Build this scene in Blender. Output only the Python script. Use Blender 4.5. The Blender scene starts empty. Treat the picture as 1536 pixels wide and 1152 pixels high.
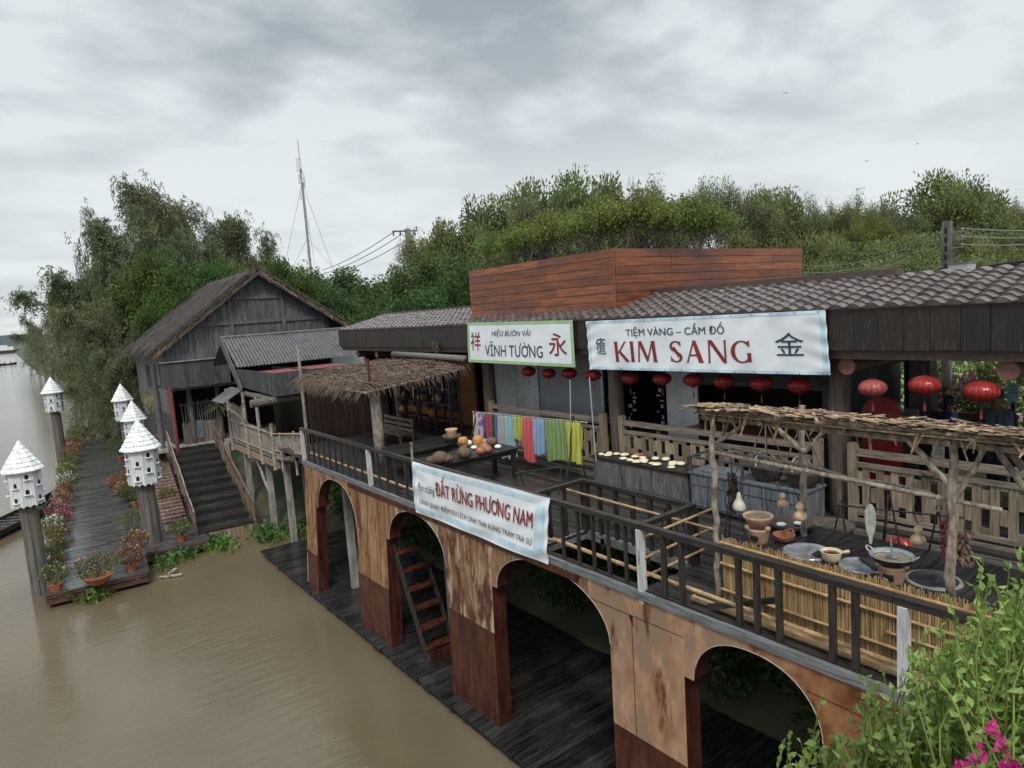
import bpy, bmesh, math, random
import numpy as np
from mathutils import Vector, Matrix, Euler
S = bpy.context.scene
COL = S.collection
R = math.radians
PI = math.pi
random.seed(7)

# ------------------------------------------------------------------ camera
F, CX, CY = 991.0, 768.0, 576.0
CAMZ = 8.6
_y = Vector((10-CX, -(517-CY), -F)).normalized()
_x = Vector((2081-CX, -(372-CY), -F)); _x = (_x - _y*_x.dot(_y)).normalized()
_z = _x.cross(_y)
M3 = Matrix((_x, _y, _z))
cd = bpy.data.cameras.new('camera'); cam = bpy.data.objects.new('camera', cd); COL.objects.link(cam)
cd.sensor_width = 36; cd.lens = F/1536*36; cd.clip_start = 0.05; cd.clip_end = 20000
cam.matrix_world = Matrix.Translation((0, 0, CAMZ)) @ M3.to_4x4()
S.camera = cam

def at(px, py, X=None, Y=None, Z=None):
    d = M3 @ Vector((px-CX, -(py-CY), -F))
    if X is not None: t = X/d.x
    elif Y is not None: t = Y/d.y
    else: t = (Z-CAMZ)/d.z
    return Vector((0, 0, CAMZ)) + d*t
def along(px, py, dist):
    d = (M3 @ Vector((px-CX, -(py-CY), -F))).normalized()
    return Vector((0, 0, CAMZ)) + d*dist

# ------------------------------------------------------------------ sky and sun
SUN_EL, SUN_AZ = R(52), R(215)          # azimuth clockwise from +Y
w = bpy.data.worlds.new('World'); S.world = w; w.use_nodes = True
nt = w.node_tree; nt.nodes.clear(); N = nt.nodes.new; LK = nt.links.new
def wn(t, **k):
    n = N(t)
    for a, b in k.items(): setattr(n, a, b)
    return n
wo = wn('ShaderNodeOutputWorld'); bg = wn('ShaderNodeBackground'); bg.inputs[1].default_value = 0.1
sky = wn('ShaderNodeTexSky', sky_type='NISHITA', sun_disc=False, sun_elevation=SUN_EL, sun_rotation=SUN_AZ)
tc = wn('ShaderNodeTexCoord'); sep = wn('ShaderNodeSeparateXYZ'); LK(tc.outputs['Generated'], sep.inputs[0])
def wmath(op, a, b=None, c=None):
    n = wn('ShaderNodeMath', operation=op)
    for i, v in enumerate((a, b, c)):
        if v is None: continue
        if isinstance(v, (int, float)): n.inputs[i].default_value = v
        else: LK(v, n.inputs[i])
    return n.outputs[0]
zc = wmath('MAXIMUM', sep.outputs[2], 0.0)
den = wmath('ADD', zc, 0.16)
cu = wmath('DIVIDE', sep.outputs[0], den); cv = wmath('DIVIDE', sep.outputs[1], den)
cmb = wn('ShaderNodeCombineXYZ'); LK(cu, cmb.inputs[0]); LK(cv, cmb.inputs[1])
def wnoise(scale, detail, rough, off, dist=0.0):
    mp = wn('ShaderNodeMapping'); mp.inputs['Location'].default_value = off; LK(cmb.outputs[0], mp.inputs[0])
    mp.inputs['Rotation'].default_value = (0, 0, R(38)); mp.inputs['Scale'].default_value = (0.8, 1.0, 1)
    n = wn('ShaderNodeTexNoise'); n.inputs['Scale'].default_value = scale; n.inputs['Detail'].default_value = detail
    n.inputs['Roughness'].default_value = rough; n.inputs['Distortion'].default_value = dist; LK(mp.outputs[0], n.inputs[0])
    return n.outputs[0]
big = wnoise(0.95, 4, 0.5, (2.6, 0.9, 0)); mid = wnoise(2.7, 8, 0.56, (4.1, 2.2, 0), 0.15)
mix = wmath('ADD', wmath('MULTIPLY', big, 0.6), wmath('MULTIPLY', mid, 0.4))
# cloud brightness: pale near the horizon, greyer above, raised again overhead, out of view
ramp = wn('ShaderNodeValToRGB'); LK(mix, ramp.inputs[0])
e = ramp.color_ramp.elements
e[0].position = 0.42; e[0].color = (2.25, 2.55, 2.82, 1)
e[1].position = 0.555; e[1].color = (4.9, 5.25, 5.35, 1)
k = ramp.color_ramp.elements.new(0.485); k.color = (3.35, 3.72, 3.92, 1)
hz = wn('ShaderNodeValToRGB'); LK(zc, hz.inputs[0])
e = hz.color_ramp.elements
e[0].position = 0.0; e[0].color = (0.55, 0.55, 0.55, 1); e[1].position = 0.42; e[1].color = (0, 0, 0, 1)
k = hz.color_ramp.elements.new(0.17); k.color = (0.78, 0.78, 0.78, 1)
k = hz.color_ramp.elements.new(0.30); k.color = (0.22, 0.22, 0.22, 1)
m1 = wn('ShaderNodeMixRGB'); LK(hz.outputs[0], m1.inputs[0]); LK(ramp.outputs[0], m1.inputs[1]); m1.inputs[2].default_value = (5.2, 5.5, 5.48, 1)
# unseen upper sky raised in brightness to add light to the scene
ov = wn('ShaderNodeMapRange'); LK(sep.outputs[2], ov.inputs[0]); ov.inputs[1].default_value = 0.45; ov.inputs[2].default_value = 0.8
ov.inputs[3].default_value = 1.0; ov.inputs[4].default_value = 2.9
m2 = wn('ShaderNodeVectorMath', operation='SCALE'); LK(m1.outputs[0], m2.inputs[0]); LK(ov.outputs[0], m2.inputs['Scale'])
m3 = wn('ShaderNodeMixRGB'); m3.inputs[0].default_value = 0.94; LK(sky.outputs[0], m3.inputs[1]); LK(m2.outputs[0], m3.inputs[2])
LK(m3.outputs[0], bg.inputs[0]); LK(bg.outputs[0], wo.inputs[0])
sl = bpy.data.lights.new('sun', 'SUN'); sl.energy = 1.5; sl.angle = R(14); sl.color = (1, 0.95, 0.88)
so = bpy.data.objects.new('sun', sl); COL.objects.link(so); so.location = (-20, -30, 60)
sd = Vector((math.sin(SUN_AZ)*math.cos(SUN_EL), math.cos(SUN_AZ)*math.cos(SUN_EL), math.sin(SUN_EL)))
so.rotation_euler = sd.to_track_quat('Z', 'Y').to_euler()
S.view_settings.view_transform = 'Standard'; S.view_settings.look = 'None'; S.view_settings.exposure = 0.64; S.view_settings.gamma = 1.0

# ------------------------------------------------------------------ object helpers
def tag(o, label=None, cat=None, group=None, kind=None):
    if label: o['label'] = label
    if cat: o['category'] = cat
    if group: o['group'] = group
    if kind: o['kind'] = kind
    return o
def thing(name, label, cat, loc, rz=0.0, group=None):
    o = bpy.data.objects.new(name, None); COL.objects.link(o)
    o.empty_display_size = 0.2
    o.location = loc; o.rotation_euler = (0, 0, rz)
    return tag(o, label, cat, group)
def kids(o): return [c for c in bpy.data.objects if c.parent == o]
def copy_tree(o, parent=None):
    c = o.copy(); COL.objects.link(c)
    if parent: c.parent = parent
    for ch in kids(o): copy_tree(ch, c)
    return c

class MB:
    def __init__(s): s.v = []; s.f = []
    def quad(s, a, b, c, d):
        n = len(s.v); s.v += [tuple(a), tuple(b), tuple(c), tuple(d)]; s.f.append((n, n+1, n+2, n+3)); return s
    def poly(s, pts):
        n = len(s.v); s.v += [tuple(p) for p in pts]; s.f.append(tuple(range(n, n+len(pts)))); return s
    def box(s, c, sz, rz=0.0, rot=None):
        n = len(s.v); hx, hy, hz_ = sz[0]/2, sz[1]/2, sz[2]/2
        m = rot if rot is not None else (Matrix.Rotation(rz, 3, 'Z') if rz else None)
        for x, y, z in ((-1,-1,-1),(1,-1,-1),(1,1,-1),(-1,1,-1),(-1,-1,1),(1,-1,1),(1,1,1),(-1,1,1)):
            p = Vector((x*hx, y*hy, z*hz_))
            if m is not None: p = m @ p
            s.v.append((c[0]+p.x, c[1]+p.y, c[2]+p.z))
        for q in ((0,3,2,1),(4,5,6,7),(0,1,5,4),(1,2,6,5),(2,3,7,6),(3,0,4,7)): s.f.append(tuple(n+i for i in q))
        return s
    def bb(s, x0, x1, y0, y1, z0, z1): return s.box(((x0+x1)/2, (y0+y1)/2, (z0+z1)/2), (abs(x1-x0), abs(y1-y0), abs(z1-z0)))
    def bar(s, a, b, wd, ht, up=(0, 0, 1)):
        a, b = Vector(a), Vector(b); d = (b-a); L = d.length
        if L < 1e-6: return s
        d /= L; u = Vector(up)
        if abs(d.dot(u)) > 0.98: u = Vector((0, 1, 0))
        sx = d.cross(u).normalized(); uu = sx.cross(d)
        return s.box((a+b)/2, (L, wd, ht), rot=Matrix((d, sx, uu)).transposed())
    def tube(s, pts, rad, n=8, cap=True):
        pts = [Vector(p) for p in pts]; m = len(pts)
        if not hasattr(rad, '__len__'): rad = [rad]*m
        base = len(s.v); ref = None
        for i, p in enumerate(pts):
            d = (pts[min(i+1, m-1)]-pts[max(i-1, 0)])
            d = d.normalized() if d.length > 1e-9 else Vector((0, 0, 1))
            if ref is None:
                ref = Vector((1, 0, 0)) if abs(d.x) < 0.8 else Vector((0, 1, 0))
            a = (ref - d*ref.dot(d)); a = a.normalized() if a.length > 1e-6 else d.orthogonal().normalized()
            ref = a; b = d.cross(a)
            for k_ in range(n):
                t = 2*PI*k_/n; q = p + (a*math.cos(t)+b*math.sin(t))*rad[i]; s.v.append((q.x, q.y, q.z))
        for i in range(m-1):
            for k_ in range(n):
                k2 = (k_+1) % n
                s.f.append((base+i*n+k_, base+i*n+k2, base+(i+1)*n+k2, base+(i+1)*n+k_))
        if cap:
            s.f.append(tuple(base+k_ for k_ in reversed(range(n)))); s.f.append(tuple(base+(m-1)*n+k_ for k_ in range(n)))
        return s
    def bamboo(s, a, b, r=0.035, n=8, node=0.4, bow=0.0):
        a, b = Vector(a), Vector(b); L = (b-a).length; k_ = max(2, int(L/node)); pts = []; rr = []
        for i in range(k_+1):
            t = i/k_; p = a.lerp(b, t); p.z -= bow*4*t*(1-t)
            d = (b-a).normalized()*0.012
            pts += [p-d*1.6, p-d*0.6, p+d*0.6, p+d*1.6]; q = r*(1-0.15*t); rr += [q, q*1.16, q*1.16, q]
        return s.tube(pts, rr, n)
    def stick(s, a, b, r, n=6, wob=0.03, rng=random, seg=6, r2=None):
        a, b = Vector(a), Vector(b); pts = []; rr = []
        for i in range(seg+1):
            t = i/seg; p = a.lerp(b, t)
            if 0 < i < seg: p += Vector((rng.uniform(-wob, wob), rng.uniform(-wob, wob), rng.uniform(-wob, wob)))
            pts.append(p); rr.append((r*(1-t)+(r2 or r)*t)*rng.uniform(0.9, 1.1))
        return s.tube(pts, rr, n)
    def lathe(s, prof, c=(0, 0, 0), n=20, sx=1.0, sy=1.0, a0=0.0, closed=True):
        base = len(s.v); m = len(prof)
        for r, z in prof:
            for k_ in range(n):
                t = a0+2*PI*k_/n; s.v.append((c[0]+r*math.cos(t)*sx, c[1]+r*math.sin(t)*sy, c[2]+z))
        for i in range(m-1):
            for k_ in range(n):
                k2 = (k_+1) % n
                s.f.append((base+i*n+k_, base+i*n+k2, base+(i+1)*n+k2, base+(i+1)*n+k_))
        return s
    def grid(s, fn, nu, nv):
        base = len(s.v)
        for j in range(nv+1):
            for i in range(nu+1): s.v.append(tuple(fn(i/nu, j/nv)))
        for j in range(nv):
            for i in range(nu):
                a = base+j*(nu+1)+i; s.f.append((a, a+1, a+nu+2, a+nu+1))
        return s
    def prism(s, out, a, b):                    # extrude an outline of points from vector a to vector b offsets
        n = len(s.v); k_ = len(out); a, b = Vector(a), Vector(b)
        s.v += [tuple(Vector(p)+a) for p in out] + [tuple(Vector(p)+b) for p in out]
        s.f.append(tuple(n+i for i in reversed(range(k_)))); s.f.append(tuple(n+k_+i for i in range(k_)))
        for i in range(k_): j = (i+1) % k_; s.f.append((n+i, n+j, n+k_+j, n+k_+i))
        return s
    def raw(s, V, Fc):
        n = len(s.v); s.v += [tuple(p) for p in V]; s.f += [tuple(i+n for i in f) for f in Fc]; return s
    def leaves(s, P, D, L, W, rng):             # bent diamond leaves; P, D are n x 3 arrays
        P = np.asarray(P, float); D = np.asarray(D, float); n = len(P)
        if n == 0: return s
        D = D/(np.linalg.norm(D, axis=1, keepdims=True)+1e-9)
        q = rng.normal(size=(n, 3)); sd_ = np.cross(D, q); sd_ /= (np.linalg.norm(sd_, axis=1, keepdims=True)+1e-9)
        L = np.broadcast_to(np.asarray(L, float), (n,))[:, None]*rng.uniform(0.7, 1.25, (n, 1)); W = np.broadcast_to(np.asarray(W, float), (n,))[:, None]*rng.uniform(0.75, 1.2, (n, 1))
        up = np.cross(sd_, D)
        A = P; B = P+D*L*0.45+sd_*W*0.5+up*W*0.12; C = P+D*L-up*L*0.12; E = P+D*L*0.45-sd_*W*0.5+up*W*0.12
        V = np.stack([A, B, C, E], 1).reshape(-1, 3); b = len(s.v)
        s.v += [tuple(p) for p in V.tolist()]; s.f += [(b+4*i, b+4*i+1, b+4*i+2, b+4*i+3) for i in range(n)]
        return s
    def mesh(s, name, off=(0, 0, 0), smooth=False):
        me = bpy.data.meshes.new(name)
        o = off; me.from_pydata([(x-o[0], y-o[1], z-o[2]) for x, y, z in s.v], [], s.f)
        if smooth:
            me.polygons.foreach_set('use_smooth', [True]*len(me.polygons))
        me.update(); return me

def obj(name, mb, mat, parent=None, smooth=False, local=False, label=None, bevel=0.0, offset=None):
    if local: off = (0, 0, 0)
    elif parent is not None:
        p = parent; off = Vector((0, 0, 0))
        while p is not None: off = off + p.location; p = p.parent
        off = tuple(off)
    else:
        xs = [v[0] for v in mb.v]; ys = [v[1] for v in mb.v]; zs = [v[2] for v in mb.v]
        off = ((min(xs)+max(xs))/2, (min(ys)+max(ys))/2, min(zs))
    me = mb.mesh(name, off, smooth); o = bpy.data.objects.new(name, me); COL.objects.link(o)
    if parent is not None: o.parent = parent
    elif not local: o.location = off
    me.materials.append(mat)
    if bevel:
        b = o.modifiers.new('bevel', 'BEVEL'); b.width = bevel; b.segments = 2; b.limit_method = 'ANGLE'
    if label: o['label'] = label
    return o

# ------------------------------------------------------------------ materials
def srgb(r, g, b): return tuple(((c/255)/12.92 if c/255 <= 0.04045 else ((c/255+0.055)/1.055)**2.4) for c in (r, g, b))
def new_mat(name):
    m = bpy.data.materials.new(name); m.use_nodes = True; n = m.node_tree.nodes; n.clear()
    out = n.new('ShaderNodeOutputMaterial'); b = n.new('ShaderNodeBsdfPrincipled'); m.node_tree.links.new(b.outputs[0], out.inputs[0])
    return m, n, m.node_tree.links.new, b, out
def surf(name, c1, c2, scale=(1, 1, 1), ns=4.0, detail=6, rough=0.6, rvar=0.15, bump=0.15, blotch=None, blotch2=None, island=0.0,
         metal=0.0, spec=0.5, lo=0.35, hi=0.65, coat=0.0, transl=0.0, bdist=0.01, world=False, transmission=0.0, alpha=1.0):
    m, n, L, b, out = new_mat(name)
    t = n.new('ShaderNodeTexCoord'); mp = n.new('ShaderNodeMapping'); mp.inputs['Scale'].default_value = scale
    src = t.outputs['Object']
    if world: g = n.new('ShaderNodeNewGeometry'); src = g.outputs['Position']
    L(src, mp.inputs[0])
    nz = n.new('ShaderNodeTexNoise'); nz.inputs['Scale'].default_value = ns; nz.inputs['Detail'].default_value = detail; nz.inputs['Roughness'].default_value = 0.62
    L(mp.outputs[0], nz.inputs[0])
    r = n.new('ShaderNodeValToRGB'); L(nz.outputs[0], r.inputs[0]); e = r.color_ramp.elements
    e[0].position = lo; e[0].color = (*c1, 1); e[1].position = hi; e[1].color = (*c2, 1); col = r.outputs[0]
    for bl in (blotch, blotch2):
        if bl:
            c3, sc, l, h = bl[:4]; mp2 = n.new('ShaderNodeMapping'); mp2.inputs['Scale'].default_value = bl[4] if len(bl) > 4 else (1, 1, 1)
            mp2.inputs['Location'].default_value = (bl[5] if len(bl) > 5 else 3.3, 1.7, 0.9)
            L(src, mp2.inputs[0]); n2 = n.new('ShaderNodeTexNoise'); n2.inputs['Scale'].default_value = sc; n2.inputs['Detail'].default_value = 8; n2.inputs['Roughness'].default_value = 0.65
            L(mp2.outputs[0], n2.inputs[0]); mr = n.new('ShaderNodeMapRange'); L(n2.outputs[0], mr.inputs[0]); mr.inputs[1].default_value = l; mr.inputs[2].default_value = h
            mx = n.new('ShaderNodeMixRGB'); L(mr.outputs[0], mx.inputs[0]); L(col, mx.inputs[1]); mx.inputs[2].default_value = (*c3, 1); col = mx.outputs[0]
    if island:
        g2 = n.new('ShaderNodeNewGeometry'); mr = n.new('ShaderNodeMapRange'); L(g2.outputs['Random Per Island'], mr.inputs[0])
        mr.inputs[3].default_value = 1-island; mr.inputs[4].default_value = 1+island
        hs = n.new('ShaderNodeHueSaturation'); L(mr.outputs[0], hs.inputs['Value']); L(col, hs.inputs['Color']); col = hs.outputs[0]
    L(col, b.inputs['Base Color'])
    rr = n.new('ShaderNodeMapRange'); L(nz.outputs[0], rr.inputs[0]); rr.inputs[1].default_value = 0.3; rr.inputs[2].default_value = 0.7
    rr.inputs[3].default_value = max(0.02, rough-rvar); rr.inputs[4].default_value = min(1, rough+rvar); L(rr.outputs[0], b.inputs['Roughness'])
    b.inputs['Metallic'].default_value = metal; b.inputs['Specular IOR Level'].default_value = spec
    b.inputs['Coat Weight'].default_value = coat; b.inputs['Coat Roughness'].default_value = 0.15
    if transmission: b.inputs['Transmission Weight'].default_value = transmission
    if bump:
        bp = n.new('ShaderNodeBump'); bp.inputs['Strength'].default_value = bump; bp.inputs['Distance'].default_value = bdist; L(nz.outputs[0], bp.inputs['Height']); L(bp.outputs[0], b.inputs['Normal'])
    if transl:
        tr = n.new('ShaderNodeBsdfTranslucent'); L(col, tr.inputs[0]); mxs = n.new('ShaderNodeMixShader'); mxs.inputs[0].default_value = transl
        L(b.outputs[0], mxs.inputs[1]); L(tr.outputs[0], mxs.inputs[2]); L(mxs.outputs[0], out.inputs[0])
    return m
def leafmat(name, c1, c2, transl=0.35, rough=0.5, hue=0.03):
    m, n, L, b, out = new_mat(name)
    g = n.new('ShaderNodeNewGeometry'); r = n.new('ShaderNodeValToRGB'); L(g.outputs['Random Per Island'], r.inputs[0])
    e = r.color_ramp.elements; e[0].color = (*c1, 1); e[1].color = (*c2, 1)
    oi = n.new('ShaderNodeObjectInfo'); mr = n.new('ShaderNodeMapRange'); L(oi.outputs['Random'], mr.inputs[0]); mr.inputs[3].default_value = 0.5-hue; mr.inputs[4].default_value = 0.5+hue
    t = n.new('ShaderNodeTexCoord'); nz = n.new('ShaderNodeTexNoise'); nz.inputs['Scale'].default_value = 0.8; nz.inputs['Detail'].default_value = 3; L(t.outputs['Object'], nz.inputs[0])
    mv = n.new('ShaderNodeMapRange'); L(nz.outputs[0], mv.inputs[0]); mv.inputs[1].default_value = 0.3; mv.inputs[2].default_value = 0.7; mv.inputs[3].default_value = 0.45; mv.inputs[4].default_value = 1.6
    hs = n.new('ShaderNodeHueSaturation'); L(mr.outputs[0], hs.inputs['Hue']); L(mv.outputs[0], hs.inputs['Value']); L(r.outputs[0], hs.inputs['Color'])
    L(hs.outputs[0], b.inputs['Base Color']); b.inputs['Roughness'].default_value = rough; b.inputs['Specular IOR Level'].default_value = 0.35
    tr = n.new('ShaderNodeBsdfTranslucent'); L(hs.outputs[0], tr.inputs[0]); mx = n.new('ShaderNodeMixShader'); mx.inputs[0].default_value = transl
    L(b.outputs[0], mx.inputs[1]); L(tr.outputs[0], mx.inputs[2]); L(mx.outputs[0], out.inputs[0])
    return m
def plain(name, c, rough=0.6, metal=0.0, spec=0.5): return surf(name, tuple(x*0.85 for x in c), tuple(min(1, x*1.12) for x in c), ns=7, rough=rough, rvar=0.1, bump=0.05, metal=metal, spec=spec)

GX, GY, GZ = (0.5, 7, 7), (7, 0.5, 7), (7, 7, 0.5)      # wood grain running along x, y, z
K = {}
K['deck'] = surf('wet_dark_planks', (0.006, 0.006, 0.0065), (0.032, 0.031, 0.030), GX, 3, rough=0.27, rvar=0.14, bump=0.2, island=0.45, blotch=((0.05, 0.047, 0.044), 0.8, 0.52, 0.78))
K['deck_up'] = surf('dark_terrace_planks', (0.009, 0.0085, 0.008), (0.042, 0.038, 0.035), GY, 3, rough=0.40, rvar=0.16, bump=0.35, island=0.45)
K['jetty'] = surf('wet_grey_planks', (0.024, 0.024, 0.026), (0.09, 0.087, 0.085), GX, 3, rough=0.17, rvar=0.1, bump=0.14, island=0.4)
K['dark'] = surf('dark_stained_timber', (0.008, 0.0065, 0.006), (0.036, 0.029, 0.025), GY, 4, rough=0.45, bump=0.3, island=0.2)
K['dark_z'] = surf('dark_stained_posts', (0.009, 0.0075, 0.007), (0.042, 0.036, 0.032), GZ, 4, rough=0.45, bump=0.3, island=0.25)
K['black'] = surf('black_timber', (0.006, 0.006, 0.006), (0.028, 0.026, 0.024), GX, 4, rough=0.38, bump=0.3, island=0.25)
K['fascia'] = surf('dark_eaves_board', (0.007, 0.005, 0.0042), (0.024, 0.017, 0.0135), GZ, 3, rough=0.5, bump=0.3, island=0.3, blotch=((0.13, 0.12, 0.11), 6, 0.58, 0.8, (6, 6, 0.45)))
K['grey'] = surf('weathered_grey_wood', (0.032, 0.032, 0.034), (0.135, 0.136, 0.142), GZ, 4, rough=0.75, bump=0.35, island=0.22, blotch=((0.045, 0.038, 0.032), 1.2, 0.5, 0.75, (1, 1, 0.5)))
K['grey_y'] = surf('weathered_grey_boards', (0.05, 0.046, 0.042), (0.18, 0.168, 0.152), GY, 4, rough=0.75, bump=0.35, island=0.25)
K['grey_d'] = surf('dark_grey_boards', (0.018, 0.018, 0.019), (0.075, 0.075, 0.079), GZ, 4, rough=0.7, bump=0.35, island=0.3)
K['maroon'] = surf('dull_maroon_paint', (0.12, 0.022, 0.02), (0.21, 0.05, 0.045), ns=4, rough=0.6, blotch=((0.11, 0.08, 0.075), 3, 0.55, 0.75))
K['tan'] = surf('pale_board', (0.16, 0.11, 0.07), (0.36, 0.27, 0.18), GY, 4, rough=0.7, bump=0.3, island=0.2)
K['fence'] = surf('weathered_fence_wood', (0.12, 0.09, 0.06), (0.31, 0.245, 0.175), GZ, 4, rough=0.72, bump=0.3, island=0.3)
K['fence_y'] = surf('weathered_fence_rail', (0.10, 0.08, 0.06), (0.28, 0.23, 0.18), GY, 4, rough=0.72, bump=0.3, island=0.2)
K['col'] = surf('round_timber_column', (0.05, 0.036, 0.028), (0.15, 0.115, 0.09), GZ, 3, rough=0.65, bump=0.3)
K['logend'] = surf('painted_log_end', (0.13, 0.055, 0.042), (0.22, 0.10, 0.08), (1, 1, 1), 9, rough=0.6)
K['log'] = surf('round_log', (0.035, 0.022, 0.017), (0.10, 0.065, 0.05), GX, 3, rough=0.6)
K['red_wood'] = surf('red_brown_varnished_wood', (0.115, 0.034, 0.015), (0.30, 0.105, 0.045), GY, 2.2, rough=0.42, bump=0.12, island=0.28, blotch=((0.12, 0.052, 0.042), 1.2, 0.5, 0.66, (1, .35, 2)))
K['red_wood_x'] = surf('red_brown_varnished_wood', (0.105, 0.028, 0.013), (0.26, 0.080, 0.034), GX, 2.2, rough=0.42, bump=0.12, island=0.28, blotch=((0.10, 0.042, 0.034), 1.2, 0.5, 0.66, (.35, 1, 2)))
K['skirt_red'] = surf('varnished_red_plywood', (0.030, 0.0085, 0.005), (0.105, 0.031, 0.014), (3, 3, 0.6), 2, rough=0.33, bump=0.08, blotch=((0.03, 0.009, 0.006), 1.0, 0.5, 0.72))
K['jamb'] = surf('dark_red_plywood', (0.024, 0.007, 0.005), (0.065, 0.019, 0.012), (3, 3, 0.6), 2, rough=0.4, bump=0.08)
K['ply_a'] = surf('peeling_tan_plywood', (0.15, 0.065, 0.026), (0.34, 0.19, 0.092), (3, 3, 0.4), 2.0, rough=0.5, bump=0.2, blotch=((0.43, 0.31, 0.19), 2.0, 0.57, 0.68, (3.2, 3.2, 0.35)), blotch2=((0.10, 0.032, 0.014), 1.3, 0.50, 0.62, (1.6, 1.6, 0.7), 9.1))
K['ply_b'] = surf('bleached_streaked_plywood', (0.12, 0.05, 0.02), (0.29, 0.17, 0.092), (3, 3, 0.45), 2.6, rough=0.5, bump=0.25, blotch=((0.40, 0.30, 0.21), 2.2, 0.49, 0.60, (2.6, 2.6, 0.4)), blotch2=((0.08, 0.028, 0.014), 1.7, 0.51, 0.61, (1.8, 1.8, 0.7), 5.2))
K['ply_c'] = surf('pinkish_tan_plywood', (0.27, 0.145, 0.082), (0.42, 0.26, 0.165), (1.6, 1.6, 0.8), 2.6, rough=0.5, bump=0.14, blotch=((0.25, 0.165, 0.11), 1.1, 0.50, 0.57, (1.5, 1.5, 0.55)), blotch2=((0.11, 0.036, 0.014), 1.0, 0.56, 0.64, (1.7, 1.7, 0.5), 2.2))
K['ply_d'] = surf('red_stained_plywood', (0.14, 0.048, 0.018), (0.32, 0.15, 0.07), (1.2, 1.2, 0.8), 2.2, rough=0.45, bump=0.14, blotch=((0.075, 0.022, 0.009), 1.5, 0.49, 0.60), blotch2=((0.36, 0.22, 0.135), 0.9, 0.52, 0.62, (1, 1, 1), 7.7))
K['edge'] = plain('pale_peeled_edge', (0.42, 0.37, 0.31), 0.7)
K['zinc'] = surf('galvanised_grey_paint', (0.085, 0.09, 0.096), (0.21, 0.22, 0.23), GY, 4, rough=0.45, bump=0.2, blotch=((0.06, 0.06, 0.06), 2.5, 0.55, 0.72))
K['white_post'] = surf('scuffed_pale_post', (0.30, 0.31, 0.32), (0.60, 0.61, 0.62), GZ, 4, rough=0.55, bump=0.2, blotch=((0.10, 0.09, 0.08), 5, 0.57, 0.7, (3, 3, 0.6)))
K['bamboo'] = surf('yellow_bamboo', (0.25, 0.155, 0.07), (0.47, 0.32, 0.16), (3, 1, 3), 5, rough=0.45, bump=0.08, blotch=((0.20, 0.12, 0.06), 2.0, 0.55, 0.75))
K['bamboo_g'] = surf('greyed_bamboo', (0.15, 0.125, 0.10), (0.40, 0.35, 0.29), (3, 3, 1), 5, rough=0.6, bump=0.12, blotch=((0.07, 0.055, 0.045), 2.0, 0.52, 0.75))
K['stickw'] = surf('bare_branch_wood', (0.13, 0.10, 0.078), (0.40, 0.34, 0.275), (3, 3, 1), 6, rough=0.7, bump=0.3, blotch=((0.06, 0.045, 0.035), 3.0, 0.52, 0.7))
K['reed'] = surf('golden_reeds', (0.20, 0.125, 0.055), (0.46, 0.32, 0.16), (6, 6, 0.6), 4, rough=0.6, bump=0.1, island=0.35, blotch=((0.14, 0.06, 0.022), 2.2, 0.56, 0.8))
K['bwall'] = surf('dark_bamboo_slats', (0.010, 0.0055, 0.004), (0.032, 0.018, 0.012), GZ, 4, rough=0.6, bump=0.2, island=0.5)
K['thatch'] = surf('old_brown_thatch', (0.014, 0.011, 0.010), (0.095, 0.075, 0.064), (2, 2, 2), 6, rough=0.85, bump=0.2, island=0.8)
K['thatch_y'] = surf('yellow_thatch_fringe', (0.10, 0.07, 0.042), (0.27, 0.19, 0.11), (2, 2, 2), 6, rough=0.85, island=0.4)
K['twig'] = surf('dry_brown_twigs', (0.06, 0.038, 0.027), (0.20, 0.14, 0.10), (2, 2, 2), 6, rough=0.8, bump=0.1, island=0.5)
K['palm'] = surf('dry_palm_strips', (0.06, 0.036, 0.022), (0.36, 0.25, 0.145), (2, 2, 2), 6, rough=0.75, bump=0.1, island=0.55)
K['tile'] = surf('brown_grey_roof_tiles', (0.06, 0.047, 0.044), (0.155, 0.128, 0.122), (1, 1, 1), 5, rough=0.33, rvar=0.12, bump=0.1, blotch=((0.06, 0.045, 0.04), 2.0, 0.52, 0.75))
K['corr'] = surf('grey_corrugated_sheet', (0.04, 0.038, 0.039), (0.105, 0.10, 0.102), (2, 2, 0.5), 4, rough=0.45, bump=0.1, blotch=((0.035, 0.03, 0.03), 1.2, 0.5, 0.75))
K['ridge'] = plain('brown_ridge_metal', (0.075, 0.05, 0.042), 0.4)
K['redpaint'] = surf('red_oxide_paint', (0.10, 0.012, 0.009), (0.19, 0.026, 0.019), ns=4, rough=0.55, blotch=((0.12, 0.05, 0.04), 3, 0.55, 0.75))
K['white'] = surf('white_painted_boards', (0.60, 0.62, 0.64), (0.78, 0.79, 0.80), (9, 9, 0.6), 3, rough=0.6, bump=0.15, blotch=((0.34, 0.35, 0.35), 2.2, 0.53, 0.72, (4, 4, 0.5)))
K['white_roof'] = surf('white_painted_shingles', (0.64, 0.66, 0.66), (0.82, 0.83, 0.83), ns=4, rough=0.6, island=0.10, bump=0.15, blotch=((0.22, 0.22, 0.21), 4, 0.57, 0.70))
K['hole'] = plain('black_opening', (0.004, 0.004, 0.005), 0.9)
K['pole'] = surf('weathered_trunk_pole', (0.035, 0.03, 0.027), (0.17, 0.155, 0.14), (3.5, 3.5, 0.35), 3, rough=0.7, bump=0.5, blotch=((0.03, 0.024, 0.02), 1.1, 0.5, 0.72))
K['concrete'] = surf('stained_concrete', (0.17, 0.16, 0.145), (0.36, 0.345, 0.32), (2, 2, 0.5), 3, rough=0.8, bump=0.2, blotch=((0.085, 0.06, 0.045), 1.0, 0.5, 0.72, (1, 1, 0.6)))
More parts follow.
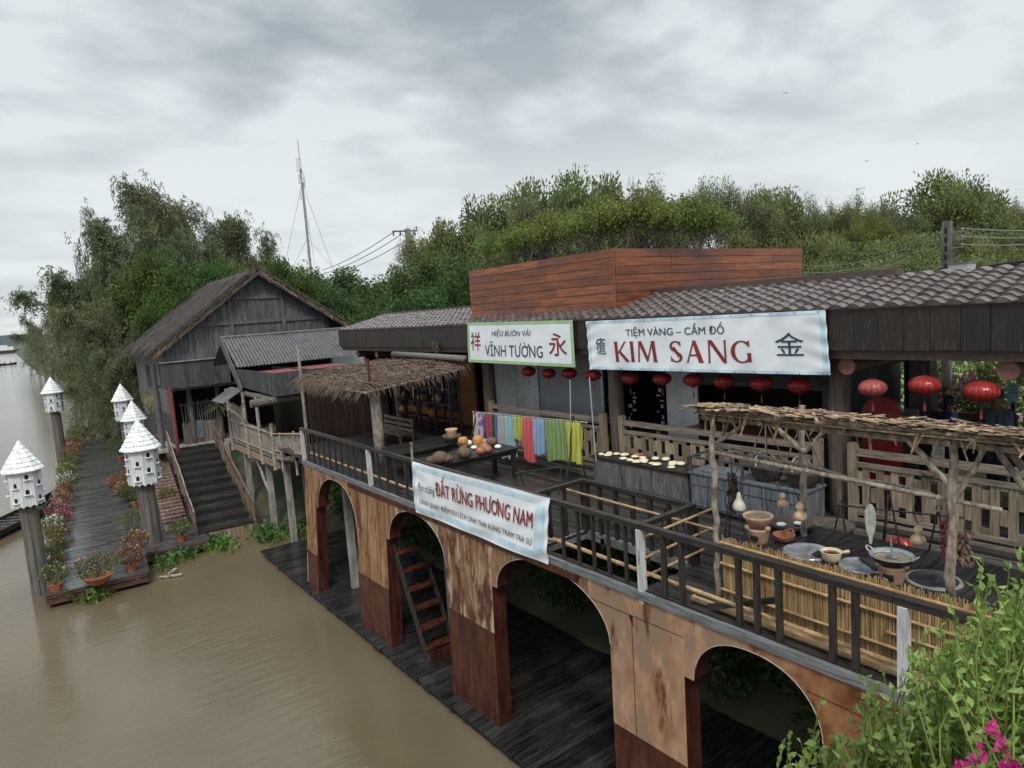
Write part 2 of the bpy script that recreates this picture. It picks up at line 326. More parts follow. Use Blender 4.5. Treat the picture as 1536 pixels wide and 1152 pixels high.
K['brick'] = surf('red_brown_brick', (0.09, 0.055, 0.042), (0.18, 0.115, 0.088), ns=5, rough=0.8, bump=0.3, island=0.3)
K['terra'] = surf('terracotta', (0.27, 0.095, 0.045), (0.42, 0.17, 0.09), ns=6, rough=0.7, bump=0.1, blotch=((0.12, 0.06, 0.04), 3, 0.55, 0.78))
K['clay'] = surf('pale_clay', (0.33, 0.20, 0.125), (0.52, 0.34, 0.23), ns=6, rough=0.75, bump=0.1, blotch=((0.20, 0.14, 0.10), 3, 0.55, 0.78))
K['clay_d'] = surf('dark_clay', (0.06, 0.04, 0.03), (0.19, 0.13, 0.10), ns=6, rough=0.6, bump=0.1)
K['cream'] = plain('cream_glaze', (0.62, 0.52, 0.33), 0.3)
K['soup'] = plain('brown_broth', (0.075, 0.022, 0.010), 0.15)
K['oil'] = plain('murky_liquid', (0.22, 0.19, 0.13), 0.12)
K['iron'] = surf('sooty_iron', (0.010, 0.010, 0.011), (0.05, 0.05, 0.052), ns=6, rough=0.45, bump=0.1, metal=0.3)
K['steel'] = surf('scuffed_steel', (0.20, 0.21, 0.23), (0.40, 0.42, 0.44), ns=5, rough=0.36, bump=0.05, metal=0.55)
K['gourd'] = surf('mottled_gourd', (0.33, 0.20, 0.11), (0.62, 0.47, 0.32), ns=11, rough=0.55, bump=0.05)
K['gourd_w'] = surf('pale_gourd', (0.44, 0.42, 0.33), (0.68, 0.66, 0.56), ns=14, rough=0.55, bump=0.05)
K['fish'] = surf('dried_fish_skin', (0.40, 0.40, 0.30), (0.68, 0.68, 0.58), (6, 6, 2), 5, rough=0.5, bump=0.1)
K['dryleaf'] = surf('dried_dark_bundle', (0.02, 0.014, 0.011), (0.10, 0.075, 0.058), ns=8, rough=0.8, island=0.5)
K['chili'] = surf('dried_purple_onions', (0.10, 0.022, 0.035), (0.24, 0.07, 0.085), ns=6, rough=0.55, island=0.4)
K['basket'] = surf('dark_woven_basket', (0.03, 0.023, 0.017), (0.10, 0.078, 0.058), (1, 1, 8), 9, rough=0.8, bump=0.4)
K['lantern'] = surf('red_lantern_silk', (0.29, 0.018, 0.016), (0.44, 0.04, 0.035), ns=3, rough=0.33, bump=0.03, transl=0.22)
K['lantern_p'] = surf('faded_red_lantern_silk', (0.36, 0.07, 0.07), (0.50, 0.13, 0.12), ns=3, rough=0.38, bump=0.03, transl=0.22)
K['brass'] = plain('dark_red_cap', (0.10, 0.03, 0.02), 0.4, 0.3)
K['tassel'] = plain('red_tassel', (0.24, 0.03, 0.03), 0.8)
K['wire'] = plain('dark_wire', (0.015, 0.014, 0.014), 0.5)
K['wire_l'] = plain('pale_cable', (0.20, 0.21, 0.20), 0.6)
K['cable_pale'] = plain('grey_wire', (0.17, 0.18, 0.18), 0.6)
K['gpanel'] = surf('pale_grey_board', (0.60, 0.62, 0.64), (0.74, 0.76, 0.78), ns=3, rough=0.55, bump=0.04, blotch=((0.48, 0.49, 0.51), 2, 0.55, 0.8))
K['gpanel_d'] = surf('mid_grey_board', (0.30, 0.305, 0.325), (0.38, 0.385, 0.405), ns=2, rough=0.55, bump=0.04)
K['gframe'] = plain('pale_aluminium', (0.50, 0.53, 0.55), 0.4, 0.4)
K['green_w'] = surf('dark_teal_boards', (0.010, 0.022, 0.022), (0.026, 0.05, 0.048), GY, 3, rough=0.5, bump=0.1, island=0.25)
K['orange_w'] = surf('orange_varnished_boards', (0.26, 0.09, 0.028), (0.42, 0.16, 0.055), GY, 3, rough=0.4, island=0.15)
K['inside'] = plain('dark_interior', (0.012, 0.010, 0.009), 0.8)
K['glassd'] = surf('dark_window_glass', (0.04, 0.05, 0.055), (0.10, 0.125, 0.135), ns=2, rough=0.12, bump=0.0)
K['counter'] = surf('red_brown_counter', (0.13, 0.05, 0.03), (0.24, 0.10, 0.065), GY, 3, rough=0.4)
K['bluegrey'] = surf('blue_grey_cabinet', (0.07, 0.078, 0.088), (0.175, 0.19, 0.208), GZ, 4, rough=0.6, bump=0.3, island=0.15, blotch=((0.03, 0.03, 0.033), 3, 0.52, 0.7, (3, 3, 0.6)))
K['cabgrey'] = surf('worn_grey_cabinet', (0.045, 0.042, 0.04), (0.165, 0.155, 0.145), GZ, 4, rough=0.65, bump=0.35, island=0.15, blotch=((0.30, 0.29, 0.28), 4, 0.58, 0.75, (3, 3, 0.6)))
K['bread'] = surf('pale_rice_cake', (0.60, 0.50, 0.33), (0.80, 0.72, 0.55), ns=8, rough=0.6, bump=0.1, island=0.1)
K['coco'] = surf('brown_coconut', (0.055, 0.032, 0.022), (0.15, 0.095, 0.068), ns=9, rough=0.8, bump=0.3)
K['coco_r'] = surf('red_brown_shell', (0.20, 0.075, 0.04), (0.36, 0.16, 0.095), ns=7, rough=0.55, bump=0.1)
K['cocow'] = plain('white_coconut_flesh', (0.78, 0.75, 0.66), 0.5)
K['cocoy'] = surf('orange_brown_husk', (0.30, 0.14, 0.035), (0.50, 0.27, 0.09), ns=8, rough=0.6)
K['tarp'] = surf('white_vinyl_cloth', (0.70, 0.74, 0.77), (0.80, 0.83, 0.85), ns=2, rough=0.42, bump=0.05)
K['tarp_b'] = surf('pale_blue_vinyl', (0.38, 0.56, 0.69), (0.62, 0.74, 0.81), (1, 1.4, 1), 3, rough=0.42)
K['tarp_g'] = surf('pale_green_vinyl', (0.26, 0.44, 0.20), (0.38, 0.55, 0.30), ns=4, rough=0.45)
K['ink'] = plain('dark_navy_print', (0.02, 0.045, 0.075), 0.5)
K['ink_r'] = plain('dark_red_print', (0.22, 0.022, 0.025), 0.5)
K['ink_k'] = plain('black_print', (0.035, 0.03, 0.035), 0.5)
K['bark'] = surf('tree_bark', (0.05, 0.042, 0.035), (0.16, 0.14, 0.12), (2, 2, 0.6), 5, rough=0.85, bump=0.4)
K['bark_p'] = surf('pale_bark', (0.15, 0.14, 0.12), (0.34, 0.32, 0.29), (2, 2, 0.6), 5, rough=0.85, bump=0.3)
K['lf_willow'] = leafmat('willow_leaves', (0.064, 0.078, 0.036), (0.20, 0.22, 0.11), 0.45)
K['lf_dark'] = leafmat('dark_green_leaves', (0.024, 0.054, 0.015), (0.085, 0.15, 0.043))
K['lf_green'] = leafmat('bright_green_leaves', (0.035, 0.070, 0.015), (0.105, 0.165, 0.040), 0.45)
K['lf_mel'] = leafmat('grey_green_leaves', (0.09, 0.106, 0.048), (0.26, 0.285, 0.135), 0.45)
K['lf_mid'] = leafmat('olive_green_leaves', (0.076, 0.10, 0.037), (0.245, 0.285, 0.108), 0.45)
K['lf_yel'] = leafmat('yellow_green_leaves', (0.10, 0.10, 0.02), (0.22, 0.20, 0.05))
K['lf_hedge'] = leafmat('hedge_leaves', (0.075, 0.115, 0.022), (0.225, 0.29, 0.065), 0.45)
K['lf_fresh'] = leafmat('fresh_lime_leaves', (0.12, 0.19, 0.032), (0.32, 0.41, 0.115), 0.4)
K['lf_pot'] = leafmat('potted_plant_leaves', (0.045, 0.085, 0.018), (0.16, 0.20, 0.06), hue=0.02)
K['lf_red'] = leafmat('coppery_leaves', (0.08, 0.065, 0.025), (0.24, 0.15, 0.07), hue=0.02)
K['lf_hy'] = leafmat('water_hyacinth_leaves', (0.035, 0.095, 0.022), (0.095, 0.20, 0.05))
K['lf_banana'] = leafmat('palm_leaves', (0.03, 0.065, 0.02), (0.075, 0.12, 0.04))
for nm, c in dict(pink=(0.58, 0.14, 0.32), white=(0.80, 0.79, 0.74), orange=(0.50, 0.22, 0.12), red=(0.42, 0.075, 0.075), magenta=(0.55, 0.025, 0.20), salmon=(0.54, 0.26, 0.23), yellow=(0.55, 0.48, 0.16)).items():
    K['fl_'+nm] = leafmat(nm+'_petals', tuple(x*0.75 for x in c), tuple(min(1, x*1.15) for x in c), 0.3, hue=0.01)
# ================================================================== SETTING
def water_mat():
    m, n, L, b, out = new_mat('muddy_river_water')
    g = n.new('ShaderNodeNewGeometry')
    def noise(scale, sc, det=4, rot=0.0):
        mp = n.new('ShaderNodeMapping'); mp.inputs['Scale'].default_value = sc; mp.inputs['Rotation'].default_value = (0, 0, rot); L(g.outputs['Position'], mp.inputs[0])
        z = n.new('ShaderNodeTexNoise'); z.inputs['Scale'].default_value = scale; z.inputs['Detail'].default_value = det; L(mp.outputs[0], z.inputs[0]); return z.outputs[0]
    a = noise(0.25, (1, 0.6, 1), 4); r = n.new('ShaderNodeValToRGB'); L(a, r.inputs[0]); e = r.color_ramp.elements
    e[0].position = 0.35; e[0].color = (0.098, 0.076, 0.046, 1); e[1].position = 0.65; e[1].color = (0.128, 0.101, 0.066, 1)
    L(r.outputs[0], b.inputs['Base Color']); b.inputs['IOR'].default_value = 1.33; b.inputs['Roughness'].default_value = 0.06
    r1 = noise(2.6, (0.35, 1.5, 1), 5, R(-18)); r2 = noise(11, (0.6, 1.3, 1), 3, R(10))
    v = n.new('ShaderNodeTexVoronoi'); v.inputs['Scale'].default_value = 1.3; L(g.outputs['Position'], v.inputs['Vector'])
    w1 = n.new('ShaderNodeMath'); w1.operation = 'MULTIPLY'; L(v.outputs['Distance'], w1.inputs[0]); w1.inputs[1].default_value = 62
    sn = n.new('ShaderNodeMath'); sn.operation = 'SINE'; L(w1.outputs[0], sn.inputs[0])
    fo = n.new('ShaderNodeMapRange'); L(v.outputs['Distance'], fo.inputs[0]); fo.inputs[1].default_value = 0.0; fo.inputs[2].default_value = 0.22; fo.inputs[3].default_value = 1; fo.inputs[4].default_value = 0
    ri = n.new('ShaderNodeMath'); ri.operation = 'MULTIPLY'; L(sn.outputs[0], ri.inputs[0]); L(fo.outputs[0], ri.inputs[1])
    a1 = n.new('ShaderNodeMath'); a1.operation = 'MULTIPLY_ADD'; L(r2, a1.inputs[0]); a1.inputs[1].default_value = 0.28; L(r1, a1.inputs[2])
    a2 = n.new('ShaderNodeMath'); a2.operation = 'MULTIPLY_ADD'; L(ri.outputs[0], a2.inputs[0]); a2.inputs[1].default_value = 0.05; L(a1.outputs[0], a2.inputs[2])
    bp = n.new('ShaderNodeBump'); bp.inputs['Strength'].default_value = 0.36; bp.inputs['Distance'].default_value = 0.05; L(a2.outputs[0], bp.inputs['Height']); L(bp.outputs[0], b.inputs['Normal'])
    return m
K['water'] = water_mat()
K['soil'] = surf('dark_river_mud', (0.03, 0.024, 0.016), (0.085, 0.072, 0.045), ns=0.8, rough=0.9, bump=0.4, bdist=0.1, blotch=((0.035, 0.06, 0.018), 0.5, 0.45, 0.65), world=True)
K['hill'] = plain('hazed_hill_forest', (0.13, 0.165, 0.175), 0.9)  # grey-blue distance haze mixed into the hill's base colour
ZW, ZL, ZD, ZP, ZG = -0.35, -0.10, 4.10, 4.32, 4.55
mb = MB(); mb.quad((-4000, -200, ZW), (4000, -200, ZW), (4000, 9000, ZW), (-4000, 9000, ZW))
tag(obj('water', mb, K['water']), kind='structure')
# river bank and inland ground: one sheet, shoreline bends with the river
def shore(y):
    if y < 24: return 10.6
    if y < 40: return 10.6-(y-24)/16*5.4
    if y < 110: return 5.2+(y-40)/70*1.8
    if y < 300: return 7.0-(y-110)/190*1.0
    return 6.0
ys = list(np.linspace(-60, 120, 91))+[140, 170, 210, 260, 330, 420, 560, 800, 1200, 2000, 3500, 6000]
offs = [-3, -1, 0, 0.6, 1.4, 2.6, 4.4, 6.5, 9, 14, 24, 40, 80, 200, 600, 2500]
zz = [-1.6, -0.8, -0.36, 0.0, 0.5, 1.2, 1.9, 2.5, 2.7, 2.8, 3.0, 3.1, 3.2, 3.2, 3.2, 3.2]
rg = random.Random(3); mb = MB(); nv = len(offs)
for y in ys:
    for o_, z in zip(offs, zz): mb.v.append((shore(y)+o_+rg.uniform(-.2, .2), y, z+(rg.uniform(-.12, .12) if o_ > 0 else 0)))
for j in range(len(ys)-1):
    for i in range(nv-1): a = j*nv+i; mb.f.append((a, a+1, a+nv+1, a+nv))
tag(obj('riverbank_ground', mb, K['soil'], smooth=True), kind='structure')
mb = MB(); mb.bb(14.3, 48, -14, 26, 3.4, ZG)
K['grassy'] = surf('garden_ground', (0.05, 0.075, 0.02), (0.16, 0.17, 0.07), ns=1.5, rough=0.9, bump=0.3, world=True, blotch=((0.26, 0.24, 0.2), 0.35, 0.5, 0.55))
tag(obj('garden_ground', mb, K['grassy']), kind='structure')
mb = MB(); pts = []
for i in range(41):
    t = i/40; pts.append((-700+t*1100, 4200, ZW-5+5+max(0, 92*math.sin(t*PI)**1.3*(0.8+0.2*math.sin(t*9)))))
out = [(-700, 4200, ZW-2)]+pts+[(400, 4200, ZW-2)]
mb.prism(out, (0, 0, 0), (0, 600, 0)); tag(obj('hills', mb, K['hill']), kind='structure')

# ------------------------------------------------------------------ decks
def planks(name, x0, x1, y0, y1, zt, wd, mat, alongx=True, th=0.05, gap=0.012, rng=None, jag=0.0, holes=(), split=None, kind='structure'):
    rng = rng or random.Random(5); mb = MB()
    a0, a1, b0, b1 = (y0, y1, x0, x1) if alongx else (x0, x1, y0, y1)
    p = a0
    while p < a1-0.02:
        q = min(p+wd*rng.uniform(0.85, 1.15), a1)
        segs = [(b0-rng.uniform(0, jag), b1+rng.uniform(0, jag))]
        if split:
            c = b0+rng.uniform(0.25, 0.75)*(b1-b0); segs = [(segs[0][0], c-0.004), (c+0.004, segs[0][1])]
        for h in holes:
            ha0, ha1, hb0, hb1 = (h[2], h[3], h[0], h[1]) if alongx else h
            if q > ha0+0.02 and p < ha1-0.02:
                ns = []
                for s0, s1 in segs:
                    if s1 <= hb0 or s0 >= hb1: ns.append((s0, s1)); continue
                    if s0 < hb0: ns.append((s0, hb0))
                    if s1 > hb1: ns.append((hb1, s1))
                segs = ns
        for s0, s1 in segs:
            dz = rng.uniform(-0.006, 0.006)
            if alongx: mb.bb(s0, s1, p+gap/2, q-gap/2, zt-th+dz, zt+dz)
            else: mb.bb(p+gap/2, q-gap/2, s0, s1, zt-th+dz, zt+dz)
        p = q
    o = obj(name, mb, mat)
    if kind: tag(o, kind=kind)
    return o
rg = random.Random(11)
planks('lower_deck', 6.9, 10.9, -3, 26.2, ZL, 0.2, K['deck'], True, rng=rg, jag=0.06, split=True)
mb = MB(); mb.bb(6.98, 7.1, -3, 26.1, ZL-0.3, ZL-0.055)
for y in range(-2, 27, 3): mb.tube([(7.05, y, -2), (7.05, y, ZL-0.06)], 0.09, 8)
tag(obj('lower_deck_joists', mb, K['black']), kind='structure')
WX0, WX1, WY0, WY1 = 7.5, 8.72, 6.85, 9.45
planks('terrace_deck', 7.46, 11.7, -3, 24.4, ZD, 0.19, K['deck_up'], False, rng=rg, holes=((WX0, WX1, WY0, WY1),))
mb = MB()
for y in np.arange(-2.5, 24.4, 1.15):
    if WY0-0.1 < y < WY1+0.1: mb.bb(WX1, 11.6, y-0.05, y+0.05, ZD-0.24, ZD-0.056)
    else: mb.bb(7.5, 11.6, y-0.05, y+0.05, ZD-0.24, ZD-0.056)
tag(obj('terrace_deck_joists', mb, K['black']), kind='structure')
mb = MB(); mb.bb(WX1, WX1+0.06, WY0, WY1, ZD-0.16, ZD+0.015); mb.bb(WX0, WX1, WY1, WY1+0.06, ZD-0.16, ZD+0.015)
tag(obj('stairwell_kerb', mb, K['zinc']), kind='structure')
planks('porch_floor', 11.72, 14.3, -3, 27.2, ZP, 0.2, K['deck_up'], False, rng=rg)
mb = MB(); mb.bb(11.70, 11.75, -3, 24.4, ZD+0.004, ZP-0.055); tag(obj('porch_step', mb, K['grey_y']), kind='structure')

# ================================================================== ARCADE WALL
arc = thing('arcade_wall', 'brown plywood arcade wall with round arches carrying the terrace over the river deck', 'wall', (7.35, 12.5, ZL))
ATOP = 4.02
def ax(y, z): return 7.33-(0.04+max(0, min(1, (y-7)/14))*0.24)*(ATOP-z)/4.1
ARCH = [(17.45, 20.35), (12.62, 15.42), (7.5, 10.68), (3.9, 5.82)]
APEX = [3.86, 3.85, 3.9, 3.87]; SPR = [2.72, 2.86, 2.98, 3.05]
LEDGE = 0.17
PIERX = 0.16                                    # piers are set back from the arch spring
def under(y):
    for (a, b), ap, sp in zip(ARCH, APEX, SPR):
        if a < y < b:
            c = (a+b)/2; h = (b-a)/2; t = (y-c)/h
            return sp+(ap-sp)*math.sqrt(max(0, 1-abs(t)**2.3))
        if b <= y < b+LEDGE: return sp
    return None
def front(y0, y1, name, mat, z_lo=None):
    mb = MB(); yy = set(np.arange(y0, y1, 0.09).tolist()+[y1])
    for a, b in ARCH:
        for q in (a, b, a+0.02, b-0.02, b+LEDGE, b+LEDGE+.02):
            if y0 < q < y1: yy.add(q)
    yy = sorted(yy)
    for p, q in zip(yy[:-1], yy[1:]):
        m = (p+q)/2; u0 = under(p+1e-5); u1 = under(q-1e-5); um = under(m)
        if um is not None:
            z0, z1 = (u0 if u0 is not None else um), (u1 if u1 is not None else um)
        else: z0 = z1 = SPLIT(m)
        zt = ATOP; NZ = 6
        for k_ in range(NZ):
            za0 = z0+(zt-z0)*k_/NZ; za1 = z0+(zt-z0)*(k_+1)/NZ; zb0 = z1+(zt-z1)*k_/NZ; zb1 = z1+(zt-z1)*(k_+1)/NZ
            mb.quad((ax(q, zb0), q, zb0), (ax(p, za0), p, za0), (ax(p, za1), p, za1), (ax(q, zb1), q, zb1))
    return obj(name, mb, mat, arc)
def SPLIT(y): return 1.1 if y > 20 else (1.45 if y > 15 else (1.95 if y > 10.5 else (1.6 if y > 5 else 1.5)))
front(15.43, 21.45, 'plywood_panel', K['ply_a'], None)
front(9.5, 15.43, 'plywood_panel', K['ply_b'], None)
front(8.0, 9.5, 'plywood_panel', K['ply_d'], None)
front(4.9, 8.0, 'plywood_panel', K['ply_c'], None)
front(2.9, 4.9, 'plywood_panel', K['ply_d'], None)
PIERS = [(20.35, 21.45), (15.42, 17.45), (10.68, 12.62), (5.82, 7.5), (2.9, 3.9)]
mb_in = MB()
for a, b in PIERS:
    a += LEDGE; s = SPLIT((a+b)/2); mb = MB()
    mb.quad((ax(b, ZL), b, ZL), (ax(a, ZL), a, ZL), (ax(a, s)-0.004, a, s), (ax(b, s)-0.004, b, s))
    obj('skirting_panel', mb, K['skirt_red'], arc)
    mj = MB(); sp = 3.0
    for yy, sgn in ((a, -1), (b, 1)):
        pts = [(ax(yy, ZL)+0.002, yy, ZL), (ax(yy, ZL)+0.34, yy, ZL), (ax(yy, sp)+0.34, yy, sp), (ax(yy, sp)+0.002, yy, sp)]
        mj.poly(pts if sgn < 0 else pts[::-1])
    sq = [q for (p_, q2), q in zip(ARCH, SPR) if abs(q2-(a-LEDGE)) < .02]
    if sq: mj.quad((ax(a, sq[0])+.002, a-LEDGE, sq[0]), (ax(a, sq[0])+.34, a-LEDGE, sq[0]), (ax(a, sq[0])+.34, a, sq[0]), (ax(a, sq[0])+.002, a, sq[0]))
    mj.quad((ax(a, ZL)+0.34, a, ZL), (ax(b, ZL)+0.34, b, ZL), (ax(b, sp)+0.34, b, sp), (ax(a, sp)+0.34, a, sp))
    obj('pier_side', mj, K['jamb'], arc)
for (a, b), ap, sp in zip(ARCH, APEX, SPR):
    mj = MB(); me_ = MB(); yy = [a+(b-a)*(0.5-0.5*math.cos(PI*i/28)) for i in range(29)]
    for p, q in zip(yy[:-1], yy[1:]):
        zp = under(min(max(p, a+1e-4), b-1e-4)); zq = under(min(max(q, a+1e-4), b-1e-4))
        mj.quad((ax(p, zp), p, zp), (ax(q, zq), q, zq), (ax(q, zq)+0.34, q, zq), (ax(p, zp)+0.34, p, zp))
        me_.bar((ax(p, zp)-0.006, p, zp), (ax(q, zq)-0.006, q, zq), 0.008, 0.009)
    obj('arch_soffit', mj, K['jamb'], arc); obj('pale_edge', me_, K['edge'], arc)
mb = MB()
for y0, y1 in ((8.2, 17.9),): mb.bar((7.31, y0, 3.93), (7.31, y1, 3.93), 0.016, 0.17)
obj('dark_red_batten', mb, K['skirt_red'], arc)
mb = MB(); rg = random.Random(4); y = 2.9
while y < 8.1:
    q = y+rg.uniform(0.2, 0.6); mb.bar((7.318, y, 4.005+rg.uniform(-.008, .008)), (7.318, q, 4.005+rg.uniform(-.008, .008)), 0.012, rg.uniform(0.01, 0.03)); y = q+rg.uniform(0, 0.12)
mb.bar((ax(2.9, 3.4)-0.003, 2.895, 3.15), (ax(2.9, 4)-0.003, 2.895, 4.0), 0.012, 0.014)
mb.bar((ax(21.45, ZL)-0.004, 21.45, ZL+0.1), (ax(21.45, 1)-0.004, 21.45, 1.0), 0.012, 0.02)
obj('peeled_edge', mb, K['edge'], arc)
mb = MB()
for za, zb, y0, y1 in ((3.62, 3.66, 2.95, 4.1), (3.66, 3.64, 6.0, 8.0)): mb.bar((ax(y0, za)-0.003, y0, za), (ax(y1, zb)-0.003, y1, zb), 0.006, 0.007)
for y, z0, z1 in ((7.0, 1.62, 3.64), (11.6, 1.97, 3.84), (16.2, 1.5, 3.84), (8.0, 3.55, 4.0), (16.7, 2.6, 3.84), (20.9, 1.15, 3.9)): mb.bar((ax(y, z0)-0.003, y, z0), (ax(y, z1)-0.003, y, z1), 0.006, 0.007, up=(0, 1, 0))
obj('panel_joints', mb, K['jamb'], arc)
mb = MB(); mb.poly([(ax(7.0, 3.6)-0.004, 7.06, 3.64), (ax(7, 3.4)-0.004, 6.97, 3.64), (ax(7, 3.4)-0.004, 6.975, 3.46)]); obj('torn_hole', mb, K['hole'], arc)
mb = MB(); mb.bb(7.36, 7.66, 2.9, 21.45, 3.92, 4.03); obj('backing_beam', mb, K['jamb'], arc)

# ladder stair inside the second arch
st = thing('ladder_stair', 'steep open stair with red brown treads rising inside an arch', 'stairs', (7.8, 14.2, ZL))
lo, hi = Vector((7.46, 14.2, ZL)), Vector((7.46, 16.35, 4.0)); wv = Vector((0.80, 0, 0))
for o_ in (Vector((0, 0, 0)), wv): obj('stringer', MB().bar(lo+o_, hi+o_, 0.05, 0.16), K['dark_z'], st)
for i in range(9):
    t = 0.075+i*0.108; p = lo.lerp(hi, t)
    obj('tread', MB().box((7.86, p.y-0.02, p.z), (0.75, 0.27, 0.045)), K['skirt_red'] if i < 7 else K['black'], st)
obj('bottom_riser', MB().box((7.86, 14.06, ZL+0.16), (0.84, 0.04, 0.30)), K['jamb'], st)

# inner supports of the terrace seen through the arches
for y in (20.55, 15.2, 4.6):
    m = MB().bb(8.75, 8.93, y-0.08, y+0.08, ZL, 3.86)
    if y > 20: m2_ = None
    tag(obj('support_post', m, K['concrete']), 'square grey post under the terrace behind the %s arch' % {20.55: 'farthest', 15.2: 'stair', 4.6: 'nearest'}[y], 'post')
tag(obj('painted_post', MB().bb(8.0, 8.22, 19.95, 20.15, ZL, 1.5).bb(8.0, 8.22, 19.95, 20.15, 1.504, 3.86), K['concrete']), 'pale post with grey lower half inside the farthest arch', 'post')

# ================================================================== TERRACE RAILING
RX = 7.40
rail = thing('terrace_railing', 'long dark timber railing with pale posts along the river edge of the terrace', 'railing', (RX, 12, ZD))
def ry(px, py): return at(px, py, X=RX).y
obj('edge_beam', MB().bb(7.30, 7.375, -3, 21.6, 3.99, 4.115), K['zinc'], rail)
obj('edge_plank', MB().bb(7.38, 7.455, -3, 21.6, 3.99, 4.135), K['dark'], rail)
obj('lower_sill', MB().bb(7.345, 7.46, -3, 21.6, 3.90, 3.985), K['black'], rail)
POSTS = [21.5, 16.45, 6.78, 3.0, -1.5]
for y in POSTS: obj('post', MB().bb(RX-0.075, RX+0.03, y-0.05, y+0.05, 3.92, ZD+1.0), K['white_post'], rail)
def zt(y): return ZD+1.05+(0.06 if y < 12 and y > 8 else 0)
segs = [(21.65, 16.5), (16.5, 11.6), (11.6, 6.75), (6.75, 3.1), (3.1, -2.5)]
for a, b in segs: obj('top_rail', MB().bar((RX, a, ZD+1.05), (RX, b+0.006, ZD+1.05), 0.11, 0.085), K['dark'], rail)
bal = [21.1, 20.65, 20.2, 19.75, 19.3, 18.85, 18.4, 17.95, 17.5, 17.0, 15.95, 15.45, 14.95, 14.4, 13.9, 13.4, 12.9, 12.4, 11.9, 11.3, 10.7, 10.1, 9.5]
bal += [8.62, 8.22, 7.85, 7.5, 7.12, 6.35, 6.02]
bal += [at(x, y_, X=RX).y for x, y_ in ((1110, 930), (1137, 943), (1170, 950), (1250, 978), (1284, 992))]+[2.2, 1.4, 0.6]
for i, y in enumerate(bal):
    wd = 0.05 if y > 7 else 0.07
    obj('baluster', MB().bb(RX-wd/2, RX+wd/2, y-wd/2, y+wd/2, 4.137, ZD+1.007), K['dark_z'], rail)
for a, b in ((21.4, 9.0), (9.0, 3.0)): obj('bamboo_rail', MB().bamboo((RX+0.10, a, ZD+0.27), (RX+0.10, b, ZD+0.24), 0.035), K['bamboo'], rail)
obj('bamboo_rail', MB().bamboo((RX+0.22, 6.0, ZD+0.06), (RX+0.22, -1, ZD+0.06), 0.05).bamboo((RX+0.33, 5.6, ZD+0.06), (RX+0.33, -1, ZD+0.07), 0.045), K['bamboo'], rail)
obj('brace', MB().bar((RX+0.02, 5.6, ZD+0.12), (RX+0.30, 4.7, ZD+0.42), 0.05, 0.08), K['dark'], rail)

well = thing('stairwell_railing', 'black timber railing boxing in the stair opening on the terrace', 'railing', (WX1, 8.1, ZD))
bx = WX1+0.03
obj('top_rail', MB().bar((bx, WY0-0.05, ZD+1.02), (bx, WY1+0.1, ZD+1.02), 0.1, 0.08), K['dark'], well)
obj('top_rail', MB().bar((RX+0.06, WY1+0.05, ZD+1.02), (bx-0.05, WY1+0.05, ZD+1.02), 0.1, 0.08), K['dark'], well)
obj('top_rail', MB().bar((RX+0.06, WY0, ZD+1.02), (bx-0.05, WY0, ZD+1.02), 0.1, 0.08), K['dark'], well)
for y in (WY0, WY1): obj('post', MB().bb(bx-0.07, bx+0.07, y-0.07, y+0.07, ZD+0.02, ZD+0.975), K['dark_z'], well)
for y in np.arange(WY0+0.5, WY1-0.2, 0.42): obj('baluster', MB().bb(bx-0.035, bx+0.035, y-0.035, y+0.035, ZD+0.02, ZD+0.975), K['dark_z'], well)
for x in (RX+0.45, RX+0.85): obj('baluster', MB().bb(x-0.03, x+0.03, WY1+0.02, WY1+0.08, ZD+0.02, ZD+0.975), K['dark_z'], well)
for z in (0.45, 0.8): obj('bamboo_rail', MB().bamboo((bx-0.12, WY1+0.5, ZD+z), (bx-0.12, WY0-0.5, ZD+z-0.03), 0.024), K['bamboo'], well)
for z in (0.25, 0.55, 0.88): obj('bamboo_rail', MB().bamboo((RX+0.02, WY0-0.12, ZD+z), (bx+0.35, WY0-0.12, ZD+z+0.03), 0.024), K['bamboo'], well)

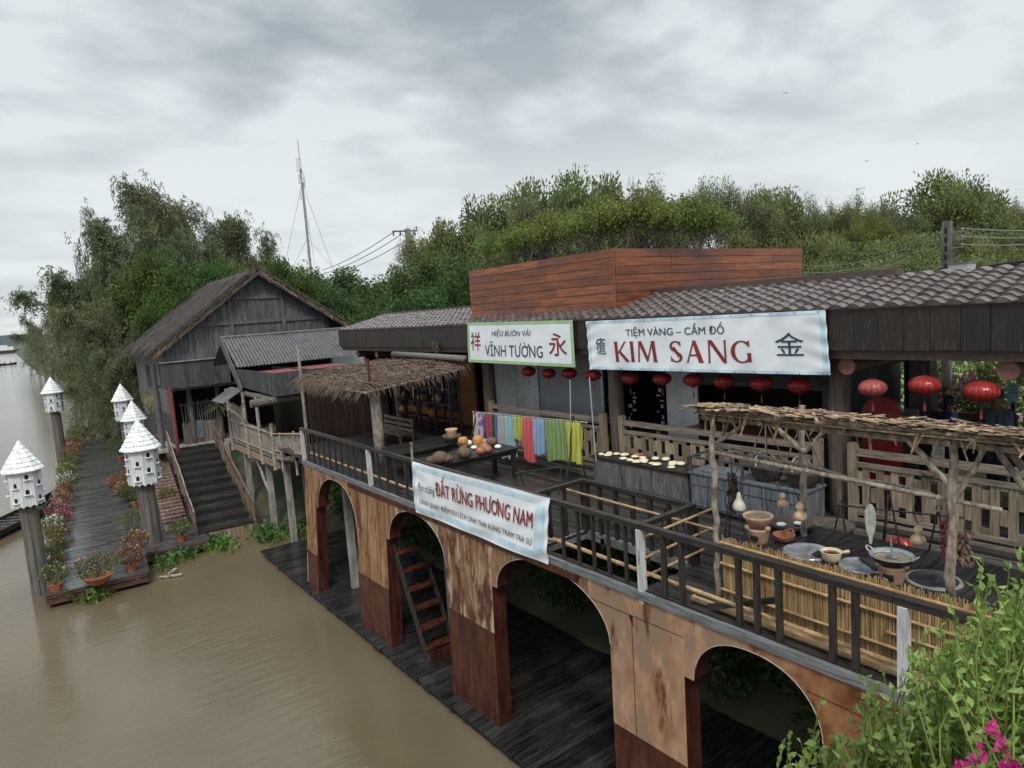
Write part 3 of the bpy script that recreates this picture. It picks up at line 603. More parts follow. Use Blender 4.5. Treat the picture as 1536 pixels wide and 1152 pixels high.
# ================================================================== SIGNS AND BANNERS
def text_data(s, bold=0.0, shear=0.0):
    cu_ = bpy.data.curves.new('lettering', 'FONT'); cu_.body = s; cu_.size = 1; cu_.offset = bold; cu_.shear = shear; cu_.resolution_u = 3
    o = bpy.data.objects.new('lettering', cu_); COL.objects.link(o)
    dg = bpy.context.evaluated_depsgraph_get(); me = bpy.data.meshes.new_from_object(o.evaluated_get(dg))
    V = [(v.co.x, v.co.y) for v in me.vertices]; Fc = [tuple(p.vertices) for p in me.polygons]
    bpy.data.objects.remove(o); bpy.data.curves.remove(cu_); bpy.data.meshes.remove(me)
    return V, Fc
class Cloth:
    def __init__(s, TL, TR, BR, BL, wave=None):
        s.c = [Vector(p) for p in (TL, TR, BR, BL)]; s.wave = wave
        s.n = ((s.c[1]-s.c[0]).cross(s.c[3]-s.c[0])).normalized()
        if s.n.x > 0: s.n = -s.n                  # towards the river
        s.W = (s.c[1]-s.c[0]).length; s.H = (s.c[3]-s.c[0]).length
    def p(s, u, v, off=0.0):                      # v downwards
        q = s.c[0].lerp(s.c[1], u).lerp(s.c[3].lerp(s.c[2], u), v)
        return q+s.n*(off+(s.wave(u, v) if s.wave else 0))
    def sheet(s, nu=110, nv=36): return MB().grid(lambda a, b: s.p(a, b), nu, nv)
    def patch(s, mb, u0, u1, v0, v1, off): return mb.grid(lambda a, b: s.p(u0+(u1-u0)*a, v0+(v1-v0)*b, off), max(4, int(110*(u1-u0))), max(4, int(36*(v1-v0))))
    def text(s, string, u0, u1, v0, v1, bold=0.0, shear=0.0, off=0.010, ref=None):
        string0 = string
        for o_, n_ in (('Ơ', 'O'), ('Ờ', 'Ò'), ('ơ', 'o'), ('ờ', 'ò')): string = string.replace(o_, n_)
        V, Fc = text_data(string, 0.0, shear)
        # vertical fit on the capital letters (0..0.73 of the font size); marks hang out above and below
        xs = [a for a, b in V]; x0, x1 = min(xs), max(xs); cap = ref or 0.729
        V, Fc = list(V), list(Fc)
        for i, ch in enumerate(string0):
            if ch in 'ƠỜơờ':
                xr = max(a for a, b in text_data(string[:i+1], 0.0, shear)[0]); t0 = .735 if ch in 'ƠỜ' else .56; n0 = len(V)
                hp_ = [(xr-.10, t0-.10), (xr-.02, t0-.06), (xr+.012, t0-.02), (xr+.012, t0+.07), (xr+.085, t0+.07), (xr+.085, t0-.03), (xr+.04, t0-.12), (xr-.05, t0-.19)]
                V += hp_; Fc += [(n0, n0+1, n0+6, n0+7), (n0+1, n0+2, n0+5, n0+6), (n0+2, n0+3, n0+4, n0+5)]
        mb = MB(); sh = [(0, 0)] if bold <= 0 else [(i*bold/2, j*bold/2) for i in (-1, 0, 1) for j in (0,)]
        for k_, (da, db) in enumerate(sh): mb.raw([s.p(u0+(u1-u0)*(a+da-x0)/(x1-x0), v1+(v0-v1)*(b+db)/cap, off+k_*0.0006) for a, b in V], Fc)
        return mb
def shape_text(cl, polys, u0, u1, v0, v1, off=0.010):
    mb = MB()
    for pl in polys: mb.poly([cl.p(u0+(u1-u0)*a, v1+(v0-v1)*b, off) for a, b in pl])
    return mb
def glyph(cl, ch, u0, u1, v0, v1, bold=0.0, off=0.010):
    V, Fc = text_data(ch, bold); xs = [a for a, b in V]; ysv = [b for a, b in V]
    x0, x1, y0, y1 = min(xs), max(xs), min(ysv), max(ysv)
    return MB().raw([cl.p(u0+(u1-u0)*(a-x0)/(x1-x0), v1+(v0-v1)*(b-y0)/(y1-y0), off) for a, b in V], Fc)
def st(x0, y0, x1, y1, w0, w1=None):            # straight stroke with flared ends, horizontal cuts
    w1 = w1 or w0; fl = 1.45
    if abs(y1-y0) < 1e-6: return [(x0, y0-w0/2), (x1, y1-w1/2), (x1, y1+w1/2), (x0, y0+w0/2)]
    pts = []; 
    prof = [(0, fl), (0.05, 1.12), (0.12, 1), (0.88, 1), (0.95, 1.12), (1, fl)]
    for t, k_ in prof: ww = (w0+(w1-w0)*t)*k_; pts.append((x0+(x1-x0)*t-ww/2, y0+(y1-y0)*t))
    for t, k_ in reversed(prof): ww = (w0+(w1-w0)*t)*k_; pts.append((x0+(x1-x0)*t+ww/2, y0+(y1-y0)*t))
    return pts
def arcst(cx, cy, rx, ry_, a0, a1, wt, wb, n=16):   # quads along an arc, thick at sides and thin at top and bottom
    out = []; prev = None
    for i in range(n+1):
        a = R(a0+(a1-a0)*i/n); k_ = abs(math.cos(a)); ww = wb+(wt-wb)*k_**1.5
        p = ((cx+(rx-ww/2)*math.cos(a), cy+(ry_-wb/2-(ww-wb)*0.3)*math.sin(a)), (cx+(rx+ww/2)*math.cos(a), cy+(ry_+wb/2+(ww-wb)*0.3)*math.sin(a)))
        if prev: out.append([prev[0], prev[1], p[1], p[0]])
        prev = p
    return out
def roman(word):
    G = {}
    G['K'] = (0.72, [st(.13, 0, .13, 1, .15), st(.24, .45, .60, 1, .085), [(.20, .50), (.31, .58), (.70, .06), (.76, 0), (.56, 0)]])
    G['I'] = (0.26, [st(.13, 0, .13, 1, .15)])
    G['M'] = (0.98, [st(.10, 0, .17, 1, .07), [(.12, 1), (.28, 1), (.56, .16), (.48, .0)], st(.50, .03, .78, 1, .07), st(.86, 0, .81, 1, .15)])
    S_ = arcst(.30, .735, .205, .225, 25, 250, .11, .06)+arcst(.30, .245, .215, .215, -155, 72, .13, .06)
    S_ += [[(.13, .66), (.245, .735), (.50, .33), (.40, .24)], [(.46, .93), (.52, .98), (.53, .74), (.49, .74)], [(.06, .02), (.10, .08), (.10, .28), (.055, .28)]]
    G['S'] = (0.62, S_)
    G['A'] = (0.82, [st(.10, 0, .40, 1, .07), [(.33, 1), (.47, 1), (.78, .0), (.58, .0)], [(.22, .30), (.62, .30), (.60, .37), (.24, .37)]])
    G['N'] = (0.86, [st(.12, 0, .14, 1, .07), [(.08, 1), (.25, 1), (.76, .10), (.76, -.02), (.66, 0)], st(.74, .02, .76, 1, .07)])
    G['G'] = (0.86, arcst(.45, .49, .33, .445, 42, 318, .16, .06, 24)+[st(.71, .06, .71, .44, .13), [(.66, .93), (.73, .98), (.74, .70), (.69, .70)]])
    G[' '] = (0.42, [])
    x = 0; out = []
    for ch in word:
        w_, ps = G[ch]; out += [[(a+x, b) for a, b in p] for p in ps]; x += w_+0.06
    return [[(a/x, b) for a, b in p] for p in out]
def border(cl, mat, wu, wv, parent, off=0.005, inset=0.0):
    mb = MB(); i = inset
    cl.patch(mb, i, 1-i, i, i+wv, off); cl.patch(mb, i, 1-i, 1-i-wv, 1-i, off); cl.patch(mb, i, i+wu, i+wv, 1-i-wv, off); cl.patch(mb, 1-i-wu, 1-i, i+wv, 1-i-wv, off)
    return obj('border', mb, mat, parent, smooth=True)
def wv1(u, v): return 0.014*math.sin(u*9+v*2)+0.006*math.sin(u*23-v*5)+0.014*math.sin(u*46+v*9)*(abs(v-.5)*2)**3+0.012*math.sin(v*26+u*40)*math.exp(-u*22)+0.012*math.sin(v*24-u*40)*math.exp(-(1-u)*22)
# --- gold shop banner
XB = 11.36
c = Cloth(at(879, 482, X=XB), at(1238, 465, X=XB), at(1245, 563, X=XB), at(886, 554, X=XB), wv1)
t = thing('banner', 'long white blue-edged cloth banner with big red letters hung on the dark eaves board', 'banner', c.p(0.5, 1))
obj('cloth', c.sheet(), K['tarp'], t, smooth=True); border(c, K['tarp_b'], 0.014, 0.05, t, inset=0.004)
obj('lettering', c.text('TIỆM VÀNG – CẦM ĐỒ', .215, .655, .185, .325, bold=.018), K['ink'], t)
RP = roman('KIM SANG'); xk = [p for p in RP if max(a for a, b in p) < .42]; xs_ = [p for p in RP if p not in xk]
for pp_ in (xk, xs_): obj('lettering', shape_text(c, pp_, .145, .765, .43, .83), K['ink_r'], t, label='large dark red shop name')
obj('lettering', glyph(c, '瘡', .047, .103, .34, .69, .0), K['ink'], t)
obj('lettering', glyph(c, '金', .835, .928, .33, .70, .0), K['ink'], t)
mb = MB()
for u in np.linspace(0.02, 0.98, 14):
    for v in (0.02, 0.98): p = c.p(u, v, 0.012); mb.box(p, (0.012, 0.016, 0.016))
obj('eyelets', mb, K['zinc'], t)
# --- cloth shop sign
c = Cloth(at(701, 484, X=XB), at(859, 480, X=XB), at(863, 551, X=XB), at(703, 543, X=XB), lambda u, v: 0.006*math.sin(u*7+v*3))
t = thing('shop_sign', 'smaller white sign with a pale green frame and navy lettering on the eaves board', 'sign', c.p(0.5, 1))
obj('cloth', c.sheet(), K['tarp'], t, smooth=True); border(c, K['tarp_g'], 0.022, 0.07, t)
obj('lettering', c.text('HIỆU BUÔN VẢI', .265, .645, .205, .335, bold=.012, shear=.22), K['ink'], t)
obj('lettering', c.text('VĨNH TƯỜNG', .19, .745, .54, .82, bold=.012), K['ink'], t)
obj('lettering', glyph(c, '祥', .037, .145, .23, .70, .004), K['ink_r'], t); obj('lettering', glyph(c, '永', .80, .945, .27, .77, .006), K['ink_r'], t)
# --- film location banner on the railing
def wv2(u, v): return 0.02*math.sin(u*6+v*3)+0.012*math.sin(u*17+v*14)*v+0.03*v*(1-v)+0.014*math.sin(v*18-u*20)*math.exp(-u*9)+0.014*math.sin(v*20+u*30)*math.exp(-(1-u)*9)
XR = 7.26
c = Cloth(at(619, 692, X=XR), at(824, 748, X=XR), at(822, 847, X=XR), at(624, 768, X=XR), wv2)
t = thing('banner', 'slanting white cloth banner with blue stripes and dark red title tied over the terrace railing', 'banner', c.p(0.5, 1))
obj('cloth', c.sheet(), K['tarp'], t, smooth=True)
mb = MB(); c.patch(mb, 0.03, 0.955, .055, .13, .005); c.patch(mb, 0.03, 0.955, .86, .95, .005); c.patch(mb, 0.925, 0.98, .13, .86, .005); c.patch(mb, 0.0, .022, .05, .95, .005)
obj('blue_stripes', mb, K['tarp_b'], t, smooth=True)
obj('lettering', c.text('Phim trường:', .05, .205, .36, .52, bold=0, shear=.4, off=.022), K['ink_k'], t)
obj('lettering', c.text('ĐẤT RỪNG PHƯƠNG NAM', .215, .915, .255, .515, bold=.05, off=.022), K['ink_r'], t)
obj('lettering', c.text('CẢNH QUAY: ĐIỂM DU LỊCH SINH THÁI RỪNG TRÀM TRÀ SƯ', .05, .915, .685, .775, bold=.02, off=.022), K['ink_k'], t)
tag(obj('bamboo_stake', MB().bamboo(at(617, 665, X=7.36), at(624, 770, X=7.36), 0.03), K['bamboo_g']), 'short bamboo stake holding the left end of the slanting film banner', 'stake')

# ================================================================== SHOP BUILDING
shop = thing('shop_building', 'long single storey timber shop with tiled roof and dark eaves board above the terrace', 'building', (13, 12, ZP))
YL, YR = 27.4, -4.0
EZ = 8.20
def rz_(x): return EZ+0.235*(x-11.45) if x < 13.65 else EZ+0.235*2.2-0.235*(x-13.65)
mb = MB(); pitch = 0.30; ny = int((YL-YR)/pitch); cours = 9; cl_ = 2.2/cours
for cidx in range(cours):
    x0 = 11.40+cidx*cl_; x1 = x0+cl_+0.05
    prof = []; tj = [random.uniform(-.010, .012) for _ in range(ny+2)]
    for i in range(ny*6+1):
        y = YR+i*pitch/6; ph = (i % 6)/6; h = 0.062*max(0, math.sin(ph*PI*1.25)) if ph < 0.8 else 0.0
        h += tj[i//6]; prof.append((y, h))
    b = len(mb.v)
    for y, h in prof:
        mb.v += [(x0, y, rz_(x0)+0.02), (x0-0.012, y, rz_(x0)+0.05+h), (x1, y, rz_(x1)+0.012+h*0.85)]
    for i in range(len(prof)-1):
        a = b+3*i; mb.f += [(a, a+3, a+4, a+1), (a+1, a+4, a+5, a+2)]
roof = obj('roof', mb, K['tile'], shop)
mb = MB().quad((13.62, YR, rz_(13.62)), (13.62, YL, rz_(13.62)), (16.6, YL, rz_(16.6)), (16.6, YR, rz_(16.6))); obj('rear_roof_slope', mb, K['tile'], shop)
mb = MB().bb(13.5, 13.78, 5.6, 11.6, rz_(13.6)+0.03, rz_(13.6)+0.16); obj('ridge_cap', mb, K['ridge'], roof)
mb = MB().bb(13.5, 13.78, 18, YL, rz_(13.6)+0.03, rz_(13.6)+0.13); obj('ridge_cap', mb, K['ridge'], roof)
mb = MB(); y = YR; rg = random.Random(8)
while y < YL:
    q = min(YL, y+rg.uniform(0.36, 0.46)); dx = rg.uniform(-0.006, 0.006)
    mb.bb(11.44+dx, 11.475+dx, y+0.004, q-0.004, 7.50+rg.uniform(-0.01, 0.01), EZ-0.005); y = q
obj('fascia', mb, K['fascia'], shop)
obj('fascia', MB().bb(11.45, 16.4, YL-0.035, YL, 7.5, EZ-0.02), K['fascia'], shop)
obj('eaves_strip', MB().bb(11.42, 11.48, YR, YL, EZ-0.004, EZ+0.035), K['ridge'], shop)
obj('eaves_beam', MB().bb(11.52, 11.72, YR, YL-0.1, 7.34, 7.60), K['log'], shop)
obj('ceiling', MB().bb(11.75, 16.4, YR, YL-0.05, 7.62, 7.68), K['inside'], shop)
mb = MB()
for i, y in enumerate([at(735, 600, X=12.15).y, at(926, 620, X=12.15).y, at(1260, 640, X=12.15).y, 1.75, -2.0, 23.6]):
    s = 0.20 if i else 0.2
    cb = MB().tube([(12.15+0.01*math.sin(z*3), y+0.012*math.sin(z*2+i), z) for z in np.linspace(ZP-0.2, 7.6, 9)], [s*1.06, s*1.03, s*1.02, s, s, s*0.98, s*0.97, s*.96, s*.95], 16)
    obj('column', cb, K['col'], shop, smooth=True)
for px, py in ((1269, 548), (1388, 582), (885, 530), (565, 535)):
    pass
LOGS = [at(1270, 548, X=11.62), at(1512, 552, X=11.62), Vector((11.62, 10.6, 7.2)), Vector((11.62, 15.4, 7.2)), Vector((11.62, 20.5, 7.2)), at(537, 534, X=11.62), at(565, 535, X=11.62)]
for p in LOGS:
    z = 7.2; lb = obj('joist_log', MB().tube([(p.x, p.y, z), (16.2, p.y, z)], 0.15, 16), K['log'], shop, smooth=False)
    obj('log_end', MB().tube([(p.x-0.004, p.y, z), (p.x-0.001, p.y, z)], 0.148, 16), K['logend'], lb)
XW = 13.6
def wy(px, py=600): return at(px, py, X=XW).y
# wall runs, seen between the columns
obj('end_wall', MB().bb(12.4, 16.3, 26.9, 27.1, ZP, 7.62), K['bwall'], shop)
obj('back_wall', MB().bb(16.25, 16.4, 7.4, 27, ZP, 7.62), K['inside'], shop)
obj('orange_wall', MB().bb(XW, XW+0.1, wy(713), wy(688), ZP, 7.62), K['orange_w'], shop)
obj('orange_sill_board', MB().bb(XW-0.05, XW+0.1, wy(688)+0.01, 26.85, ZP, 4.78), K['orange_w'], shop)
mbg = MB(); mbg.bb(XW+0.02, XW+0.05, wy(688)+0.06, 26.8, 4.8, 7.6); gl = obj('shop_window', mbg, K['glassd'], shop)
mb = MB()
for y in np.linspace(wy(688)+0.05, 26.8, 6): mb.bb(XW-0.04, XW+0.07, y-0.05, y+0.05, 4.8, 7.6)
for z in (5.4, 6.6): mb.bb(XW-0.03, XW+0.06, wy(688)+0.1, 26.75, z-0.04, z+0.04)
obj('window_frame', mb, K['jamb'], gl)
def wpanel(name, px0, px1, z0, z1, mat, x=XW, th=0.06, parent=shop): return obj(name, MB().bb(x, x+th, wy(px1), wy(px0), z0, z1), mat, parent)
pn = wpanel('pale_panel', 746, 809, ZP, 7.6, K['gpanel'])
mb = MB(); ya, yb = wy(809), wy(746); ym = (ya+yb)/2
for y in (ya, ym, yb): mb.bb(XW-0.02, XW-0.002, y-0.02, y+0.02, ZP, 7.6)
for z in (6.05,): mb.bb(XW-0.018, XW-0.001, ya, yb, z-0.015, z+0.015)
obj('panel_frame', mb, K['gframe'], pn)
wpanel('dark_grey_panel', 811, 903, 5.05, 7.6, K['gpanel_d']); wpanel('panel_frame', 903, 906, 5.0, 7.6, K['gframe'], XW-0.02)
wpanel('pale_panel', 997, 1046, 5.0, 6.95, K['gpanel'])
wpanel('lintel_board', 906, 1046, 6.98, 7.6, K['grey_y'])
mb = MB(); z = ZP
y0g, y1g = wy(1258), wy(1047)
mb.bb(XW, XW+0.08, y0g, y1g, 6.42, 7.6)
mb2 = MB()
for i in range(8): mb2.bb(XW-0.02, XW, y0g, y1g, 6.42+i*0.15, 6.42+i*0.15+0.142)
gw = obj('green_wall', mb, K['green_w'], shop); obj('green_boards', mb2, K['green_w'], gw)
obj('green_wall', MB().bb(XW, XW+0.08, y0g, y0g+0.35, ZP, 6.42), K['green_w'], shop); obj('green_wall', MB().bb(XW, XW+0.08, y0g+0.35, y1g, ZP, 5.3), K['green_w'], shop)
obj('window_counter', MB().bb(12.75, XW+0.3, y0g+0.3, y1g-0.05, 5.36, 5.42), K['counter'], shop)
obj('side_wall', MB().bb(XW, 16.3, y0g-0.1, y0g, ZP, 7.6), K['green_w'], shop)
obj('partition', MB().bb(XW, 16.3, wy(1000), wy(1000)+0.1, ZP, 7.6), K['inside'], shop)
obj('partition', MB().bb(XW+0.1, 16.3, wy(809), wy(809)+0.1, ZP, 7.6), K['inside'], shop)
obj('rear_post', MB().bb(15.9, 16.3, 6.05, 6.45, ZP, 7.6), K['black'], shop)
obj('rear_post', MB().bb(14.9, 15.25, at(1382, 600, X=15).y-0.2, at(1382, 600, X=15).y+0.2, ZP, 7.6), K['black'], shop)
obj('rear_beam', MB().bb(16.2, 16.4, YR, 7.4, 7.05, 7.62), K['black'], shop)
obj('rear_rail', MB().bb(16.2, 16.3, YR, 7.4, ZP, 5.0), K['black'], shop)
# goods and hanging scroll lettering in the dark doorway
rg = random.Random(5)
for k_, (pxx, yy0, yy1) in enumerate(((916, 585, 640), (948, 590, 640), (991, 585, 650))):
    mb = MB()
    for i in range(9):
        p = at(pxx+rg.uniform(-4, 4), yy0+(yy1-yy0)*i/8, X=14.6); mb.box(p, (0.02, rg.uniform(0.05, 0.14), rg.uniform(0.04, 0.13)))
    sc = tag(obj('wall_scroll', mb, K['gpanel']), ['vertical strip of pale plaques in the doorway gap beside the dark grey panel', 'vertical strip of pale plaques just right of the middle column', 'vertical strip of pale plaques at the left edge of the short grey panel'][k_], 'scroll')
for i in range(9):
    z = rg.uniform(0, 1); p = Vector((14.3+rg.uniform(0, .5), y0g+0.6+i*0.3, 5.32)); hh = rg.uniform(0.2, 0.55)
mb = MB().bb(14.4, 14.9, y0g+0.5, y1g-0.4, ZP, 5.3)
cs = tag(obj('shop_case', mb, K['jamb']), 'dark red display case inside the teal shop window', 'cabinet')
mb = MB()
for i in range(16):
    y = y0g+0.6+i*(y1g-y0g-1.1)/16; hh = rg.uniform(0.12, 0.5); mb.bb(14.5, 14.65, y, y+rg.uniform(0.06, 0.14), 5.302, 5.302+hh)
tag(obj('shop_goods', mb, K['gpanel_d'] if False else K['clay_d']), 'row of small dark goods on the case inside the teal shop window', 'goods', kind='stuff')

# porch fence of weathered boards between the columns
def fence(name, label, ya, yb, n, pattern):
    f_ = thing(name, label, 'fence', (11.95, (ya+yb)/2, ZP))
    obj('top_rail', MB().bb(11.92, 12.02, ya, yb, ZP+1.22, ZP+1.34), K['fence_y'], f_)
    obj('rail', MB().bb(11.93, 12.0, ya, yb, ZP+1.02, ZP+1.10), K['fence_y'], f_)
    obj('rail', MB().bb(11.93, 12.0, ya, yb, ZP+0.12, ZP+0.20), K['fence_y'], f_)
    obj('rail', MB().bb(11.93, 12.0, ya, yb, ZP-0.02, ZP+0.06), K['fence_y'], f_)
    for y in (ya+0.06, yb-0.06): obj('post', MB().bb(11.88, 12.04, y-0.07, y+0.07, ZP, ZP+1.45), K['fence'], f_)
    mb = MB(); y = ya+0.2; i = 0
    while y < yb-0.25:
        wd = 0.125; mb.bb(11.955, 11.985, y, y+wd, ZP+0.16, ZP+1.06)
        for zc, hh_ in (((0.26, .05), (0.80, .13)) if i % 2 else ((0.52, .13), (1.0, .05))): mb.bb(11.952, 11.982, y+wd+0.003, y+wd+0.117, ZP+zc-hh_, ZP+zc+hh_)
        y += wd+0.12; i += 1
    obj('slat_panel', mb, K['fence'], f_)
    return f_
yc = [at(735, 600, X=12.15).y, at(926, 620, X=12.15).y, at(1260, 640, X=12.15).y]
fence('porch_fence', 'board fence behind the hanging fabrics, left of the middle column', yc[1]+0.27, yc[0]-0.27, 9, 0)
fence('porch_fence', 'board fence behind the rice cake cabinet and the basket case', yc[2]+0.27, yc[1]-0.27, 9, 0)
fence('porch_fence', 'board fence with square gaps right of the big column behind the stove counter', 2.05, yc[2]-0.27, 9, 0)
# ================================================================== ROOF PLANTER
XQ = 12.2; c0 = at(922, 372, X=XQ); cb = at(925, 465, X=XQ); ya, yb = cb.y, at(705, 440, X=XQ).y; xr = at(1203, 372, Y=ya).x; zt_, zb_ = c0.z, cb.z
pl = thing('roof_planter', 'long red brown plank planter box standing on the tiled roof full of hedge bushes', 'planter', (XQ, ya, zb_))
nb = 7; hh = (zt_-zb_)/nb; rg = random.Random(2)
mb = MB(); mb2 = MB()
for i in range(nb):
    z0 = zb_+i*hh+0.006; z1 = zb_+(i+1)*hh-0.006; y = ya+0.03
    while y < yb:
        q = min(yb, y+rg.uniform(1.6, 3.4)); jx = rg.uniform(-.006, .006); mb.bb(XQ+jx, XQ+0.03+jx, y+0.002, q-0.002, z0, z1); y = q
    x = XQ+0.03
    while x < xr:
        q = min(xr, x+rg.uniform(1.5, 2.8)); jx = rg.uniform(-.006, .006); mb2.bb(x+0.002, q-0.002, ya+jx, ya+0.03+jx, z0, z1); x = q
obj('river_side_boards', mb, K['red_wood'], pl); obj('end_boards', mb2, K['red_wood_x'], pl)
obj('inner_box', MB().bb(XQ+0.035, xr, ya+0.035, yb, zb_+0.02, zt_-0.12), K['soil'], pl)
obj('corner_trim', MB().bb(XQ-0.012, XQ-0.001, ya-0.01, ya+0.05, zb_, zt_), K['red_wood'], pl)
for y in (ya+0.4, (ya+yb)/2, yb-0.4): obj('foot', MB().bb(XQ+0.1, XQ+0.5, y-0.2, y+0.2, zb_-0.25, zb_+0.018), K['concrete'], pl)
ac = thing('metal_cabinet', 'grey metal box standing behind the roof ridge beside the power pole', 'cabinet', at(1443, 412, X=14.6))
p = at(1443, 403, X=14.6); obj('housing', MB().bb(p.x-0.2, p.x+0.2, p.y-0.16, p.y+0.16, 8.1, p.z+0.1), K['gpanel_d'], ac); obj('lid', MB().bb(p.x-0.22, p.x+0.22, p.y-0.18, p.y+0.18, p.z+0.102, p.z+0.12), K['zinc'], ac)

# ================================================================== LANTERNS
def lantern_proto(name, mat):
    t = thing(name, 'x', 'lantern', (0, 0, 0))
    prof = []; nn = 12
    for i in range(nn+1):
        a = PI*(0.06+0.88*i/nn); prof.append((math.sin(a), math.cos(a)*0.66))
    mb = MB(); n = 48; base = 0
    for r, z in prof:
        for k_ in range(n):
            f_ = 1-0.028*abs(math.cos(k_*PI/3*0.5*1.0)) if False else (1-0.03*(0.5+0.5*math.cos(2*PI*k_/3)))
            a = 2*PI*k_/n; mb.v.append((r*f_*math.cos(a), r*f_*math.sin(a), z))
    for i in range(nn):
        for k_ in range(n): k2 = (k_+1) % n; mb.f.append((i*n+k_, (i+1)*n+k_, (i+1)*n+k2, i*n+k2))
    obj('lantern_body', mb, mat, t, smooth=True, local=True)
    rb_ = MB()
    for k_ in range(16):
        a = 2*PI*k_/16; rb_.tube([(r*1.0*math.cos(a), r*1.0*math.sin(a), z) for r, z in prof], .012, 4)
    obj('ribs', rb_, K['brass'], t, local=True)
    obj('cap', MB().lathe([(0, 0.70), (0.22, 0.69), (0.24, 0.60), (0.2, 0.56)], n=16), K['brass'], t, local=True)
    obj('cap', MB().lathe([(0.2, -0.60), (0.2, -0.66), (0.16, -0.74), (0, -0.75)], n=16), K['brass'], t, local=True)
    mb = MB()
    for s in (-1, 1): mb.tube([(0, s*0.16, 0.68), (0, s*0.15, 1.15), (0, s*0.05, 1.32), (0, 0, 1.35)], 0.018, 5)
    obj('hanger', mb, K['wire'], t, local=True)
    ts = obj('tassel', MB().tube([(0, 0, -0.75), (0, 0, -1.15), (0, 0, -1.17)], 0.018, 5).tube([(0, 0, -1.15), (0, 0, -1.25), (0, 0, -1.75)], [0.03, 0.07, 0.085], 8), K['tassel'], t, local=True)
    return t
lp = lantern_proto('paper_lantern', K['lantern']); lq = lantern_proto('paper_lantern', K['lantern_p'])
LAN = [(793, 557, 11.5, 'leftmost red lantern hanging below the white and green shop sign'),
       (823, 560, 11, 'second red lantern from the left, below the green framed sign'),
       (854, 560, 12, 'third red lantern from the left, at the right end of the green framed sign'),
       (890, 563, 12.5, 'red lantern in the gap between the two signs above the dark grey panel'),
       (945, 567, 14, 'red lantern just right of the middle column under the long banner'),
       (993, 568, 14.5, 'red lantern in front of the black doorway under the long banner'),
       (1040, 570, 15.5, 'red lantern in front of the short pale grey panel'),
       (1086, 572, 16, 'red lantern at the left end of the teal wall'),
       (1142, 575, 17.5, 'red lantern before the middle of the teal wall under the long banner'),
       (1199, 578, 18.5, 'red lantern below the right end of the long banner'),
       (1309, 582, 20.5, 'faded pinkish red lantern beside the big column and red arched door'),
       (1387, 578, 22.5, 'shiny red lantern hanging free between the two pink log ends'),
       (1472, 587, 24.5, 'largest red lantern at the right beside the man in a cap')]
for i, (px, py, r, lab) in enumerate(LAN):
    pale = i == 10; src = lq if pale else lp
    o = src if i in (0, 10) else copy_tree(src)
    X = 11.95 if i < 10 else 11.6
    p = at(px, py, X=X); q = at(px+r, py, X=X)
    dep = (M3.transposed() @ (p-Vector((0, 0, CAMZ)))).z*-1
    o.location = p; s = r*dep/F*0.98; o.scale = (s, s, s); o.rotation_euler = (0, 0, i*0.7)
    tag(o, lab, 'lantern', 'red lanterns along the eaves')

# ================================================================== RED ARCHED DOOR AND YARD BEHIND
XD = 13.2; a0_, a1_ = at(1293, 700, X=XD).y, at(1354, 700, X=XD).y
yd0, yd1 = min(a0_, a1_), max(a0_, a1_); ap = at(1325, 595, X=XD).z
dr = thing('arched_door', 'dark red round topped door panel standing behind the porch fence', 'door', (XD, (yd0+yd1)/2, ZP))
h = (yd1-yd0)/2; out = [(XD, yd0, ZP), (XD, yd1, ZP)]+[(XD, (yd0+yd1)/2+h*math.cos(PI*i/16), ap-h+h*math.sin(PI*i/16)) for i in range(17)]
obj('panel', MB().prism(out, (0, 0, 0), (0.08, 0, 0)), plain('deep_red_paint', (0.26, 0.022, 0.022), 0.4), dr)
obj('side_stile', MB().bb(XD-0.02, XD+0.1, yd0-0.25, yd0-0.02, ZP, ap-0.2), K['black'], dr)
def signboard(name, label, px0, py0, px1, py1, X, face, lines, mats, zfoot):
    a = at(px0, py0, X=X); b = at(px1, py1, X=X); t = thing(name, label, 'sign', (X, (a.y+b.y)/2, zfoot))
    obj('board', MB().bb(X, X+0.03, b.y, a.y, b.z, a.z), face, t)
    obj('post', MB().bb(X+0.035, X+0.075, (a.y+b.y)/2-0.03, (a.y+b.y)/2+0.03, zfoot, a.z), K['black'], t)
    mb = MB(); rg = random.Random(3)
    for i in range(lines):
        z = a.z+(b.z-a.z)*(0.12+0.5*i/lines); mb.bb(X-0.003, X-0.001, b.y+(a.y-b.y)*0.12, a.y-(a.y-b.y)*rg.uniform(0.1, 0.3), z-0.008, z+0.008)
    obj('printed_lines', mb, mats, t)
signboard('notice_board', 'small turquoise notice board on a dark post by the man in a cap', 1511, 575, 1528, 603, 14.6, plain('turquoise_board', (0.22, 0.45, 0.48), 0.5), 4, K['ink'], ZG)
signboard('notice_board', 'pale notice with dark green print behind the porch fence below the shiny lantern', 1399, 664, 1416, 696, 12.6, plain('beige_notice', (0.40, 0.36, 0.30), 0.6), 6, plain('green_print', (0.05, 0.16, 0.08), 0.6), ZP)

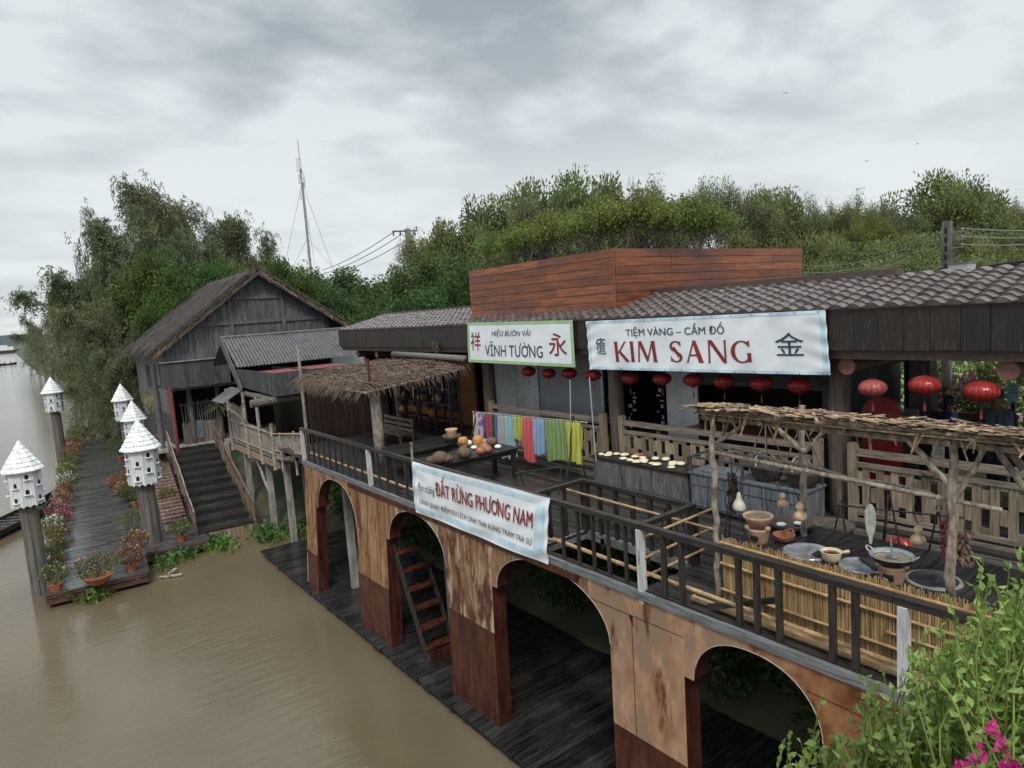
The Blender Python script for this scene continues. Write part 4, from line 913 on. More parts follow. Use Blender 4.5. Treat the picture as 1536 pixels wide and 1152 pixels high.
# ================================================================== TABLES WITH COCONUTS
ZT = 4.92
def table(name, label, x0, x1, y0, y1, zt=ZT, mat='black', legs=True):
    t = thing(name, label, 'table', ((x0+x1)/2, (y0+y1)/2, ZD))
    mb = MB(); n = max(3, int((y1-y0)/0.2))
    for i in range(n): mb.bb(x0, x1, y0+(y1-y0)*i/n+0.004, y0+(y1-y0)*(i+1)/n-0.004, zt-0.045, zt)
    obj('tabletop', mb, K[mat], t)
    obj('apron', MB().bb(x0+0.06, x1-0.06, y0+0.06, y0+0.10, zt-0.17, zt-0.048).bb(x0+0.06, x1-0.06, y1-0.10, y1-0.06, zt-0.17, zt-0.048).bb(x0+0.06, x0+0.1, y0+0.101, y1-0.101, zt-0.17, zt-0.048).bb(x1-0.1, x1-0.06, y0+0.101, y1-0.101, zt-0.17, zt-0.048), K[mat], t)
    for x in (x0+0.12, x1-0.12):
        for y in (y0+0.14, y1-0.14): obj('leg', MB().bb(x-0.055, x+0.055, y-0.055, y+0.055, ZD, zt-0.175), K['dark_z'], t)
    return t
table('wooden_table', 'long black plank table with coconut pieces behind the slanting banner', 8.0, 10.55, 13.85, 15.05)
table('wooden_table', 'black plank table in front of the pot shelves near the pale column', 8.15, 10.4, 15.9, 17.3)
def lump(r, sq=0.8, seed=0, n=12, m=8, cut=None):
    rg = random.Random(seed); mb = MB(); prof = []
    for i in range(m+1):
        a = PI*i/m; prof.append((max(0.001, r*math.sin(a)), -r*sq*math.cos(a)+r*sq))
    mb.lathe(prof, n=n); mb.v = [(x*rg.uniform(.96, 1.04), y*rg.uniform(.96, 1.04), z) for x, y, z in mb.v]; return mb
def half(r, inner=None):
    mb = MB(); prof = [(0.001, 0)]+[(r*math.sin(PI/2*i/6), r*(1-math.cos(PI/2*i/6))*0.85) for i in range(1, 7)]; mb.lathe(prof, n=16); return mb
def bowl_inside(r): return MB().lathe([(r*0.985, r*0.85), (r*0.8, r*0.72), (r*0.4, r*0.45), (0.001, r*0.36)], n=16)
def put(name, mb, mat, loc, label, cat, group=None, smooth=True, rz=0, rot=None):
    o = obj(name, mb, mat, smooth=smooth, local=True); o.location = loc; o.rotation_euler = rot or (0, 0, rz); return tag(o, label, cat, group)
CO = [(632, 707, .17, 'coco', 'flat brown husk at the near left end of the banner table'), (648, 700, .20, 'coco', 'long dark husk lying beside the white coconut piece'),
      (657, 690, 0.07, 'cocow', 'small lone white coconut piece on the near table edge'), (699, 686, .155, 'coco', 'large dark whole coconut in the middle of the near table edge'),
      (677, 665, .12, 'coco', 'brown husk left of the orange cut coconut'), (692, 668, .12, 'cocoy', 'tall orange cut young coconut, left one of the pair'), (703, 667, .09, 'cocow', 'white coconut half between the two orange coconuts'),
      (711, 672, .075, 'cocow', 'small white coconut chunk in front of the right orange coconut'), (718, 668, .13, 'cocoy', 'orange cut young coconut, right one of the pair'), (729, 668, .09, 'cocoy', 'split orange husk piece next to the red shells'),
      (722, 680, .11, 'coco_r', 'red brown shell half nearest the table edge, left one'), (727, 674, .115, 'coco_r', 'red brown shell behind the two front shells'), (741, 680, .115, 'coco_r', 'pale red shell half at the right front table corner'),
      (738, 668, .14, 'coco', 'dark brown husk at the far right of the banner table'), (747, 671, .08, 'cocow', 'cracked white coconut piece at the right table end')]
for i, (px, py, r, m_, lab) in enumerate(CO):
    r *= 1.22
    p = at(px, py, Z=ZT+0.04); p.z = ZT
    p.x = min(max(p.x, 8.15), 10.4); p.y = min(max(p.y, 13.98), 15.2)
    if m_ == 'cocoy': mb = MB().lathe([(r*.8, 0), (r, r*.5), (r, r*1.4), (r*.75, r*1.9), (r*.5, r*1.95), (0.001, r*1.9)], n=9)
    elif i == 1: mb = lump(r, .5, i); mb.v = [(x*0.6, y*1.5, z) for x, y, z in mb.v]
    else: mb = lump(r, .78 if r > .1 else .6, i)
    put('coconut', mb, K[m_], p, lab, 'coconut', 'coconuts on the black table', rz=i)
mo = thing('stone_mortar', 'rough clay mortar bowl with a second bowl stacked in it on the back table', 'mortar', Vector((9.9, 16.2, ZT)))
obj('lower_bowl', MB().lathe([(.12, 0), (.2, .05), (.27, .15), (.28, .19), (.25, .19), (.1, .1), (0.001, .1)], n=18), K['clay_d'], mo, smooth=True, local=True)
ub = obj('upper_bowl', MB().lathe([(.09, .11), (.16, .2), (.15, .3), (.19, .36), (.17, .37), (.08, .3), (0.001, .3)], n=18), K['clay'], mo, smooth=True, local=True)
# pot shelves before the window
yl, yr_ = at(597, 620, X=12.1).y, at(683, 620, X=12.1).y
sh = thing('pot_shelf', 'dark timber open shelf rack in front of the shop window', 'shelf', (12.1, (yl+yr_)/2, ZP))
for z in (0.55, 1.1, 1.65, 2.2): obj('shelf_board', MB().bb(11.95, 12.3, yr_, yl, ZP+z-0.02, ZP+z+0.02), K['jamb'], sh)
for y in np.linspace(yr_, yl, 5):
    for x in (11.93, 12.32): obj('upright', MB().bb(x-0.03, x+0.03, y-0.035, y+0.035, ZP, ZP+2.5), K['black'], sh)
rg = random.Random(21)
PT = [('clay', 'round pale clay pot'), ('clay_d', 'dark clay jar'), ('terra', 'orange clay jug'), ('clay_d', 'squat dark cooking pot'), ('clay', 'small pale lidded pot')]
k_ = 0
for lev, name in ((0.57, 'bottom'), (1.12, 'middle'), (1.67, 'top')):
    for q in range(3 if lev < 1.6 else 2):
        y = yl-0.4-(q+0.3*(lev > 1))*(yl-yr_-0.8)/3; m_, l_ = PT[k_ % 5]; k_ += 1; r = rg.uniform(0.13, 0.2)
        mb = MB().lathe([(r*.55, 0), (r*.95, r*.5), (r, r*.9), (r*.6, r*1.5), (r*.55, r*1.65), (r*.7, r*1.8), (r*.6, r*1.8), (r*.5, r*1.5), (0.001, r*1.4)], n=16)
        put('clay_pot', mb, K[m_], (12.12, y, ZP+lev), '%s on the %s board of the shelf rack, %s' % (l_, name, ['left', 'centre', 'right'][q]), 'pot', 'pots on the shelf rack')
bt = at(605, 664, X=11.2); put('clay_jar', MB().lathe([(.12, 0), (.22, .12), (.27, .32), (.2, .5), (.15, .56), (.19, .62), (.15, .6), (0.001, .5)], n=18), K['clay_d'], (bt.x, bt.y, ZD), 'big dark clay jar on the terrace floor by the shelf rack', 'jar')
# slatted bench by the pale column
bn = thing('slatted_bench', 'pale slatted bench standing behind the thick bamboo column', 'bench', (10.6, 21.8, ZD))
for z in (.42, .6, .78): obj('back_slat', MB().bb(11.0, 11.05, 20.6, 22.8, ZD+z, ZD+z+0.1), K['fence_y'], bn)
for i in range(4): obj('seat_slat', MB().bb(10.5+i*0.12, 10.6+i*0.12, 20.6, 22.8, ZD+0.36, ZD+0.40), K['fence_y'], bn)
for x in (10.52, 11.02):
    for y in (20.65, 22.7): obj('leg', MB().bb(x-0.025, x+0.025, y-0.03, y+0.03, ZD, ZD+(0.9 if x > 11 else 0.355)), K['fence'], bn)

# ================================================================== FABRICS ON A POLE
XF = 11.15; pa, pb_ = at(709, 618, X=XF), at(880, 634, X=XF)
rk = thing('drying_rack', 'bamboo pole rack carrying the row of coloured fabrics', 'rack', (XF, (pa.y+pb_.y)/2, ZD))
obj('pole', MB().bamboo(pa, pb_, 0.025), K['bamboo_g'], rk)
for p in (pa+Vector((0, -0.15, 0)), pb_+Vector((0, 0.5, 0.02))):
    for dx in (-0.35, 0.35): obj('leg', MB().stick((p.x+dx, p.y, ZD), (p.x-dx*0.12, p.y, p.z+0.1), 0.022), K['dark_z'], rk)
FB = [(711, 720, 660, (.62, .55, .43), 'cream fabric at the far left end of the pole'), (720, 731, 661, (.22, .10, .42), 'purple and white patterned fabric'), (731, 745, 668, (.33, .045, .05), 'deep red fabric hanging beside the purple one'),
      (745, 749, 662, (.02, .02, .045), 'narrow black navy fabric next to the deep red one'), (749, 754, 666, (.06, .17, .32), 'narrow blue fabric next to the grey one'), (754, 768, 686, (.42, .43, .43), 'long light grey fabric'),
      (768, 780, 688, (.28, .52, .60), 'long pale cyan fabric'), (778, 791, 662, (.42, .50, .05), 'short lime green fabric'), (791, 795, 664, (.60, .38, .09), 'narrow orange fabric beside the coral one'),
      (794, 811, 692, (.66, .09, .11), 'long coral red fabric'), (810, 826, 682, (.26, .40, .62), 'sky blue fabric right of the coral one'), (827, 854, 692, (.20, .33, .09), 'wide olive green fabric'), (854, 873, 695, (.56, .55, .06), 'bright yellow spotted fabric at the right end')]
for i, (x0, x1, yb2, c_, lab) in enumerate(FB):
    p0 = pa.lerp(pb_, (x0-709)/171); p1 = pa.lerp(pb_, (x1-709)/171); zb2 = at((x0+x1)/2, yb2, X=XF).z; L_ = p0.z-zb2
    ph = i*1.3; nf = max(1.5, (p0-p1).length/0.16)
    def fn(a, b, p0=p0, p1=p1, L_=L_, ph=ph, nf=nf):
        t = b*1.75-0.75                          # -0.75 back hem ... 0 over the pole ... 1 front hem
        sag = 0.055*abs(t)**.7*math.sin(a*nf*2*PI+ph+t)+0.025*math.sin(a*nf*5+t*4+ph)*abs(t)
        q = p0.lerp(p1, a+0.10*t*math.sin(ph)*0.25*(1 if abs(t) > .1 else 0)); x = q.x-0.035*math.tanh(t*12)+(-sag if t > 0 else sag); z = q.z+0.03-0.03*abs(math.tanh(t*6))-abs(t)*L_*(1 if t > 0 else 0.8)
        return (x, q.y, z-0.05*math.sin(a*4+ph)*max(0, t))
    mt = surf('dyed_cloth_%02d' % i, tuple(v*0.70+.03 for v in c_), tuple(min(1, v*0.9+.05) for v in c_), (2, 6, 0.7), 3, rough=0.7, bump=0.1, transl=0.2, blotch=((0.6, 0.55, 0.65), 6, .5, .54) if i == 1 else (((.05, .06, .02), 22, .62, .66) if i == 12 else None))
    tag(obj('fabric', MB().grid(fn, max(6, int(nf*7)), 30), mt, smooth=True), lab, 'fabric', 'fabrics hanging on the bamboo pole')
for (xa, ya_, xb, yb3, lab) in ((884, 566, 894, 692, 'thin white stick leaning in front of the red lantern between the signs'), (855, 570, 856, 632, 'thin white stick below the lantern at the right end of the green sign')):
    tag(obj('thin_stick', MB().tube([at(xa, ya_, X=11.0), at(xb, yb3, X=11.0)], 0.014, 6), K['gframe']), lab, 'stick')

# ================================================================== RICE CAKE CABINET AND BASKET CASE
cy1, cy0 = at(888, 683, X=11.15).y, at(1030, 709, X=11.15).y; cz = at(888, 683, X=11.15).z
cb_ = thing('wooden_cabinet', 'worn grey panelled cabinet with a black top covered in rice cakes', 'cabinet', (11.45, (cy0+cy1)/2, ZD))
obj('carcass', MB().bb(11.17, 11.74, cy0+0.02, cy1-0.02, ZD, cz-0.05), K['cabgrey'], cb_)
obj('top_board', MB().bb(11.12, 11.82, cy0-0.02, cy1+0.02, cz-0.048, cz), K['black'], cb_)
nd = 3
for i in range(nd):
    a = cy0+0.05+(cy1-cy0-0.1)*i/nd; b = cy0+0.05+(cy1-cy0-0.1)*(i+1)/nd; dd = obj('door', MB().bb(11.145, 11.168, a+0.02, b-0.02, ZD+0.08, cz-0.1), K['cabgrey'], cb_)
    obj('door_panel', MB().bb(11.132, 11.144, a+0.1, b-0.1, ZD+0.16, cz-0.2), K['cabgrey'], dd)
RC = [(902, 682), (912, 683), (925, 681), (914, 680.5), (937, 682.5), (935, 688), (945, 691), (955, 693), (953, 685), (964, 688), (967, 693), (966, 691), (983, 689), (978, 695), (985, 697), (999, 690), (1008, 697), (1010, 695), (1021, 697), (1007, 701)]
for i, (px, py) in enumerate(RC):
    p = at(px, py, Z=cz+0.02); p.x = min(max(p.x, 11.22), 11.75); p.z = cz; r = 0.075+0.05*((i*37) % 10)/10
    put('rice_cake', lump(r, .3 if i % 3 else .45, i), K['bread'], p, 'flat pale rice cake lying among others on the black cabinet top', 'rice cake', 'rice cakes on the cabinet', rz=i)
p = at(962, 684, Z=cz); put('small_dish', MB().lathe([(.06, 0), (.11, .05), (.12, .07), (.10, .06), (0.001, .02)], n=14), K['terra'], (min(p.x, 11.7), p.y, cz), 'small reddish dish among the rice cakes', 'dish')
ey1, ey0 = cy0-0.06, at(1207, 760, X=11.15).y; ez = 4.93
cs = thing('display_case', 'blue grey panelled case with an open rail on top beside the rice cake cabinet', 'cabinet', (11.5, (ey0+ey1)/2, ZD))
obj('carcass', MB().bb(11.18, 11.86, ey0, ey1, ZD+0.06, ez-0.04), K['bluegrey'], cs); obj('plinth', MB().bb(11.22, 11.84, ey0+0.04, ey1-0.04, ZD, ZD+0.058), K['black'], cs)
obj('top_board', MB().bb(11.14, 11.88, ey0-0.03, ey1+0.03, ez-0.038, ez), K['bluegrey'], cs)
nd = 6
for i in range(nd):
    a = ey0+0.03+(ey1-ey0-0.06)*i/nd; b = ey0+0.03+(ey1-ey0-0.06)*(i+1)/nd
    dp = obj('front_panel', MB().bb(11.155, 11.178, a+0.012, b-0.012, ZD+0.12, ez-0.3), K['bluegrey'], cs); obj('panel_moulding', MB().bb(11.146, 11.154, a+0.09, b-0.09, ZD+0.2, ez-0.4), K['bluegrey'], dp)
    obj('drawer_front', MB().bb(11.155, 11.178, a+0.012, b-0.012, ez-0.27, ez-0.08), K['bluegrey'], cs)
for x in (11.17, 11.85):
    for y in (ey0+0.03, ey1-0.03, (ey0+ey1)/2): obj('rail_post', MB().bb(x-0.025, x+0.025, y-0.025, y+0.025, ez, ez+0.3), K['grey_d'], cs)
    obj('rail', MB().bar((x, ey0, ez+0.32), (x, ey1, ez+0.32), 0.05, 0.035), K['grey_d'], cs)
for y in (ey0+0.03, ey1-0.03): obj('rail', MB().bar((11.2, y, ez+0.322), (11.83, y, ez+0.322), 0.05, 0.035), K['grey_d'], cs)
for i, (px, lab) in enumerate(((1150, 'large dark woven carrying basket with tall rope handles on the blue grey case, left one'), (1204, 'large dark woven carrying basket on the blue grey case behind the pergola post, right one'))):
    y = at(px, 705, X=11.5).y; t = thing('carrying_basket', lab, 'basket', (11.5, y, ez), group='carrying baskets on the case')
    obj('bowl', MB().lathe([(.18, 0), (.27, .1), (.33, .28), (.345, .32), (.32, .31), (.25, .1), (0.001, .03)], n=22), K['basket'], t, smooth=True, local=True)
    for a in range(4):
        c2, s2 = math.cos(a*PI/2+.5), math.sin(a*PI/2+.5); obj('rope_handle', MB().tube([(.33*c2, .33*s2, .3), (.2*c2, .2*s2, .7), (0.02*c2, 0.02*s2, 1.15)], 0.012, 6), K['twig'], t, local=True)
    obj('hoop', MB().tube([(.34*math.cos(a), .34*math.sin(a)*.3, .3+.25*math.sin(a)) for a in np.linspace(0, PI, 12)], 0.014, 6), K['bamboo_g'], t, local=True)

# ================================================================== COOKING STALL
XS = 7.97; SY0, SY1 = -1.2, 5.72; ZC = 4.97
pg = thing('stall_pergola', 'rough branch pergola with a dry palm strip roof over the stove counter', 'pergola', (8.4, 2.5, ZD))
rg = random.Random(31)
zr = 6.92
p1 = Vector((8.05, 5.86, ZD)); p2 = Vector((8.05, 2.78, ZD)); p3 = at(1205, 720, X=9.05); p3.z = ZD; p4 = Vector((9.05, 0.3, ZD)); p5 = Vector((8.05, -0.6, ZD))
for p, r in ((p1, .05), (p2, .055), (p3, .055), (p4, .06), (p5, .06)): obj('post', MB().stick(p, (p.x+rg.uniform(-.03, .03), p.y, zr), r, 9, 0.022, rg, 12, r*0.8), K['stickw'], pg)
for x, z, r in ((8.02, zr-.01, .045), (8.12, zr-0.12, .042), (9.02, zr-0.16, .04), (8.55, zr-0.08, .035)): obj('beam', MB().stick((x, 6.1, z), (x, -1.5, z-0.02), r, 8, 0.02, rg, 14), K['stickw'], pg)
for y in (5.9, p3.y, 2.8, 0.2): obj('cross_beam', MB().stick((7.95, y, zr-0.09), (9.15, y, zr-0.17), .035, 7, 0.015, rg), K['stickw'], pg)
obj('hanging_pole', MB().bamboo(at(1073, 679, X=8.1), at(1500, 765, X=8.1), .032, node=0.55), K['stickw'], pg)
obj('hanging_pole', MB().stick(at(1076, 670, X=8.3), at(1400, 742, X=9.0), .022), K['stickw'], pg)
def br(px0, py0, px1, py1, X0, X1, r=.035): obj('brace', MB().stick(at(px0, py0, X=X0), at(px1, py1, X=X1), r, 7, .012, rg, 5), K['stickw'], pg)
br(1073, 665, 1128, 628, 8.07, 8.07, .03); br(1078, 668, 1098, 622, 8.07, 8.5, .025); br(1208, 678, 1155, 635, 9.05, 9.05, .04); br(1206, 679, 1240, 645, 9.05, 9.05, .03)
br(1428, 730, 1357, 655, 8.05, 8.05, .035); br(1433, 752, 1480, 668, 8.08, 8.08, .028); br(1536, 730, 1485, 660, 8.1, 8.1, .035); br(1536, 705, 1512, 670, 8.2, 8.2, .04)
mb = MB()
for i in range(1500):
    y = rg.uniform(-1.4, 6.15); x = rg.uniform(7.84, 8.62); z = zr+0.05+0.05*rg.random()-0.10*(x-7.9); L_ = rg.uniform(0.12, 0.5); a = rg.gauss(0, 0.35); b = rg.gauss(0, 0.10); wd = rg.uniform(0.008, 0.028)
    d = Vector((math.sin(a), math.cos(a), b)).normalized(); s = Vector((math.cos(a), -math.sin(a), rg.uniform(-.5, .5))).normalized()*wd; p = Vector((x, y, z))
    mb.quad(p-d*L_/2-s, p+d*L_/2-s, p+d*L_/2+s, p-d*L_/2+s)
for i in range(70):
    y = rg.uniform(-1.2, 6); p = Vector((rg.choice((7.9, 8.0, 8.6)), y, zr+0.0)); q = p+Vector((rg.uniform(-.05, .05), rg.uniform(-.1, .1), -rg.uniform(0.1, 0.38))); s = Vector((0, rg.uniform(.01, .025), 0)); mb.quad(p-s, q-s*.6, q+s*.6, p+s)
tag(obj('palm_roof', mb, K['palm'], pg), kind=None)
obj('roof_base', MB().bb(7.9, 8.58, -1.45, 6.1, zr-0.03, zr-0.015), K['palm'], pg)
rb = thing('reed_counter', 'golden reed fronted cooking counter with a black plank top', 'counter', (8.7, 2.2, ZD))
mb = MB(); y = SY0
while y < SY1:
    r = rg.uniform(0.005, 0.009); zt2 = 5.06+rg.uniform(-.03, .05); dx = rg.uniform(-.006, .006)
    mb.tube([(XS+dx, y, ZD+0.01), (XS+dx+rg.uniform(-.005, .005), y+rg.uniform(-.006, .006), (ZD+zt2)/2), (XS+dx, y+rg.uniform(-.008, .008), zt2)], r, 5); y += rg.uniform(0.008, 0.014)
obj('reed_screen', mb, K['reed'], rb)
obj('screen_backing', MB().bb(XS+0.022, XS+0.03, SY0, SY1, ZD, 5.0), K['twig'], rb)
for z in (5.0, 4.68, 4.28): obj('bamboo_batten', MB().bamboo((XS-0.03, SY1, z), (XS-0.03, SY0, z-0.02), .022), K['bamboo'], rb)
for z in (4.45,): obj('bamboo_batten', MB().bamboo((XS-0.03, 3.4, z), (XS-0.03, SY0, z-0.02), .018), K['bamboo'], rb)
mb = MB(); xs = 8.0; i = 0
while xs < 9.55: mb.bb(xs+0.003, min(9.55, xs+0.2)-0.003, SY0, SY1-0.04, ZC-0.05+rg.uniform(-.004, .004), ZC); xs += 0.2
obj('top_boards', mb, K['black'], rb); obj('counter_body', MB().bb(8.03, 9.5, SY0, SY1-0.1, ZD, ZC-0.06), K['black'], rb)
def onc(px, py, z=ZC): p = at(px, py, Z=z); return Vector((min(max(p.x, 8.1), 9.45), p.y, z))
def wok(r, d, n=28, rim=0.012): return MB().lathe([(r+rim, 0.004), (r+rim, 0.014), (r, 0.014)]+[(r*math.cos(PI/2*i/8), 0.012-d*math.sin(PI/2*i/8)) for i in range(1, 8)]+[(0.001, 0.012-d)], n=n)
def openwok(r, d): return MB().lathe([(0.001, 0)]+[(r*math.sin(PI/2*i/8), d*(1-math.cos(PI/2*i/8))) for i in range(1, 9)]+[(r*1.03, d+0.012), (r*0.98, d+0.008)]+[(r*0.97*math.cos(PI/2*i/8), d-(d-0.01)*math.sin(PI/2*i/8)) for i in range(1, 8)]+[(0.001, 0.012)], n=28)
# shallow steel dishes let into the counter
for px, py, r, lab, mt in ((1211, 829, .30, 'wide shallow steel dish let into the counter left of the cream pot', 'steel'), (1292, 850, .25, 'steel dish let into the counter half covered by a dark piece between the pots', 'steel'), (1400, 871, .24, 'dark round fire hole rimmed in grey at the right end of the counter', 'iron')):
    p = onc(px, py); t = thing('counter_dish', lab, 'dish', p); mbd = MB().lathe([(r+0.02, 0.003), (r+0.015, 0.03), (r, 0.03), (r*0.9, 0.018), (r*0.6, 0.008), (0.001, 0.005)], n=32)
    obj('basin', mbd, K[mt], t, smooth=True, local=True)
    if mt == 'iron': obj('rim_ring', MB().lathe([(r+0.07, 0.004), (r+0.06, 0.02), (r+0.025, 0.02), (r+0.022, 0.004)], n=32), K['concrete'], t, local=True)
    elif px > 1250: obj('dark_segment', MB().prism([(r*0.95*math.cos(a), r*0.95*math.sin(a), 0.034) for a in np.linspace(-1.9, 0.6, 12)], (0, 0, 0), (0, 0, 0.01)), K['iron'], t, local=True)  # dark iron segment laid over part of the dish
    else: obj('charcoal_paddle', MB().box((-0.05, -0.28, 0.05), (0.16, 0.3, 0.02)), K['iron'], t, local=True)
def stove(loc, lab, r=.16):
    t = thing('clay_stove', lab, 'stove', loc)
    obj('stove_body', MB().lathe([(r*.72, 0), (r*.8, .02), (r, .19), (r*1.08, .22), (r*1.02, .23), (r*.85, .17), (r*.5, .10), (0.001, .10)], n=24), K['clay'], t, smooth=True, local=True)
    for a in (0.4, 2.5, 4.6): obj('pot_rest', MB().lathe([(.001, .20), (.035, .21), (.04, .25), (.025, .27), (0.001, .275)], (r*math.cos(a), r*math.sin(a), 0), 10), K['clay'], t, smooth=True, local=True)
    obj('fire_mouth', MB().box((-r*.93, -.02, .10), (.03, .11, .07)), K['hole'], t, local=True)
    return t
p = onc(1138, 813); stove(p, 'pale clay charcoal stove under the big clay basin')
put('clay_basin', MB().lathe([(.08, 0), (.145, .03), (.205, .13), (.215, .16), (.20, .16), (.18, .135), (0.001, .13)], n=26), K['clay'], p+Vector((0, 0, .25)), 'big clay basin with broth on the left stove', 'basin')
put('broth', MB().lathe([(.183, .138), (0.001, .14)], n=26), K['oil'], p+Vector((0, 0, .25)), 'cloudy yellow broth filling the big clay basin', 'broth')
p = onc(1176, 812); t = thing('clay_pan', 'shallow terracotta pan with a loop handle beside the left stove', 'pan', p)
obj('pan_body', MB().lathe([(.09, 0), (.15, .03), (.185, .11), (.19, .13), (.17, .125), (.13, .04), (0.001, .025)], n=24), K['terra'], t, smooth=True, local=True)
obj('handle', MB().tube([(.16*math.cos(a)+.1, .09*math.sin(a), .12+.02*math.cos(a)) for a in np.linspace(-1.4, 1.4, 9)], .018, 8), K['terra'], t, local=True); t.scale = (.82, .82, .85)
p = onc(1247, 842); t = thing('cream_pot', 'cream glazed pot of brown broth in the middle of the counter', 'pot', p)
obj('pot_body', MB().lathe([(.10, 0), (.145, .05), (.16, .12), (.175, .17), (.18, .185), (.16, .18), (.14, .13), (0.001, .13)], n=26), K['cream'], t, smooth=True, local=True)
obj('handle', MB().tube([(.12, -.10, .14), (.2, -.17, .155), (.235, -.20, .16)], [.02, .028, .03], 10), K['cream'], t, smooth=True, local=True); obj('broth', MB().lathe([(.148, .142), (0.001, .143)], n=24), K['soup'], t, local=True); t.scale = (.76, .76, .8)
p = onc(1338, 872); stove(p, 'pale clay stove under the black wok near the right post')
t = thing('wok', 'black iron wok with loop handles resting on the right clay stove', 'wok', p+Vector((0, 0, .22)))
obj('pan', openwok(.25, .11), K['iron'], t, smooth=True, local=True); obj('oil', MB().lathe([(.20, .075), (0.001, .076)], n=28), K['oil'], t, local=True)
obj('inner_rim', MB().lathe([(.255, .118), (.245, .126), (.205, .078)], n=28), K['steel'], t, smooth=True, local=True)
for s in (-1, 1): obj('loop_handle', MB().tube([(.03*s+.06*math.sin(a)*0, s*(.33+.07*math.sin(a)), .13+.06*math.sin(a)) if False else (.05*math.cos(a), s*(.245+.055*math.sin(a)), .112+.05*math.sin(a)) for a in np.linspace(0, PI, 9)], .011, 7), K['steel'], t, local=True)
t2 = thing('ladle', 'steel ladle standing in the black wok', 'ladle', p+Vector((0, 0, .29))); obj('bowl', MB().lathe([(0.001, 0), (.04, .01), (.06, .03), (.05, .03), (0.001, .012)], n=14), K['steel'], t2, smooth=True, local=True); obj('shaft', MB().tube([(0, 0, .02), (.02, .02, .28)], [.012, .010], 7), K['steel'], t2, local=True)
p = onc(1092, 800, ZC); p.x = 9.2; p.y = 5.35
t = thing('winnowing_tray', 'dark round tray with white pieces at the far left end of the counter', 'tray', p); obj('tray_body', MB().lathe([(.2, 0), (.3, .04), (.33, .1), (.31, .1), (.2, .02), (0.001, .02)], n=24), K['basket'], t, smooth=True, local=True)
for i, (a, b) in enumerate(((-.1, .1), (.12, -.06))): put('white_piece', lump(.075, .4, i), K['cocow'], p+Vector((a, b, .03)), ['white piece at the left side of the dark tray', 'white piece at the right side of the dark tray'][i], 'food')
p = at(1248, 812, Z=ZD+.3); p.x, p.z = 10.1, ZD
t = thing('basket_stack', 'stack of dark shallow woven trays on the terrace behind the counter', 'baskets', Vector((10.2, at(1245, 790, X=10.2).y, ZD)))
for i in range(6): obj('woven_tray', MB().lathe([(.25, i*.12), (.36, i*.12+.05), (.37, i*.12+.10), (.34, i*.12+.10), (0.001, i*.12+.05)], n=22), K['basket'], t, smooth=True, local=True)
def tripod(loc, h, lab, rz=0):
    t = thing('iron_tripod', lab, 'tripod', loc, rz, 'iron tripods behind the counter')
    for a in range(3): obj('leg', MB().tube([(.24*math.cos(a*2.1), .24*math.sin(a*2.1), 0), (.015*math.cos(a*2.1), .015*math.sin(a*2.1), h)], .013, 6), K['iron'], t, local=True)
    obj('top_loop', MB().tube([(.03*math.cos(a), 0, h+.05+.05*math.sin(a)) for a in np.linspace(-.5, 3.6, 8)], .01, 6), K['iron'], t, local=True)
TP = [(1262, 757, 'black iron tripod by the stack of woven trays'), (1333, 742, 'black iron tripod behind the hanging dried fish'), (1408, 768, 'black iron tripod left of the right pergola post'), (1097, 722, 'black iron tripod behind the dark dried bundle')]
tops = []
for i, (px, py, lab) in enumerate(TP):
    q = at(px, py, X=10.0); tripod((q.x, q.y, ZD), q.z-ZD, lab, i); tops.append(q)
tag(obj('iron_bar', MB().tube([tops[0]+Vector((0, .1, -.02)), tops[2]+Vector((0, -.3, -.02))], .014, 6), K['iron']), 'thin black iron bar laid across the tripods behind the counter', 'bar')
q = at(1010, 885, Z=ZD); t = thing('iron_stool', 'black spindly iron stool on the terrace behind the stairwell', 'stool', Vector((9.5, at(1010, 800, X=9.5).y, ZD)))
obj('seat', MB().lathe([(.001, .62), (.2, .62), (.2, .6), (.001, .6)], n=20), K['iron'], t, local=True)
for a in range(4): obj('leg', MB().tube([(.26*math.cos(a*PI/2+.4), .26*math.sin(a*PI/2+.4), 0), (.13*math.cos(a*PI/2+.4), .13*math.sin(a*PI/2+.4), .6)], .013, 6), K['iron'], t, local=True)
for z in (.2, .4): obj('ring', MB().tube([((.26-.2*z)*math.cos(a), (.26-.2*z)*math.sin(a), z) for a in np.linspace(0, 2*PI, 17)], .009, 5), K['iron'], t, local=True)
t = thing('iron_trestle', 'low black iron trestle on the terrace below the olive fabric', 'trestle', Vector((10.3, at(838, 712, X=10.3).y, ZD)))
obj('ridge_bar', MB().tube([(0, -.1, .62), (-.5, 1.1, .38)], .02, 6), K['iron'], t, local=True)
for x, y, zt3 in ((0, -.1, .62), (-.45, 1.0, .42)):
    for s in (-1, 1): obj('leg', MB().tube([(x+.2*s, y+.1*s, 0), (x, y, zt3)], .014, 6), K['iron'], t, local=True)

